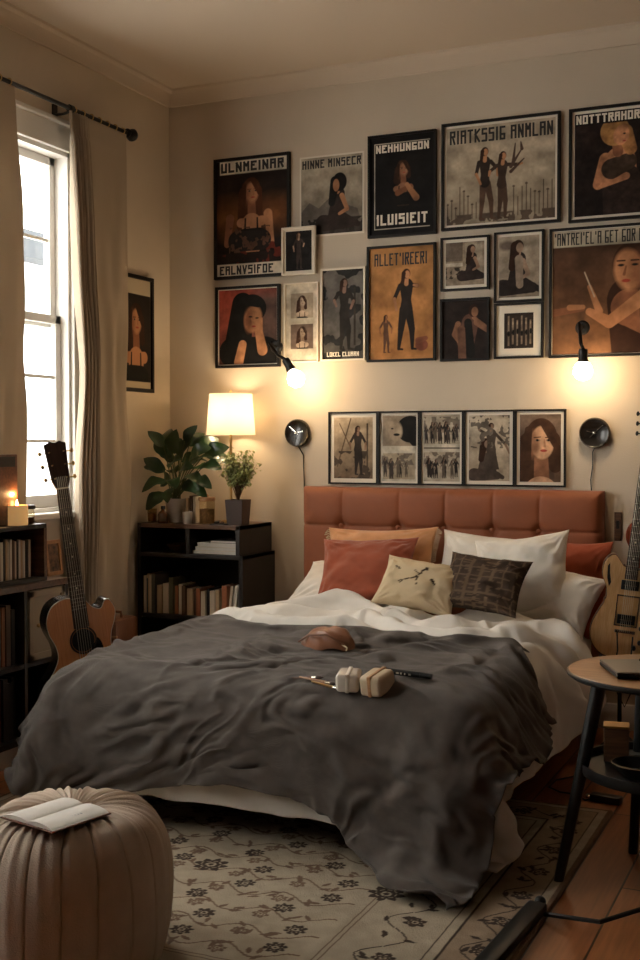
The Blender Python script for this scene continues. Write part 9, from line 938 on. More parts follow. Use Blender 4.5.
picture('black poster of a woman in the dark with pale block letters', wallbox((369, 138), (437, 129), (369, 239), (437, 234)), d7, texts=(('NEHHUNGON', .09, .92, .84, .92, 'ink_cream'), ('1LUISIEIT', .10, .90, .10, .21, 'ink_cream')), fw=.012)
def d8(a):
    a.grad((.40, .18, .06), (.44, .21, .075)); figure(a, a.ar * .58, .08, .72, body=(.02, .015, .013), arms=((-.13, .5), (.10, .80)), legs=((-.10, 0), (.08, 0)), wide=1.1)
    figure(a, .16, .06, .34, body=(.10, .05, .03), skin=(.25, .11, .05)); a.disk(.50, .12, .06, .05, (.22, .07, .04)); a.cap((.47, .16), (.54, .18), .03, .02, (.25, .09, .05))
picture('orange poster with a figure in black beside a small animal shape', wallbox((368, 248), (437, 242), (368, 363), (436, 360)), d8, texts=(("ALLET'IREERI", .08, .90, .84, .95, 'ink'),), fw=.012)
def d9(a):
    a.grad((.30, .24, .17), (.46, .38, .28)); q = a.ar; rnd = random.Random(4)
    for k in range(26):
        x = q * (k + .3) / 26; 
        if .32 < x / q < .62: continue
        h = rnd.uniform(.12, .36); a.rect(x - .005, .05, x + .005, .05 + h, (.10, .07, .05)); 
        if rnd.random() < .5: a.rect(x - .014, .03 + h, x + .014, .045 + h, (.10, .07, .05))
    a.blot((.10, .07, .05), .0, 12, 6, 0, .10)
    figure(a, q * .36, .03, .74, body=(.03, .02, .016), arms=((-.06, .5), (.18, .60)), legs=((-.06, 0), (.10, 0)), legc=(.10, .055, .035)); figure(a, q * .50, .03, .68, body=(.05, .03, .022), arms=((-.20, .66), (.30, .80)), legs=((-.02, 0), (.08, 0)), legc=(.08, .045, .03), lean=.05)
    for a0, b0 in (((.60 * q, .55), (.70 * q, .72)), ((.62 * q, .58), (.64 * q, .78)), ((.60 * q, .5), (.72 * q, .62)), ((.70 * q, .72), (.69 * q, .79))): a.cap(a0, b0, .018, .006, (.07, .04, .03))
picture('widest black framed poster with two figures standing before bare posts', wallbox((442, 127), (561, 110), (443, 232), (561, 222)), d9, mat_w=.012, texts=(('RIATKSSIG ANMLAN', .03, .98, .83, .97, 'ink'),), fw=.014)
def d10(a):
    a.c[:] = (.28, .22, .16); q = a.ar; a.rect(.0, .56, q * .44, 1, (.13, .10, .075)); a.rect(q * .5, .1, q * .95, .98, (.34, .28, .21)); seated(a, q * .68, .12, .8, body=(.03, .02, .018), skin=(.3, .18, .12)); a.blot((.05, .04, .03), .1, 14, 5, .15, .42, 0, q * .4); a.rect(0, .44, q * .44, .52, (.5, .44, .35))
picture('small framed collage picture with a dark sitting woman, below the widest poster', wallbox((441, 240), (490, 234), (442, 292), (490, 289)), d10, mat_w=.016, fw=.011, cat='picture')
def d11(a):
    a.c[:] = (.020, .013, .011); q = a.ar; s = (.24, .12, .07); a.cap((.42, .30), (.5, .62), .16, .15, (.10, .05, .035)); a.cap((.28, .60), (.22, .42), .05, .05, s); a.cap((.22, .42), (.42, .16), .05, .04, s); a.cap((.62, .62), (.82, .48), .06, .05, s); a.cap((.82, .48), (.56, .70), .045, .03, s)
    a.disk(.56, .82, .09, .11, HR); a.disk(.58, .80, .06, .085, s); a.cap((.46, .62), (.5, .1), .07, .09, BK); a.cap((.34, .50), (.36, .0), .07, .07, (.14, .07, .045))
picture('small dark picture of a posing woman with bent arms, left of the striped photo', wallbox((441, 301), (490, 296), (441, 362), (490, 360)), d11, fw=.012, cat='picture')
def d12(a): a.grad((.24, .19, .14), (.34, .28, .21)); a.disk(.14, .85, .14, .08, (.12, .09, .07), 0, .05); seated(a, a.ar * .48, .06, .86, body=(.022, .016, .014), skin=(.30, .20, .14)); a.cap((a.ar * .5, .62), (a.ar * .52, .2), .07, .06, (.26, .2, .15))
picture('small framed photo of a woman kneeling in a black dress, right of the collage', wallbox((495, 234), (544, 229), (495, 304), (545, 300)), d12, mat_w=.014, fw=.010, cat='picture')
def d13(a):
    a.c[:] = (.03, .022, .018); q = a.ar
    for k in range(6): x = q * (.12 + .15 * k); a.rect(x, .08 + .04 * (k % 2), x + .05, .92 - .06 * (k % 3), (.20, .15, .11)); a.disk(x + .025, .72, .022, .05, (.36, .28, .2)); a.disk(x + .03, .42 + .03 * (k % 3), .03, .08, BK)
picture('small wide mounted photo of dark vertical figures in a row', wallbox((495, 305), (544, 301), (495, 360), (544, 357)), d13, mat_w=.040, fw=.011, cat='picture')
def d14(a):
    a.grad((.012, .008, .007), (.022, .013, .011)); s = .26; x = a.ar * .50; sk = (.46, .21, .105)
    a.cap((x + .10, .10), (x + .08, .50), .17, .15, sk); a.cap((x + .12, .04), (x + .10, .30), .20, .19, (.03, .018, .015)); a.cap((x - .06, .54), (x - .13, .30), .060, .050, sk); a.cap((x - .13, .30), (x + .14, .36), .048, .035, sk); a.cap((x, .44), (x + .16, .5), .10, .08, (.05, .03, .02))
    a.cap((x + .06, .60), (x + .05, .72), .05, .05, SKd); a.disk(x + .03, .80, .14, .14, (.40, .20, .07)); a.cap((x + .12, .78), (x + .18, .62), .08, .06, (.34, .16, .06)); a.disk(x + .09, .76, .075, .10, sk, -.2); a.disk(x + .12, .77, .014, .008, BK); a.disk(x + .12, .70, .016, .008, (.3, .05, .04))
    a.grain(.3, 22, 9); a.rect(0, .885, a.ar, 1, (.012, .008, .007))
b14 = wallbox((569, 111), (640, 102), (570, 223), (640, 219)); b14 = (b14[0], b14[0] + (b14[1] - b14[0]) * 1.22, b14[2], b14[3])
picture('dark poster of a curly blond woman looking down, at the top right of the wall', b14, d14, mat_w=.014, fw=.014, texts=(('NOTTTRAHOR B', .02, 1.0, .90, .985, 'ink_cream'),))
def d15(a):
    q = a.ar; a.grad((.16, .075, .035), (.06, .03, .018)); sk = (.42, .19, .09)
    a.rect(0, 0, q, .30, (.17, .08, .038), .2); a.cap((.0, .34), (.24, .37), .030, .026, SKd); a.cap((.14, .38), (.25, .38), .024, .018, sk)
    x = .64; a.cap((x, .42), (x + .06, .0), .20, .22, HR); a.cap((x - .02, .36), (x + .2, .3), .15, .2, SKd); a.cap((x + .16, .8), (x + .20, .3), .14, .14, (.10, .04, .018)); a.disk(x + .03, .70, .19, .20, (.045, .018, .009)); a.cap((x + .15, .7), (x + .18, .45), .08, .06, (.045, .018, .009)); a.disk(x - .03, .66, .115, .165, sk, .12, .03); a.disk(x + .05, .64, .07, .14, SKd, 0, .07, .7)
    for e in (-.09, .02): a.disk(x + e, .70, .026, .010, BK); a.cap((x + e - .03, .735), (x + e + .03, .735), .006, .006, HR)
    a.cap((x - .05, .69), (x - .065, .625), .006, .012, SKd); a.disk(x - .05, .575, .034, .014, (.32, .05, .03)); a.cap((x + .10, .45), (x - .18, .25), .06, .048, sk); a.cap((x - .18, .25), (x - .34, .34), .048, .030, sk)
    a.cap((x - .26, .34), (x - .34, .54), .030, .018, sk); a.cap((x - .30, .46), (x - .38, .66), .006, .004, (.55, .42, .3)); a.rect(0, .87, q, 1, (.50, .43, .32))
b15 = wallbox((550, 231), (640, 222), (550, 358), (640, 356)); b15 = (b15[0], b15[0] + (b15[1] - b15[0]) * 1.10, b15[2], b15[3])
picture('large brown poster of a woman holding a thin stick, behind the right bulb', b15, d15, fw=.012, mat_w=.004, texts=(("'ANTREI'EL'A GET GOR B", .02, .97, .885, .985, 'ink'),))
# the strip above the headboard: five frames side by side
gs = 'framed photographs in the strip above the headboard'
def s1(a): a.grad((.16, .11, .07), (.44, .34, .23)); a.cap((.06, .2), (.3, .98), .012, .010, (.12, .08, .05)); a.cap((.3, .5), (.1, .9), .010, .008, (.12, .08, .05)); a.blot((.07, .05, .035), .15, 6, 3, 0, .45); figure(a, a.ar * .62, .06, .80, body=(.03, .022, .018), skin=(.2, .12, .08), wide=1.2); a.rect(a.ar * .84, .1, a.ar * .88, .9, (.07, .05, .035))
def crowd(a, y0, y1, n, seed, x0=0, x1=None):
    rnd = random.Random(seed); x1 = x1 or a.ar; a.blot((.16, .13, .10), .0, 10, seed, y0 + (y1 - y0) * .55, y1, x0, x1)
    for k in range(n): figure(a, x0 + (x1 - x0) * rnd.uniform(.06, .94), y0 + rnd.uniform(.0, .05), (y1 - y0) * rnd.uniform(.55, .78), body=rnd.choice([(.02, .016, .014), (.05, .04, .035), (.10, .08, .06)]), skin=(.2, .14, .1), wide=1.3)
def s2(a):
    a.c[:] = (.50, .45, .36); q = a.ar; a.rect(.02, .53, q - .02, .98, (.28, .22, .16)); a.disk(.46, .78, .22, .20, BK); a.cap((.5, .7), (.6, .56), .12, .1, BK); a.disk(.22, .76, .11, .15, (.36, .28, .2), .1, .03); a.disk(.24, .70, .05, .02, BK); a.disk(.17, .79, .02, .010, BK)
    a.rect(0, .44, q, .53, (.50, .45, .36)); a.rect(.02, .03, q - .02, .42, (.34, .28, .2)); crowd(a, .03, .42, 8, 3); a.rect(0, 0, q, .03, (.50, .45, .36))
def s3(a):
    q = a.ar; a.c[:] = (.40, .34, .26); crowd(a, .56, .97, 14, 5); a.rect(0, .44, q, .56, (.50, .45, .36)); a.rect(0, .492, q, .508, BK); crowd(a, .04, .44, 9, 7)
def s4(a): a.grad((.36, .29, .21), (.46, .39, .30)); seated(a, a.ar * .42, .02, .62, body=(.07, .05, .04), skin=(.22, .15, .11)); figure(a, a.ar * .55, .04, .84, body=(.06, .045, .035), skin=(.2, .13, .09), skirt=True, arms=((-.26, .98), (.34, .45)), wide=1.2); a.blot((.12, .1, .08), .35, 12, 4, .5, 1)
def s5(a): a.grad((.10, .06, .04), (.16, .11, .08)); portrait(a, a.ar * .52, .60, .56, skin=(.52, .30, .18), dark=(.24, .11, .06), hair=(.06, .028, .015), long_=1.3)
strip = [(329.5, 379, s1, .022, 'framed photo of a figure by a leaning branch, first of the strip over the headboard'), (379, 420.5, s2, .010, 'frame with a profile over a group photo, second of the strip over the headboard'),
         (420.5, 464.5, s3, .012, 'frame holding two crowd photos, middle of the strip over the headboard'), (464.5, 515.5, s4, .018, 'framed photo of a woman in a patterned dress, fourth of the strip over the headboard'),
         (515.5, 566.5, s5, .016, 'framed portrait of a long haired woman, last of the strip over the headboard')]
T0 = onY(448, 410.5, YB).z; T1 = onY(448, 485.5, YB).z
for u0, u1, f, mw, lb in strip:
    picture(lb, (onY(u0, 448, YB).x + .0006, onY(u1, 448, YB).x - .0006, T1, T0), f, mat_w=mw, fw=.009, cat='picture', group=gs, depth=.02, res=520)

# picture on the left wall, half behind the curtain
pl = thing('framed_picture', 'tall black framed picture on the window wall, partly behind the curtain', 'picture', (XL, 5.38, 0))
y1 = onX(150.5, 330, XL).y; z1 = onX(150, 279, XL).z; z0 = onX(150, 393, XL).z; y0 = y1 - .42
b = B()
for p in (((y0, z0), (y1, z0), (y1 - .02, z0 + .02), (y0 + .02, z0 + .02)), ((y1, z0), (y1, z1), (y1 - .02, z1 - .02), (y1 - .02, z0 + .02)), ((y1, z1), (y0, z1), (y0 + .02, z1 - .02), (y1 - .02, z1 - .02)), ((y0, z1), (y0, z0), (y0 + .02, z0 + .02), (y0 + .02, z1 - .02))):
    b.prism(list(p), 0, .025)
fr_ = b.out('frame', 'frame', pl, sm=False); fr_.data.transform(Matrix(((0, 1, 0, 0), (1, 0, 0, -5.38), (0, 0, 1, 0), (0, 0, 0, 1))))
A = Art(y1 - y0 - .04, z1 - z0 - .04, (.46, .38, .27), 260); A.rect(.0, .06, A.ar, .86, (.02, .015, .012)); portrait(A, A.ar * .62, .62, .26, long_=1.4); A.rect(0, 0, A.ar, .06, (.46, .38, .27))
gridmesh('print', np.stack([np.full_like(A.X, .012), y0 + .02 + A.X / A.ar * (y1 - y0 - .04) - 5.38, z0 + .02 + A.Y * (z1 - z0 - .04)], -1), 'print', pl, col=np.clip(A.c, 0, 1), sm=False)


# ------------------------------------------------------------------ curtains
rod_a, rod_b = onX(130, 133, XL + .10), onX(-60, 60, XL + .10)
RZ = (rod_a.z * .8 + onX(40, 101, XL + .10).z * .2); RY1 = rod_a.y; RY0 = 2.95
rodt = thing('curtain_rod', 'black metal curtain rod with a round finial above the window', 'curtain rod', (XL, 4.4, RZ))
B().tube([(.10, RY0 - 4.4, 0), (.10, RY1 - 4.4 - .03, 0)], .011, 12).out('pole', 'black', rodt)
B().tube([(.10, RY1 - .55 - 4.4, 0), (.10, RY1 - 4.4 - .03, 0)], .0085, 12).out('inner_pole', 'walnut', rodt)
for y, s in ((RY1 - 4.4, 1), (RY0 - 4.4, -1)):
    B().lathe([(0, -.035), (.016, -.035), (.024, -.028), (.016, -.018), (.014, -.008), (.028, .004), (.034, .020), (.028, .036), (.012, .046), (0, .048)], 20,
              Matrix.Translation((.10, y, 0)) @ Matrix.Rotation(-s * PI / 2, 4, 'X')).out('finial', 'black', rodt)
for y in (RY1 - .52 - 4.4, RY0 + .2 - 4.4):
    b = B(); b.tube([(0, y, -.02), (.06, y, -.02), (.10, y, -.012)], .007, 8); b.box(0, .008, y - .018, y + .018, -.07, .03); b.lathe([(.010, -.014), (.018, -.014), (.018, .014), (.010, .014)], 14, Matrix.Translation((.10, y, 0)) @ Matrix.Rotation(PI / 2, 4, 'X'))
    b.out('bracket', 'black', rodt)

def curtain(label, ya, yb, folds, seed, pinch_z, pinch, low, zb, hook, flat=1.0):
    """gathered panel from the rod down; (ya, yb) at the top, low at the hem"""
    n_, m_ = 300, 150; s = np.linspace(0, 1, n_); rows = []; rnd = np.random.RandomState(seed)
    ph = np.cumsum(rnd.uniform(.75, 1.25, folds)); ph = np.concatenate([[0], ph]) / ph.sum()
    t_ = np.interp(s ** flat, ph, np.arange(folds + 1)); a_ = rnd.uniform(.7, 1.25, folds + 1); amp = np.interp(t_, np.arange(folds + 1), a_)
    nz = fbm(n_, m_, 3, 3, seed, 2)
    for j in range(m_):
        v = j / (m_ - 1); z = RZ - .012 - v * (RZ - .012 - zb)
        k = math.exp(-((z - pinch_z) / .30) ** 2); y0 = ya + (low[0] - ya) * v; y1 = yb + (low[1] - yb) * v
        c_ = (y0 + y1) / 2; w_ = (y1 - y0) * (1 - pinch * k); head = math.exp(-((z - RZ) / .05) ** 2)
        A_ = (.016 + .026 * min(1, v * 6)) * (1 - .2 * k) * (1 - .2 * v)
        sh = .10 * nz[j] * min(1, v * 2)
        x = XL + .105 + A_ * amp * np.sin(2 * PI * t_ + sh * 2 + .5 * math.sin(v * 3)) + .010 * nz[j] * min(1, v * 3)
        x = x + .004 * np.sin(2 * PI * t_ * 2 + 1.3 + 2 * v) * min(1, v * 2)
        if v < .035: x = x * .6 + (XL + .10) * .4
        y = c_ + (s - .5) * w_ + .018 * np.sin(2 * PI * t_ + 1.2) * np.sin(PI * s) + .008 * math.sin(z * 2.3 + seed)
        rows.append(np.stack([x - XL, y - (ya + yb) / 2, z + 0 * s], -1))
    r = thing('curtain', label, 'curtain', (XL, (ya + yb) / 2, 0), group='beige linen curtains at the window')
    o = gridmesh('curtain_panel', np.array(rows), 'curtain', r)
    md = o.modifiers.new('thickness', 'SOLIDIFY'); md.thickness = .003
    for k in range(hook):
        y = ya + (yb - ya) * (k + .5) / hook - (ya + yb) / 2
        b = B(); b.lathe([(.0155 + .003 * math.cos(q), .003 * math.sin(q)) for q in np.linspace(0, 2 * PI, 9)], 18, Matrix.Translation((.10, y, RZ)) @ Matrix.Rotation(PI / 2, 4, 'X'), cap=False)
        b.tube([(.10, y, RZ - .018), (.103, y, RZ - .05)], .002, 5); b.out('ring', 'brass', r)
    return r
CY0, CY1 = onX(71, 300, XL + .10).y, onX(127, 300, XL + .10).y
curtain('beige linen curtain gathered at the right side of the window, behind the small guitar', CY0, CY1, 7, 4, onX(110, 378, XL + .1).z, .14, (onX(82, 560, XL + .1).y, onX(124, 560, XL + .1).y), .015, 7, 1.15)
CL0, CL1 = 4.02, onX(19, 300, XL + .12).y
curtain('beige linen curtain hanging at the left edge, above the shelf with the candle', CL0, CL1, 5, 9, 1.6, .0, (4.04, onX(27, 440, XL + .12).y), 1.085, 5)

# ------------------------------------------------------------------ shelf units
def book(x0, x1, y0, y1, z0, z1, col, label, group, lean=0, loc=None, axis='x', name='book'):
    """upright book, spine toward -y (axis x) or toward +x (axis y)"""
    c = ((x0 + x1) / 2, (y0 + y1) / 2, z0); r = thing(name, label, 'book', c, (0, lean, 0) if axis == 'x' else (lean, 0, 0), group)
    a, d, h = (x1 - x0) / 2, (y1 - y0) / 2, z1 - z0; t = .0022
    b = B()
    if axis == 'x':
        b.box(-a, -a + t, -d, d, 0, h); b.box(a - t, a, -d, d, 0, h); b.box(-a, a, -d - .001, -d + t, 0, h, .0008); b.out('cover', col, r, sm=False)
        B().box(-a + t, a - t, -d + t, d - .003, .003, h - .003).out('pages', 'paper', r, sm=False)
    else:
        b.box(-a, a, -d, -d + t, 0, h); b.box(-a, a, d - t, d, 0, h); b.box(a - t, a + .001, -d, d, 0, h, .0008); b.out('cover', col, r, sm=False)
        B().box(-a + .003, a - t, -d + t, d - t, .003, h - .003).out('pages', 'paper', r, sm=False)
    return r
def cover(i, col): return mat('book_cover_' + i, col, .55, bump=.1, bscale=90)
COV = {'cream': cover('cream', (.64, .54, .40)), 'tan': cover('tan', (.52, .37, .22)), 'rust': cover('rust', (.36, .12, .05)), 'black': cover('black', (.015, .013, .013)), 'white': cover('white', (.74, .68, .58)),
       'brown': cover('brown', (.11, .055, .03)), 'red': cover('red', (.22, .035, .022)), 'grey': cover('grey', (.12, .11, .10)), 'olive': cover('olive', (.13, .12, .07)), 'blue': cover('blue', (.05, .07, .09))}
ORD = ['first', 'second', 'third', 'fourth', 'fifth', 'sixth', 'seventh', 'eighth', 'ninth', 'tenth', 'eleventh', 'twelfth', 'thirteenth', 'fourteenth', 'fifteenth', 'sixteenth', 'seventeenth', 'eighteenth', 'nineteenth', 'twentieth',
       'twenty first', 'twenty second', 'twenty third', 'twenty fourth', 'twenty fifth']

# bookcase in the corner
KX1 = onY(276, 560, YB).x; KX0 = XL + .03; KD = .38; KF = YB - .015 - KD
zt = onY(200, 525, KF).z; zs = onY(200, 554.5, KF).z; zl = onY(200, 617, KF).z
bc = thing('bookcase', 'low black bookcase of stacked open boxes in the corner, carrying plants and lamp', 'bookcase', ((KX0 + KX1) / 2, KF, 0))
ox, oy = (KX0 + KX1) / 2, KF; a = (KX1 - KX0) / 2; D = KD; t = .022
kd = onY(187, 540, KF).x - ox
B().box(-a, a - .02, 0, D, zt - t, zt, .002).out('top_board', 'walnut', bc, sm=False); b = B(); b.box(-a, -a + t, 0, D, zs, zt); b.box(a - .02 - t, a - .02, 0, D, zs, zt); b.box(-a, a - .02, D - .012, D, zs, zt); b.out('upper_box', 'ebony', bc, sm=False)
B().box(kd - t / 2, kd + t / 2, .005, D, zs, zt - t).out('divider', 'ebony', bc, sm=False)
b = B(); b.box(-a, a, 0, D, zs - t, zs, .002); b.box(-a, -a + t, 0, D, .06, zs); b.box(a - t, a, 0, D, .06, zs); b.box(-a, a, D - .012, D, .06, zs); b.out('lower_box', 'ebony', bc, sm=False)
B().box(-a + t, a - t, .004, D - .012, zl - t, zl, .001).out('shelf_board', 'ebony', bc, sm=False)
B().box(-a + t, a - t, .004, D - .012, .06, .08, .001).out('bottom_board', 'ebony', bc, sm=False)
B().box(-a + .02, a - .02, .03, D - .02, 0, .06).out('plinth', 'ebony', bc, sm=False)
bx = lambda u: onY(u, 590, KF + .03).x
rnd = random.Random(21); gb = 'books on the long shelf of the corner bookcase'
spec = [(125.5, 129, .205, 'cream'), (129.5, 132, .215, 'tan'), (132.5, 136.5, .21, 'cream'), (141, 144.5, .20, 'black'), (145, 148, .19, 'blue'), (152.5, 156, .215, 'grey'), (157, 161.5, .155, 'tan'), (162.5, 168, .165, 'cream'),
        (169.5, 173.5, .20, 'olive'), (174, 177, .155, 'rust'), (178, 182, .165, 'cream'), (182.5, 186, .16, 'brown'), (187, 192.5, .145, 'tan'), (193, 196, .14, 'brown'), (197, 200.5, .15, 'rust'), (201.5, 206, .135, 'cream'), (207, 209.5, .15, 'black'),
        (210, 215, .14, 'cream'), (216, 219.5, .145, 'tan'), (221, 226, .17, 'rust'), (228, 230.5, .17, 'cream'), (232, 235, .175, 'white'), (236.5, 240, .17, 'grey'), (241, 245.5, .18, 'brown')]
for k, (u0, u1, h, cn) in enumerate(spec):
    x0, x1 = bx(u0), bx(u1)
    if x0 < KX0 + t: x0, x1 = KX0 + t + .002 + .018 * k, KX0 + t + .018 + .018 * k
    x1 = min(x1, ox + a - t - .004)
    ln = -R(6) if k in (20, 21, 22) else 0
    if ln: x0 -= .004; x1 -= .004
    book(x0, x1, KF + .02 + rnd.uniform(0, .02), KF + .02 + rnd.uniform(.13, .17), zl + (.001 if not ln else .002), zl + h, COV[cn], f'{cn} book standing {ORD[k]} from the curtain on the long bookcase shelf', gb, lean=-ln)
for k, (u0, u1, w_, cn, h) in enumerate(((190, 243, .20, 'white', .016), (194, 242, .19, 'cream', .020), (197, 238, .18, 'white', .022), (210, 240, .15, 'black', .014))):
    x0, x1 = onY(u0, 550, KF + .04).x, min(onY(u1, 550, KF + .04).x, ox + a - .02 - t - .006); z0 = zs + .001 + sum((.016, .020, .022, .014)[:k]) + .0006 * k
    r = thing('book', f'{cn} book lying {("at the bottom", "second from the bottom", "third from the bottom", "on top")[k]} of the flat stack in the bookcase', 'book', ((x0 + x1) / 2, KF + .04 + w_ / 2, z0), (0, 0, R((0, 1.5, -2, 2)[k])), 'flat stack of books in the corner bookcase')
    aa = (x1 - x0) / 2 - (.0 if k != 1 else .005); b = B(); b.box(-aa, aa, -w_ / 2, w_ / 2, 0, .002); b.box(-aa, aa, -w_ / 2, w_ / 2, h - .002, h); b.box(-aa, aa, w_ / 2 - .003, w_ / 2, 0, h); b.out('cover', COV[cn], r, sm=False)
    B().box(-aa + .003, aa - .003, -w_ / 2 + .002, w_ / 2 - .003, .002, h - .002).out('pages', 'paper', r, sm=False)
p = onY(176, 551, KF + .08)
bowl = B().lathe([(0, .004), (.025, 0), (.03, .004), (.055, .022), (.070, .042), (.066, .043), (.05, .026), (.026, .010), (0, .009)], 32).out('bowl', 'walnut'); bowl.location = (p.x, KF + .11, zs + .001)
tag(bowl, 'small brown wooden bowl in the left box of the corner bookcase', 'bowl')

# long low unit under the window, and the box on top of it
UX = XL + .31                                  # face of the unit
UY0, UY1, UZ = 2.9, onX(68, 575, UX).y, .790
un = thing('window_shelf_unit', 'long dark low shelf unit under the window with a pale panel door', 'shelf unit', (XL + .02, (UY0 + UY1) / 2, 0))
oy2 = (UY0 + UY1) / 2; A0, A1 = UY0 - oy2, UY1 - oy2; W_ = .29
yd = onX(28, 650, UX).y - oy2
b = B(); b.box(0, W_, A0, A1, UZ - .03, UZ, .003); b.out('top_board', 'walnut', un, sm=False)
b = B(); b.box(0, W_, A0, A0 + .02, .09, UZ - .03); b.box(0, W_, A1 - .02, A1, .09, UZ - .03); b.box(0, W_, A0, A1, .09, .115); b.box(0, .012, A0, A1, .09, UZ - .03); b.out('carcass', 'ebony', un, sm=False)
for q in (yd - .01, yd - .62): B().box(.005, W_ - .002, q - .01, q + .01, .11, UZ - .03).out('divider', 'ebony', un, sm=False)
B().box(.012, W_ - .004, A0 + .02, A1 - .02, .42, .44).out('shelf_board', 'ebony', un, sm=False)
B().box(.02, W_ - .03, A0 + .01, A1 - .01, 0, .09).out('plinth', 'white_paint', un, sm=False)
b = B(); z0_, z1_ = .445, UZ - .035; y0_, y1_ = yd + .012, A1 - .022
for (p0, p1, q0, q1) in ((y0_, y0_ + .03, z0_, z1_), (y1_ - .03, y1_, z0_, z1_), (y0_, y1_, z0_, z0_ + .03), (y0_, y1_, z1_ - .03, z1_)): b.box(W_ - .018, W_ + .002, p0, p1, q0, q1, .002)
b.box(W_ - .014, W_ - .006, y0_ + .02, y1_ - .02, z0_ + .02, z1_ - .02)
dr = b.out('panel_door', mat('pale_beige_paint', (.36, .29, .21), .5, bump=.05), un, sm=False)
B().sphere((W_ + .012, y0_ + .05, (z0_ + z1_) / 2), .010, 14).out('knob', 'brass', dr)
rnd = random.Random(8); gr = 'tall records and folders in the window shelf unit'
y = UY0 + .05; k = 0
cols = ['red', 'black', 'brown', 'rust', 'black', 'grey', 'red', 'black', 'olive', 'brown']
yend = oy2 + yd - .03; ys_ = yend
k = 0
while ys_ > 3.86 and k < 14:
    w2 = rnd.uniform(.012, .030); cn = cols[k % 10]
    book(XL + .045, XL + .02 + W_ - .03 - rnd.uniform(0, .02), ys_ - w2, ys_, .441, .441 + rnd.uniform(.23, .285), COV[cn], f'{cn} folder {ORD[k]} from the pale door in the low window unit', gr, axis='y', name='record_folder'); ys_ -= w2 + .002; k += 1
ys_ = yend; k = 0
while ys_ > 3.86 and k < 14:
    w2 = rnd.uniform(.012, .034); cn = cols[(k * 3 + 1) % 10]
    book(XL + .045, XL + .02 + W_ - .03 - rnd.uniform(0, .02), ys_ - w2, ys_, .116, .116 + rnd.uniform(.23, .285), COV[cn], f'{cn} folder {ORD[k]} from the right on the bottom shelf of the low window unit', gr, axis='y', name='record_folder'); ys_ -= w2 + .002; k += 1
# open box on top
XB = UX - .01; VY1 = onX(47, 560, XB).y; VY0 = 3.55; VZ0 = UZ + .001; VZ1 = onX(30, 525, XB).z
bo = thing('record_box', 'dark open shelf box of records standing on the low unit under the candle', 'shelf box', (XL + .03, (VY0 + VY1) / 2, VZ0))
h = VZ1 - VZ0; q = (VY1 - VY0) / 2; dw = XB - XL - .03
b = B(); b.box(0, dw, -q, q, h - .02, h, .002); b.box(0, dw, -q, q, 0, .018, .002); b.box(0, .01, -q, q, 0, h); b.out('shell', 'ebony', bo, sm=False)
for s in (-1, 1): B().box(0, dw, min(s * q, s * (q - .02)), max(s * q, s * (q - .02)), .018, h - .02).out('side_panel', 'walnut', bo, sm=False)
gr2 = 'thin pale records in the box under the candle'; ys_ = VY1 - .06; k = 0
cc = ['cream', 'black', 'white', 'tan', 'white', 'black', 'cream', 'brown', 'white', 'cream', 'tan', 'black', 'white', 'rust', 'cream', 'white']
while ys_ > 3.93 and k < 16:
    w2 = rnd.uniform(.009, .017); cn = cc[k]
    book(XL + .05, XB - .045, ys_ - w2, ys_, VZ0 + .019, VZ0 + .019 + rnd.uniform(.165, .182), COV[cn], f'{cn} record sleeve {ORD[k]} from the right in the box under the candle', gr2, axis='y', name='record_sleeve'); ys_ -= w2 + rnd.uniform(.001, .006); k += 1

# things on the box
def at_top(u, v, z): return onZ(u, v, z)
c = at_top(17, 525, VZ1); ct = thing('candle', 'lit ivory pillar candle on the dark shelf box by the window', 'candle', (c.x, c.y, VZ1))
cw_ = mat('glowing_wax', (.80, .52, .26), .5); cw_.node_tree.nodes['Principled BSDF'].inputs['Subsurface Weight'].default_value = .6
cw_.node_tree.nodes['Principled BSDF'].inputs['Subsurface Radius'].default_value = (.06, .03, .012)
cw_.node_tree.nodes['Principled BSDF'].inputs['Emission Color'].default_value = (1, .55, .2, 1); cw_.node_tree.nodes['Principled BSDF'].inputs['Emission Strength'].default_value = .28
B().lathe([(.0, 0), (.046, 0), (.048, .004), (.048, .082), (.045, .088), (.040, .084), (.030, .070), (0, .068)], 36).out('wax_body', cw_, ct)
B().tube([(0, 0, .066), (.001, 0, .078), (.003, 0, .086)], .0013, 6).out('wick', 'black', ct)
B().lathe([(0, .080), (.004, .084), (.0055, .092), (.003, .104), (0, .114)], 12).out('flame', emitter('flame', (1, .55, .18), 55), ct)
pt = bpy.data.lights.new('candle_light', 'POINT'); pt.energy = CANDLE_W; pt.color = (1, .55, .22); pt.shadow_soft_size = .012
po = bpy.data.objects.new('candle_light', pt); C.objects.link(po); po.parent = ct; po.location = (0, 0, .135)
c = at_top(37, 523, VZ1); jr = thing('glass_jar', 'small glass jar with a dark cap on the box, right of the candle', 'jar', (c.x - .01, min(c.y, VY1 - .05), VZ1))
B().lathe([(0, 0), (.026, 0), (.030, .004), (.030, .052), (.026, .060), (.026, .066)], 28, cap=False).out('glass_body', 'jar', jr)
B().lathe([(0, .002), (.026, .002), (.027, .03), (0, .032)], 24).out('contents', 'walnut', jr)
B().lathe([(0, .066), (.033, .066), (.034, .070), (.034, .080), (.030, .084), (0, .084)], 28).out('stopper', 'black', jr)
pb = onX(28, 500, XL + .29).y
sp = thing('wooden_speaker', 'dark brown upright speaker standing behind the candle', 'speaker', (XL + .195, pb - .20, VZ1)); hz = onX(20, 454, XL + .16).z - VZ1
B().box(-.04, .04, -.20, .20, 0, hz, .004).out('cabinet', wood('reddish_brown_wood', (.15, .06, .03), (.08, .032, .018)), sp, sm=False)
B().box(.0402, .044, -.18, .18, hz - .055, hz - .01, .001).out('front_strip', 'ebony', sp, sm=False)
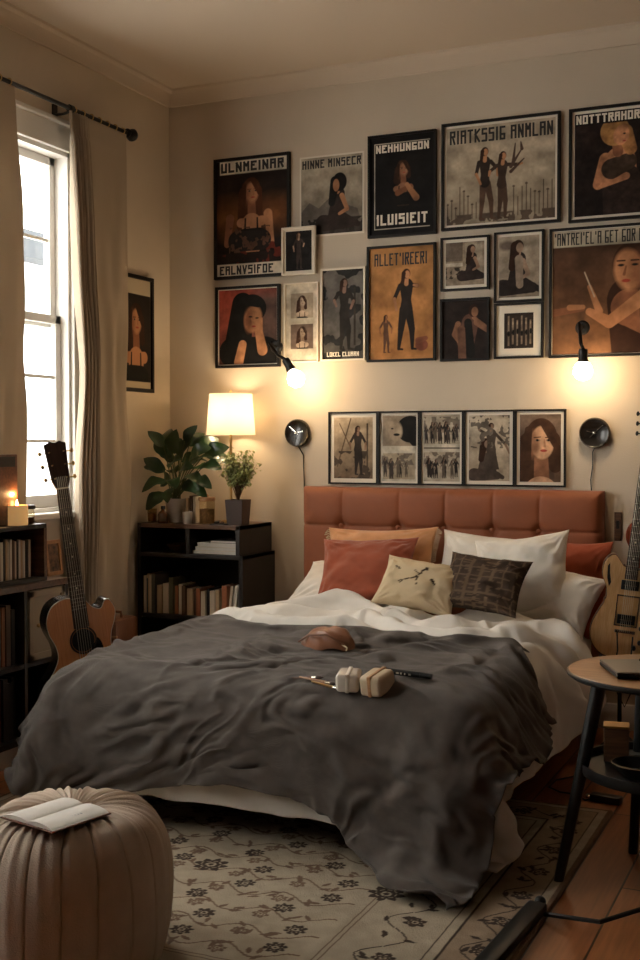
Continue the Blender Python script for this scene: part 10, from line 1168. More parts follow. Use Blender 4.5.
# small framed picture leaning behind the box
c0 = onX(49, 572, XL + .2); c1 = onX(61, 540, XL + .2)
sf = thing('small_picture_frame', 'small pale framed picture standing at the end of the low unit, behind the guitar neck', 'picture', (XL + .2, (c0.y + c1.y) / 2, UZ), (0, -R(7), 0)); hh = .165; ww = (c1.y - c0.y) / 2 + .012
b = B()
for (p0, p1, q0, q1) in ((-ww, -ww + .018, 0, hh), (ww - .018, ww, 0, hh), (-ww, ww, 0, .018), (-ww, ww, hh - .018, hh)): b.box(-.006, .006, p0, p1, q0, q1, .001)
b.out('frame', 'oak', sf, sm=False)
B().box(-.003, .001, -ww + .01, ww - .01, .01, hh - .01).out('print', mat('faded_print', (.12, .06, .03), .5, var=.9, vscale=40), sf, sm=False)

# ------------------------------------------------------------------ things on the corner bookcase
def top(u, y): q = onY(u, 500, y); return (q.x, y, zt)
lc = top(231, YB - .16); la = thing('table_lamp', 'table lamp with a lit cream shade and brass stem on the bookcase', 'lamp', lc)
ls_ = (YB - .16) / YB; zsb = onY(231, 435, YB - .16).z - zt; zst = onY(231, 394, YB - .16).z - zt
B().lathe([(0, 0), (.062, 0), (.064, .006), (.055, .014), (.012, .020), (.008, .03), (0, .03)], 32).out('base', 'brass', la)
B().tube([(0, 0, .02), (0, 0, zsb + .09)], .0075, 12).out('stem', 'brass', la)
shm = mat('lamp_shade_linen', (.85, .79, .68), .9, bump=.15, bscale=250); n = shm.node_tree.nodes; l = shm.node_tree.links
tr = n.new('ShaderNodeBsdfTranslucent'); tr.inputs['Color'].default_value = (.95, .90, .80, 1); mx = n.new('ShaderNodeMixShader'); mx.inputs[0].default_value = .55
l.new(n['Principled BSDF'].outputs[0], mx.inputs[1]); l.new(tr.outputs[0], mx.inputs[2]); l.new(mx.outputs[0], n['Material Output'].inputs['Surface'])
r0 = .92 * (onY(254, 435, YB - .16).x - onY(207, 435, YB - .16).x) / 2; r1 = .92 * (onY(252, 394, YB - .16).x - onY(211, 394, YB - .16).x) / 2
B().lathe([(r0, zsb), (r1, zst), (r1 - .0015, zst), (r0 - .0015, zsb), (r0, zsb)], 64, cap=False).out('lamp_shade', shm, la)
b = B()
for k in range(3): b.tube([(0, 0, zst - .02), ((r1 - .001) * math.cos(k * 2.094), (r1 - .001) * math.sin(k * 2.094), zst - .004)], .0018, 6)
b.tube([(0, 0, zst - .02), (0, 0, zst + .012)], .003, 8); b.sphere((0, 0, zst + .016), .007, 10); b.out('shade_holder', 'brass', la)
B().sphere((0, 0, zsb + .12), .028, 16).out('bulb', emitter('lamp_bulb', (1, .70, .36), 30), la)
pt = bpy.data.lights.new('lamp_light', 'POINT'); pt.energy = SHADE_W; pt.color = (1, .76, .50); pt.shadow_soft_size = .04
po = bpy.data.objects.new('lamp_light', pt); C.objects.link(po); po.parent = la; po.location = (0, 0, zsb + .12)

def leaf_mesh(L, W, bend, fold, n_=9, m_=5):
    """one leaf along +x from the origin, cupped and bent down: returns vertex rows"""
    out = []
    for i in range(n_):
        t = i / (n_ - 1); w_ = W * (math.sin(PI * min(1, t * .96 + .04) ** .85)) ** .8; a_ = -bend * t; row = []
        x = L * t * math.cos(a_ * .5); z = L * t * math.sin(a_ * .5)
        for j in range(m_):
            s = (j / (m_ - 1) - .5) * 2; row.append(Vector((x, s * w_ / 2, z + fold * abs(s) * w_ * .5 - .1 * w_ * s * s * math.sin(t * 9))))
        out.append(row)
    return out
def add_leaf(bm, M4, L, W, bend, fold):
    r = leaf_mesh(L, W, bend, fold); g_ = [[bm.verts.new(M4 @ p) for p in row] for row in r]
    for a_, b_ in zip(g_, g_[1:]):
        for k in range(len(a_) - 1): bm.faces.new((a_[k], a_[k + 1], b_[k + 1], b_[k]))
def frame_at(p, d, up=Vector((0, 0, 1)), roll=0):
    d = d.normalized(); y = up.cross(d); y = y.normalized() if y.length > .1 else Vector((0, 1, 0)); z = d.cross(y)
    return Matrix.Translation(p) @ Matrix((d, y, z)).transposed().to_4x4() @ Matrix.Rotation(roll, 4, 'X')

PY = KF + .15
pc_ = top(176, PY); rp = thing('leafy_plant', 'big leafy houseplant with dark glossy leaves in a white pot on the bookcase', 'plant', pc_)
B().lathe([(0, .002), (.040, 0), (.044, .004), (.060, .125), (.062, .132), (.056, .132), (.050, .112), (0, .112)], 36).out('pot', 'ceramic', rp)
B().lathe([(0, .112), (.050, .112), (.048, .118), (0, .120)], 24).out('soil', 'soil', rp)
k_ = (PY) / YB
def rel(u, v, y): q = onY(u, v, y); return Vector((q.x - pc_[0], y - pc_[1], q.z - zt))
tips = [(152, 437, -.05), (140, 452, .02), (142, 468, -.04), (148, 480, .03), (143, 496, -.06), (158, 500, .04), (166, 432, .04), (171, 445, -.08), (178, 452, -.02), (187, 430, -.04), (193, 436, .05), (196, 447, -.08), (205, 452, -.03), (214, 447, -.02), (219, 455, .02),
        (208, 462, -.07), (199, 465, .02), (200, 478, -.08), (190, 474, -.10), (182, 466, -.11), (170, 462, -.10), (160, 466, -.06), (162, 480, -.10), (172, 478, -.12), (186, 484, -.11), (196, 488, -.06), (168, 490, -.10), (178, 440, .06), (161, 447, -.02), (204, 441, .06), (185, 458, .04), (175, 470, .05), (192, 459, .07), (155, 458, .06)]
rnd = random.Random(3); sb = B()
for k, (u, v, dy) in enumerate(tips):
    e = rel(u, v, PY + dy); e.x = max(e.x, XL + .12 - pc_[0]); st = Vector((rnd.uniform(-.02, .02), rnd.uniform(-.02, .02), .115)); out = Vector((e.x, e.y, 0)); 
    mid = st.lerp(e, .55) + Vector((0, 0, .06 + max(0, .10 - e.z) * .8))
    pts = [st * (1 - t) ** 2 + mid * 2 * t * (1 - t) + e * t * t for t in np.linspace(0, 1, 10)]
    base_ = pts[7]; sb.tube(pts[:8], .0026, 6)
    d = (e - base_); d = d.normalized() + Vector((math.copysign(.35, e.x + .001) if e.x > -.17 else .05, -.25 if dy < 0 else .1, -.1)); d.normalize()
    bm_ = B(); L_ = rnd.uniform(.11, .15); add_leaf(bm_.bm, frame_at(base_, d, Vector((rnd.uniform(-.3, .3), -.75, .7)).normalized(), rnd.uniform(-.5, .5)), L_, L_ * rnd.uniform(.56, .68), rnd.uniform(.5, 1.3), .25)
    bm_.out('leaf', 'leaf', rp, ang=80)
sb.out('stems', 'stem', rp)

c = top(238, KF + .11); tp = thing('small_tree_plant', 'small bushy plant with tiny pale leaves in a square dark pot, below the lamp', 'plant', c)
hp = .135; b = B(); a_, c_ = .044, .052
v_ = [(-a_, -a_, 0), (a_, -a_, 0), (a_, a_, 0), (-a_, a_, 0)]; w2 = [(-c_, -c_, hp), (c_, -c_, hp), (c_, c_, hp), (-c_, c_, hp)]; i2 = [(x * .86, y_ * .86, hp) for x, y_, _ in w2]; j2 = [(x * .84, y_ * .84, hp - .02) for x, y_, _ in w2]
vs = [[b.bm.verts.new(q) for q in r_] for r_ in (v_, w2, i2, j2)]
for A_, B_ in zip(vs, vs[1:]):
    for k in range(4): b.bm.faces.new((A_[k], A_[(k + 1) % 4], B_[(k + 1) % 4], B_[k]))
b.bm.faces.new(vs[0][::-1]); b.out('pot', 'darkpot', tp, sm=False)
B().box(-.043, .043, -.043, .043, hp - .03, hp - .012).out('soil', 'soil', tp, sm=False)
rnd = random.Random(12); sb = B(); lb = B(); cz = onY(242, 466, KF + .11).z - zt; cx = .012
for k in range(64):
    u_ = rnd.uniform(0, 2 * PI); w_ = rnd.uniform(-.8, 1); rr = rnd.uniform(.55, 1); e = Vector((cx + .105 * rr * math.cos(u_) * math.sqrt(1 - w_ * w_ * .8), .085 * rr * math.sin(u_) * math.sqrt(1 - w_ * w_ * .8), cz + .085 * rr * w_))
    st = Vector((.004 * math.cos(k), .004 * math.sin(k), hp - .015)); md_ = Vector((e.x * .25, e.y * .25, hp + .07)); pts = [st * (1 - t) ** 2 + md_ * 2 * t * (1 - t) + e * t * t for t in np.linspace(0, 1, 9)]
    sb.tube(pts, .0018, 5, r1=.0007)
    for q in range(20):
        p_ = pts[-1 - (q // 5)] + Vector([rnd.uniform(-.020, .020) for _ in range(3)]); d = Vector([rnd.uniform(-1, 1) for _ in range(3)]); L_ = rnd.uniform(.017, .028)
        r_ = leaf_mesh(L_, L_ * .6, .5, .2, 4, 3); M4 = frame_at(p_, d); g_ = [[lb.bm.verts.new(M4 @ x) for x in row] for row in r_]
        for a2, b2 in zip(g_, g_[1:]):
            for z in range(2): lb.bm.faces.new((a2[z], a2[z + 1], b2[z + 1], b2[z]))
sb.out('branches', 'walnut', tp); tag(lb.out('foliage', 'leaf2', tp, ang=80), 'tiny pale sage leaves')

c = top(152, KF + .10); g1 = thing('drinking_glass', 'clear tumbler with amber drink at the left end of the bookcase top', 'glass', c)
B().lathe([(0, 0), (.024, 0), (.028, .075), (.0265, .075), (.023, .006), (0, .006)], 28).out('glass_body', 'jar', g1); B().lathe([(0, .007), (.0225, .007), (.0248, .05), (0, .05)], 24).out('drink', mat('amber_drink', (.45, .22, .08), .2), g1)
c = top(163, KF + .06); g2 = thing('amber_bottle', 'small dark amber bottle in front of the white plant pot', 'bottle', c)
B().lathe([(0, 0), (.026, 0), (.029, .004), (.029, .045), (.024, .060), (.011, .070), (.010, .078), (0, .078)], 28).out('bottle_body', 'amber', g2); B().lathe([(0, .076), (.013, .076), (.013, .092), (.011, .094), (0, .094)], 20).out('cap', 'black', g2)
c = top(187.5, KF + .06); ca = thing('white_cup', 'small white ribbed cup standing before the plant pot', 'cup', c)
n_ = 72; prof = [(.0, 0), (.024, 0), (.026, .004), (.030, .066), (.028, .066), (.022, .008), (0, .006)]
B().lathe(prof, 36).out('cup_body', 'ceramic', ca)
for k, (u, hh, cn, lb_) in enumerate(((191, .135, 'tan', 'tan'), (194.5, .150, 'brown', 'brown'), (198, .145, 'white', 'white'))):
    c = top(u, KF + .16); book(c[0] - .008, c[0] + .008, KF + .12, KF + .24, zt + .0012, zt + hh, COV[cn], f'{lb_} book standing between the white pot and the lidded jar on the bookcase', 'books standing on top of the bookcase')
c = top(207, KF + .10); lj = thing('lidded_jar', 'tall glass storage jar with a wooden cap on the bookcase', 'jar', c)
B().lathe([(0, 0), (.040, 0), (.043, .004), (.043, .118), (.040, .124)], 36, cap=False).out('glass_body', 'jar', lj); B().lathe([(0, .003), (.039, .003), (.040, .080), (0, .084)], 32).out('contents', mat('dried_grain', (.28, .17, .08), .8, bump=.8, bscale=200, var=.4, vscale=80), lj)
b = B(); b.lathe([(0, .124), (.045, .124), (.046, .128), (.046, .142), (.043, .146), (0, .146)], 36); b.sphere((0, 0, .152), .010, 12); b.out('stopper', 'oak', lj)
c = top(220, KF + .05); kk = thing('small_tray', 'thin dark tray with small trinkets before the square pot', 'tray', c)
B().box(-.05, .04, -.03, .03, 0, .006, .002).out('tray_base', 'ebony', kk, sm=False); B().sphere((-.02, 0, .014), .012, 12, (1.4, 1, .7)).out('trinket', 'black', kk); B().sphere((.012, .004, .012), .009, 12, (1.2, 1, .7)).out('trinket', 'walnut', kk)


# ------------------------------------------------------------------ guitars
def spline(pts, n=10, closed=True):
    out = []; N = len(pts)
    for i in range(N):
        p0, p1, p2, p3 = (Vector((*pts[(i + k - 1) % N], 0)) for k in range(4))
        for k in range(n):
            t = k / n; q = .5 * ((2 * p1) + (-p0 + p2) * t + (2 * p0 - 5 * p1 + 4 * p2 - p3) * t * t + (-p0 + 3 * p1 - 3 * p2 + p3) * t ** 3); out.append((q.x, q.y))
    return out
def neck_parts(r, zj, zn, w0, w1, y, fb_end, head, nwood, hwood, pegs, peg='brass'):
    """neck from the joint zj to the nut zn; the playing face looks toward -y"""
    b = B(); n_ = 12; rings = []
    for i in range(n_ + 1):
        z = zj - .02 + (zn - zj + .02) * i / n_; w_ = w0 + (w1 - w0) * i / n_
        rings.append([b.bm.verts.new((w_ / 2 * math.cos(a), y + .003 + .020 * math.sin(a), z)) for a in np.linspace(0, PI, 9)])
    for p, q in zip(rings, rings[1:]):
        for k in range(9): b.bm.faces.new((p[k], p[(k + 1) % 9], q[(k + 1) % 9], q[k]))
    b.bm.faces.new(rings[0]); b.bm.faces.new(rings[-1][::-1]); nk = b.out('neck', nwood, r)
    B().prism([(-w0 / 2 - .002, fb_end), (w0 / 2 + .002, fb_end), (w1 / 2, zn), (-w1 / 2, zn)], y - .004, y + .003, .0008).out('fretboard', 'rosewood', r, sm=False)
    L = (zn - zj) * 1.62; b = B(); dots = B()
    for k in range(1, 21):
        z = zn - L * (1 - 2 ** (-k / 12)); 
        if z < fb_end + .008: break
        w_ = w1 + (w0 - w1) * (zn - z) / (zn - zj); b.box(-w_ / 2, w_ / 2, y - .0055, y - .0035, z - .0011, z + .0011)
        if k in (3, 5, 7, 9, 12, 15): zz = z + L * 2 ** (-k / 12) * .03; dots.lathe([(0, 0), (.0042, 0), (.0042, .0006), (0, .0006)], 12, Matrix.Translation((0, y - .004, zz)) @ Matrix.Rotation(PI / 2, 4, 'X'))
    b.out('frets', 'chrome', r, sm=False); dots.out('inlays', 'ivory', r, sm=False)
    hz, hw0, hw1 = head
    o = [(-w1 / 2, zn), (-hw0 / 2, zn + .035), (-hw1 / 2, zn + hz - .012), (-hw1 * .22, zn + hz), (0, zn + hz - .010), (hw1 * .22, zn + hz), (hw1 / 2, zn + hz - .012), (hw0 / 2, zn + .035), (w1 / 2, zn)]
    tilt = Matrix.Translation((0, y, zn)) @ Matrix.Rotation(-R(9), 4, 'X') @ Matrix.Translation((0, -y, -zn))
    hd = B(); hd.prism(o, y - .002, y + .014, .002, mtx=tilt); hd = hd.out('headstock', hwood, r, sm=False)
    B().box(-w1 / 2, w1 / 2, y - .008, y + .002, zn - .002, zn + .004).out('nut', 'ivory', r, sm=False)
    for s in (-1, 1):
        for k in range(3):
            z = zn + .045 + k * (hz - .07) / 2.4; x = s * (hw0 + (hw1 - hw0) * k / 2.4) / 2
            b = B(); b.tube([(x * .9, y + .007, z), (x + s * .018, y + .007, z)], .003, 8, mtx=tilt)
            b.sphere((x + s * .024, y + .007, z), .009, 12, (.9, .55, 1.15), mtx=tilt); b.tube([(x - s * .014, y + .01, z), (x - s * .014, y - .012, z)], .0035, 8, mtx=tilt); b.out('tuning_peg', peg, hd)
    return L
def strings(r, w0, w1, zb, zn, y, yb, m='string'):
    for k in range(6):
        f = k / 5 - .5; B().tube([(f * w0 * .86, yb, zb), (f * w1 * .80, y - .008, zn), (f * w1 * .75, y - .006, zn + .05)], .0011 - .0001 * k, 5).out('string', m, r)

def acoustic(loc, rot):
    r = thing('acoustic_guitar', 'acoustic guitar with an orange top and dark sides leaning beside the window shelf unit', 'guitar', loc, rot)
    half = [(0, 0), (.09, .004), (.17, .045), (.203, .125), (.190, .205), (.145, .275), (.122, .325), (.128, .385), (.150, .440), (.158, .485), (.140, .528), (.118, .530), (.096, .500), (.060, .512), (.028, .548)]
    left = [(-.028, .566), (-.075, .566), (-.122, .540), (-.148, .485), (-.144, .430), (-.122, .372), (-.118, .320), (-.142, .270), (-.188, .205), (-.203, .125), (-.17, .045), (-.09, .004)]
    o = spline(half + left, 6); T = .105
    B().prism(o, -T / 2, T / 2, .004).out('body', 'tort', r, ang=30)
    c = Vector((0, .28)); o2 = [(c.x + (x - c.x) * .985, c.y + (z - c.y) * .988) for x, z in o]
    B().prism(o2, -T / 2 - .0025, -T / 2 + .002, .001).out('soundboard', 'spruce', r, ang=30)
    b = B()
    for i in range(len(o2)):
        p, q = o2[i], o2[(i + 1) % len(o2)]; b.tube([(p[0], -T / 2 - .001, p[1]), (q[0], -T / 2 - .001, q[1])], .0022, 5)
    b.out('binding', 'ivory', r)
    rx = Matrix.Rotation(PI / 2, 4, 'X'); yf = -T / 2 - .0028; zh = .375
    B().lathe([(0, 0), (.050, 0), (.050, .0006), (0, .0006)], 40, Matrix.Translation((0, yf, zh)) @ rx).out('soundhole', 'black', r, sm=False)
    B().lathe([(.052, 0), (.060, 0), (.060, .001), (.052, .001), (.052, 0)], 40, Matrix.Translation((0, yf, zh)) @ rx, cap=False).out('rosette', 'rosewood', r, sm=False)
    B().prism(spline([(.030, .33), (.060, .29), (.085, .30), (.080, .345), (.064, .375), (.052, .36)], 5), yf - .001, yf, 0).out('pickguard', 'tort', r, sm=False)
    br = B().box(-.085, .085, yf - .009, yf, .178, .206, .003).out('bridge', 'rosewood', r, sm=False); B().box(-.04, .04, yf - .013, yf - .008, .193, .197).out('saddle', 'ivory', br, sm=False)
    neck_parts(r, .565, 1.035, .064, .052, -T / 2 - .002, .430, (.205, .078, .094), 'walnut', 'rosewood', True, 'brass')
    strings(r, .064, .052, .195, 1.037, -T / 2 - .002, yf - .014)
    B().lathe([(.006, 0), (.010, -.012), (0, -.014)], 12, Matrix.Translation((0, 0, .0))).out('strap_button', 'chrome', r)
    return r
def stand(name, label, loc, h, rz, w=.16):
    t = thing(name, label, 'guitar stand', loc, (0, 0, rz))
    B().tube([(0, .10, .02), (0, .09, h + .16)], .010, 10).out('pole', 'black', t)
    for a in (-1, 1):
        B().tube([(0, .10, .10), (a * .17, -.16, .009)], .008, 8).out('leg', 'black', t)
        B().tube([(a * .02, .09, h - .03), (a * w * .5, .04, h - .03), (a * w * .5, -.085, h - .014), (a * w * .5, -.10, h + .03)], .008, 8).out('cradle_arm', 'black', t)
    B().tube([(0, .10, .10), (0, .34, .009)], .008, 8).out('leg', 'black', t)
    return t
# small guitar: headstock at (58, 432), soundhole at (84, 636) in its own vertical plane
gp = onY(83, 640, 4.18); yaw = R(52); lean = -R(7.5)
ra = Matrix.Rotation(yaw, 3, 'Z') @ Matrix.Rotation(lean, 3, 'Y')
acoustic(tuple(gp - ra @ Vector((0, -.05, .375))), ra.to_euler())
gb_ = gp - ra @ Vector((0, -.05, .375))
stand('guitar_stand', 'low black stand holding the acoustic guitar, behind the bed corner', (gb_.x, gb_.y, 0), gb_.z, yaw)

def hollow(name, label, loc, rot, top_m, side_m, sc_=1.0, detail=True):
    r = thing(name, label, 'guitar', loc, rot); r.scale = sc_ if isinstance(sc_, tuple) else (sc_,) * 3
    o = spline([(0, 0), (.10, .008), (.165, .06), (.172, .130), (.140, .200), (.112, .245), (.118, .300), (.142, .345), (.136, .395), (.098, .425), (.066, .400), (.034, .385), (0, .384), (-.034, .388), (-.060, .412), (-.095, .440), (-.138, .412), (-.146, .350), (-.118, .295), (-.114, .245), (-.140, .200), (-.172, .130), (-.165, .06), (-.10, .008)], 5)
    T = .045; B().prism(o, -T / 2, T / 2, .006).out('body', side_m, r, ang=30)
    o2 = [(x * .97, .21 + (z - .21) * .975) for x, z in o]; B().prism(o2, -T / 2 - .005, -T / 2 + .001, .004).out('top_plate', top_m, r, ang=30)
    yf = -T / 2 - .0055
    for z in (.315, .170):
        pk = B().box(-.045, .045, yf - .010, yf, z - .020, z + .020, .003).out('pickup', 'black', r, sm=False)
        b = B()
        for k in range(6): b.lathe([(0, 0), (.0035, 0), (.0035, .0012), (0, .0015)], 10, Matrix.Translation(((k - 2.5) * .0115, yf - .0102, z)) @ Matrix.Rotation(PI / 2, 4, 'X'))
        b.out('pole_screws', 'chrome', pk)
    fr = B(); W2_, z0_, z1_ = .058, .140, .272
    fr.box(-W2_, W2_, yf - .004, yf, z0_, z0_ + .006); fr.box(-W2_, W2_, yf - .004, yf, z1_ - .006, z1_); fr.box(-W2_, -W2_ + .006, yf - .004, yf, z0_, z1_); fr.box(W2_ - .006, W2_, yf - .004, yf, z0_, z1_); fr.out('metal_surround', 'chrome', r, sm=False)
    B().box(-.052, .052, yf - .011, yf - .001, .112, .126, .002).out('bridge', 'chrome', r, sm=False)
    for (x, z) in ((.075, .215), (.100, .180), (.078, .140), (.108, .110), (.080, .080), (.118, .150), (.055, .055)):
        B().lathe([(0, 0), (.011, 0), (.010, .012), (0, .013)], 16, Matrix.Translation((x, yf, z)) @ Matrix.Rotation(PI / 2, 4, 'X')).out('control_knob', 'black', r)
    for s in (-1, 1):
        B().prism([(s * .105, .30), (s * .118, .335), (s * .122, .385), (s * .112, .400), (s * .108, .360), (s * .096, .318)], yf - .0008, yf + .001).out('sound_slot', 'black', r, sm=False)
    neck_parts(r, .385, .905, .060, .048, yf - .004, .340, (.17, .066, .082), top_m, 'black', True, 'black')
    strings(r, .056, .048, .119, .907, yf - .004, yf - .013)
    return r
# pale guitar at the right of the bed
gq = onY(623, 578, 5.30); rb_ = Matrix.Rotation(R(12), 3, 'Z') @ Matrix.Rotation(R(6.3), 3, 'Y')
base = gq + Vector((.035, 0, 0)) - rb_ @ Vector((0, -.03, .345)) * 1.06
hollow('blond_electric_guitar', 'pale blond hollow guitar with black pickups on a stand, right of the headboard', tuple(base), rb_.to_euler(), 'maple', 'walnut', (.86, 1.0, 1.06))
stand('guitar_stand', 'tall black stand holding the blond guitar beside the headboard', (base.x, base.y, 0), base.z, R(12), .18)
g3_ = onY(643, 545, 5.45); rc_ = Matrix.Rotation(R(8), 3, 'Z') @ Matrix.Rotation(R(2), 3, 'Y'); b3_ = g3_ + Vector((.06, 0, -.33))
hollow('red_electric_guitar', 'red brown guitar behind the blond one, mostly past the right edge', tuple(b3_), rc_.to_euler(), 'redwood', 'redwood', 1.0)
stand('guitar_stand', 'black stand of the red guitar, mostly hidden behind the blond guitar', (b3_.x, b3_.y, 0), b3_.z, R(8), .18)
q0 = onY(614.5, 512, YB - .004); q1 = onY(621.5, 541, YB - .004)
sw = thing('wall_socket_plate', 'dark wood plate on the wall between headboard and blond guitar neck', 'wall plate', ((q0.x + q1.x) / 2, YB, q1.z))
aw = (q1.x - q0.x) / 2; B().box(-aw, aw, -.010, 0, 0, q0.z - q1.z, .002).out('plate', 'walnut', sw, sm=False); B().box(-aw * .45, aw * .45, -.015, -.009, .06, .10, .002).out('switch', 'black', sw, sm=False)
cdp = [(0, 0, 0), (-.02, -.02, -.10), (.03, -.03, -.22), (.01, -.02, -.30), (.06, 0, -.36), (.05, .02, -.2)]
gl = onY(617, 632, 5.26); cb = thing('guitar_cable', 'thin black cable hanging from the bottom of the blond guitar', 'cable', tuple(gl))
B().tube([tuple(Vector(p)) for p in [(0, 0, 0), (.004, -.006, -.08), (-.012, -.01, -.18), (.006, -.01, -.27), (.035, 0, -.33), (.060, .0, -.27), (.058, .0, -.15), (.065, .02, -.02)]], .0035, 8).out('cord', 'black', cb)

# ------------------------------------------------------------------ round side table at the right
tz = .68; tc_ = onZ(668, 672, tz); TR = .315
tb = thing('side_table', 'round side table with wood top and splayed black legs at the right edge', 'table', (tc_.x, tc_.y, 0))
B().lathe([(0, tz - .020), (TR - .012, tz - .020), (TR, tz - .012), (TR, tz - .004), (TR - .004, tz), (0, tz)], 72).out('rim', 'black', tb)
B().lathe([(0, tz), (TR - .006, tz), (TR - .007, tz + .0015), (0, tz + .0015)], 72).out('tabletop', 'oak', tb, sm=False)
rel3 = lambda p: Vector((p.x - tc_.x, p.y - tc_.y, p.z))
f1 = rel3(onZ(558, 884, 0)); f2 = rel3(onZ(633, 853, 0)); feet = [f1, f2, Vector((.30, .26, 0)), Vector((.24, -.30, 0))]
for f in feet:
    t_ = Vector((f.x * .62, f.y * .62, tz - .02)) if f.length > .33 else Vector((f.x * .7, f.y * .7, tz - .02))
    B().tube([tuple(f), tuple(t_)], .016, 10, r1=.024).out('leg', 'black', tb)
lz = .365
B().lathe([(0, lz - .012), (.27, lz - .012), (.275, lz), (.275, lz + .024), (.268, lz + .024), (.266, lz), (0, lz)], 64).out('lower_tray', 'black', tb)
lp_ = onZ(650, 672, tz); lt = thing('laptop', 'closed dark laptop with a pale edge lying on the round side table', 'laptop', (tc_.x - .02, tc_.y - .03, tz + .002), (0, 0, R(24)))
B().box(-.165, .165, -.115, .115, .003, .014, .004).out('base', 'black', lt, sm=False); B().box(-.165, .165, -.115, .115, .0145, .022, .004).out('screen_cover', mat('grey_aluminium', (.16, .15, .14), .35, metal=.7), lt, sm=False)
for s in (-1, 1): B().box(s * .12 - .02, s * .12 + .02, -.08, .08, 0, .003).out('foot', 'black', lt, sm=False)
pen = thing('pen', 'slim black pen lying across the closed laptop', 'pen', (tc_.x - .03, tc_.y + .0, tz + .0285), (0, 0, R(-20))); B().tube([(-.065, 0, 0), (.06, 0, 0)], .0045, 10).out('barrel', 'black', pen); B().lathe([(.0045, 0), (0, .012)], 10, Matrix.Translation((.06, 0, 0)) @ Matrix.Rotation(PI / 2, 4, 'Y')).out('tip', 'chrome', pen)
p = Vector((tc_.x - .07, tc_.y - .12, 0)); bw = thing('black_bowl', 'shallow black bowl with a pale rim on the lower tray of the side table', 'bowl', (p.x + .0, p.y, lz + .001))
B().lathe([(0, .002), (.035, 0), (.045, .004), (.075, .030), (.085, .044), (.080, .044), (.068, .030), (.040, .010), (0, .008)], 40).out('bowl_body', 'black', bw); B().lathe([(.080, .044), (.086, .044), (.086, .047), (.080, .047), (.080, .044)], 40, cap=False).out('rim', 'chrome', bw)
p = Vector((tc_.x - .17, tc_.y + .06, 0)); wb = thing('wooden_box', 'small wooden box with a gold edge standing on the lower tray of the side table', 'box', (p.x, p.y, lz + .001), (0, 0, R(10)))
B().box(-.040, .040, -.035, .035, 0, .110, .003).out('box_body', 'walnut', wb, sm=False); B().box(-.042, .042, -.037, .037, .110, .118, .002).out('gold_edge', 'brass', wb, sm=False)

# ------------------------------------------------------------------ floor things at the right
p = onZ(606, 800, .01); ad = thing('power_adapter', 'black power adapter lying on the bare floor beyond the rug', 'adapter', (p.x, p.y, .001), (0, 0, R(-8)))
B().box(-.060, .060, -.024, .024, 0, .030, .005).out('adapter_body', 'black', ad); B().box(-.080, -.060, -.012, .012, .006, .022, .003).out('plug', 'chrome', ad)
P_ = [onZ(u, v, .005) for u, v in ((594, 799), (585, 800), (574, 794), (560, 792), (549, 787), (556, 780), (575, 776))]
cd = thing('extension_cable', 'thin dark cable curling over the floor from the power adapter', 'cord', tuple(P_[0])); B().tube([tuple(q - P_[0]) for q in P_], .0035, 7).out('cord', 'black', cd)
mb = onZ(765, 925, 0); ms = thing('tripod_stand', 'black tripod stand whose legs enter at the bottom right corner', 'stand', (mb.x, mb.y, 0))
e1 = onZ(538, 908, .02); e2 = onZ(470, 985, .02); pj = lambda q: (q.x - mb.x, q.y - mb.y, q.z)
B().tube([(0, 0, .16), pj(onZ(600, 922, .06)), pj(onZ(545, 914, .016))], .007, 8).out('leg', 'black', ms)
for a in (R(-85), R(-10)): B().tube([(0, 0, .16), (.32 * math.cos(a), .32 * math.sin(a), .012)], .007, 8).out('leg', 'black', ms)
B().tube([(0, 0, .10), (0, 0, 1.0)], .010, 10).out('pole', 'black', ms)
d = (e2 - e1); turn_angle = math.atan2(d.y, d.x); L = d.length
gc = thing('folded_stand', 'thick black folded music stand lying on the rug edge in the foreground', 'stand', tuple((e1 + e2) / 2 - Vector((0, 0, .006))), (0, 0, turn_angle))
B().box(-L / 2, L / 2, -.030, .030, .0, .028, .008).out('folded_legs', 'black', gc); B().tube([(-L / 2 - .02, 0, .016), (L / 2 + .06, 0, .016)], .011, 10).out('pole', 'black', gc)
B().sphere((-L / 2 - .02, 0, .018), .018, 14).out('knob', 'black', gc)

# ------------------------------------------------------------------ things behind the guitar and on the blanket
p = onY(115, 617, 5.0); lca = thing('leather_case', 'upright brown leather case with a pale edge between guitar and bookcase', 'case', (p.x, 5.0, 0))
B().box(-.075, .075, -.10, .10, 0, p.z, .018).out('case_body', 'leather', lca); B().box(-.077, .077, -.102, -.09, p.z - .09, p.z - .078, .002).out('pale_edge', 'oak', lca, sm=False)
B().tube([(-.04, 0, p.z - .004), (-.035, 0, p.z + .028), (.035, 0, p.z + .028), (.04, 0, p.z - .004)], .007, 8).out('handle', 'leather', lca)

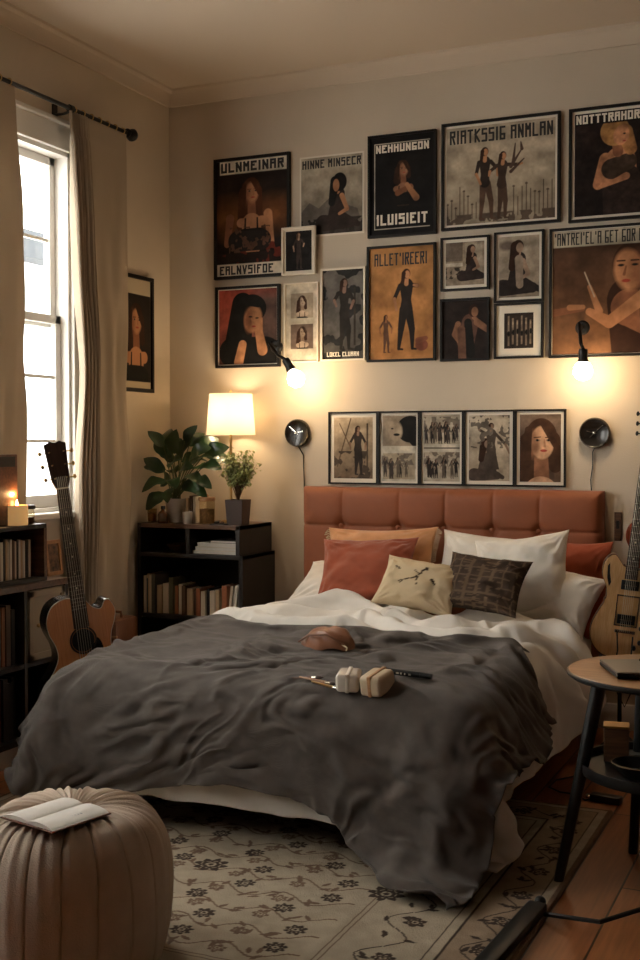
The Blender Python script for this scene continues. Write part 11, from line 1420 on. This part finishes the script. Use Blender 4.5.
sheet = [o for o in C.objects if o.name in ('blanket', 'duvet')]
dg_ = bpy.context.evaluated_depsgraph_get()
def rest(u, v, lift=0.0):
    """where the sight line through a point meets the blanket or duvet"""
    d = ray(u, v).normalized(); best = None
    for o in sheet:
        e = o.evaluated_get(dg_); hit, loc, nrm, _ = e.ray_cast(EYE, d)
        if hit and (best is None or (loc - EYE).length < (best[0] - EYE).length): best = (loc, nrm)
    return best[0] + Vector((0, 0, lift)), best[1]
bpy.context.view_layer.update()
def lay(p, n, yaw_):
    z = n if n.z > 0 else -n; z = (z + Vector((0, 0, 1.2))).normalized(); x = Vector((math.cos(yaw_), math.sin(yaw_), 0)); x = (x - z * x.dot(z)).normalized(); y = z.cross(x)
    return Matrix((x, y, z)).transposed().to_euler()
for u, v, yw, lb, wx, h in ((349, 687, 16, 'white paper wrapped parcel lying on the blanket, the left of two', .060, .055), (378, 690, -8, 'cream paper wrapped parcel lying on the blanket, the right of two', .062, .062)):
    p, n_ = rest(u, v, .0); pr = thing('wrapped_parcel', lb, 'parcel', tuple(p), lay(p, n_, R(yw)))
    b = B(); b.box(-wx / 2 - .01, wx / 2 + .01, -.055, .055, -.006, h, .014, seg=4); o = b.out('wrapping', 'ceramic' if u < 360 else mat('cream_paper', (.56, .44, .30), .7, bump=.3, bscale=30), pr)
    for q in o.data.vertices: q.co += Vector([.004 * noise.noise(q.co * 30 + Vector((k * 9, u, 0))) for k in range(3)])
    B().box(-.007, .007, -.057, .057, -.007, h + .002, .003).out('paper_band', 'mountboard' if u < 360 else 'oak', pr, sm=False)
p, n_ = rest(408, 677, .012); mk = thing('marker_pen', 'thick black marker pen with pale lettering right of the parcels on the blanket', 'pen', tuple(p), lay(p, n_, R(-2)))
B().tube([(-.085, 0, 0), (.045, 0, 0)], .0105, 16).out('barrel', 'black', mk); B().tube([(.046, 0, 0), (.085, 0, 0)], .0095, 16).out('marker_cap', 'grey' if 'grey' in M else 'black', mk)
b = B()
for k, w_ in enumerate((.008, .004, .010, .006, .004, .009)): b.box(-.07 + k * .015, -.07 + k * .015 + w_, -.0108, -.0100, -.003, .003)
b.out('lettering', 'ink_cream', mk, sm=False)
for k, (u, v, yw, l_, m_) in enumerate(((318, 683, -8, .15, 'oak'), (306, 680, -4, .12, 'walnut'), (327, 688, -14, .13, 'brass'))):
    p, n_ = rest(u, v, .008); br = thing('paint_brush', ('pale wooden brush, topmost of the three left of the parcels', 'dark wooden brush, leftmost of the three beside the parcels', 'gold handled brush, lowest of the three beside the parcels')[k], 'brush', tuple(p), lay(p, n_, R(yw)), 'paint brushes on the blanket')
    B().tube([(-l_ / 2, 0, 0), (l_ * .2, 0, 0)], .003, 8, r1=.0055).out('handle', m_, br); B().tube([(l_ * .2, 0, 0), (l_ * .34, 0, 0)], .0058, 10).out('ferrule', 'chrome', br); B().lathe([(.0058, 0), (.007, .012), (.0, .030)], 10, Matrix.Translation((l_ * .34, 0, 0)) @ Matrix.Rotation(PI / 2, 4, 'Y')).out('bristles', 'rosewood', br)
p, n_ = rest(326, 646, -.004); po_ = thing('leather_pouch', 'crumpled brown leather pouch lying at the top of the blanket', 'pouch', tuple(p), lay(p, n_, R(-12)))
n2_ = 48; th = np.linspace(0, 2 * PI, n2_, endpoint=False); rows = []
for j in range(24):
    a = j / 23 * PI / 2; rr = math.cos(a) ** .6; zz = math.sin(a) ** .8
    wv = 1 + .10 * np.sin(th * 3 + 1) + .05 * np.sin(th * 7 + j * .2)
    rows.append(np.stack([.115 * rr * wv * np.cos(th), .062 * rr * wv * np.sin(th), .075 * zz * (1 + .25 * np.cos(th - .6) * rr) + .006 * np.sin(th * 5 + j * .5) * rr], -1))
gridmesh('pouch_body', np.array(rows), mat('tan_leather', (.24, .095, .045), .45, bump=.4, bscale=40, var=.25), po_, closed=True)
b = B(); b.tube([(-.10, -.045, .02), (-.03, -.066, .055), (.05, -.058, .06), (.11, -.03, .02)], .004, 8); b.out('piping', 'leather', po_)
B().tube([(.10, -.03, .02), (.13, -.04, .012), (.135, -.055, .004)], .003, 6).out('drawstring', 'cream', po_)
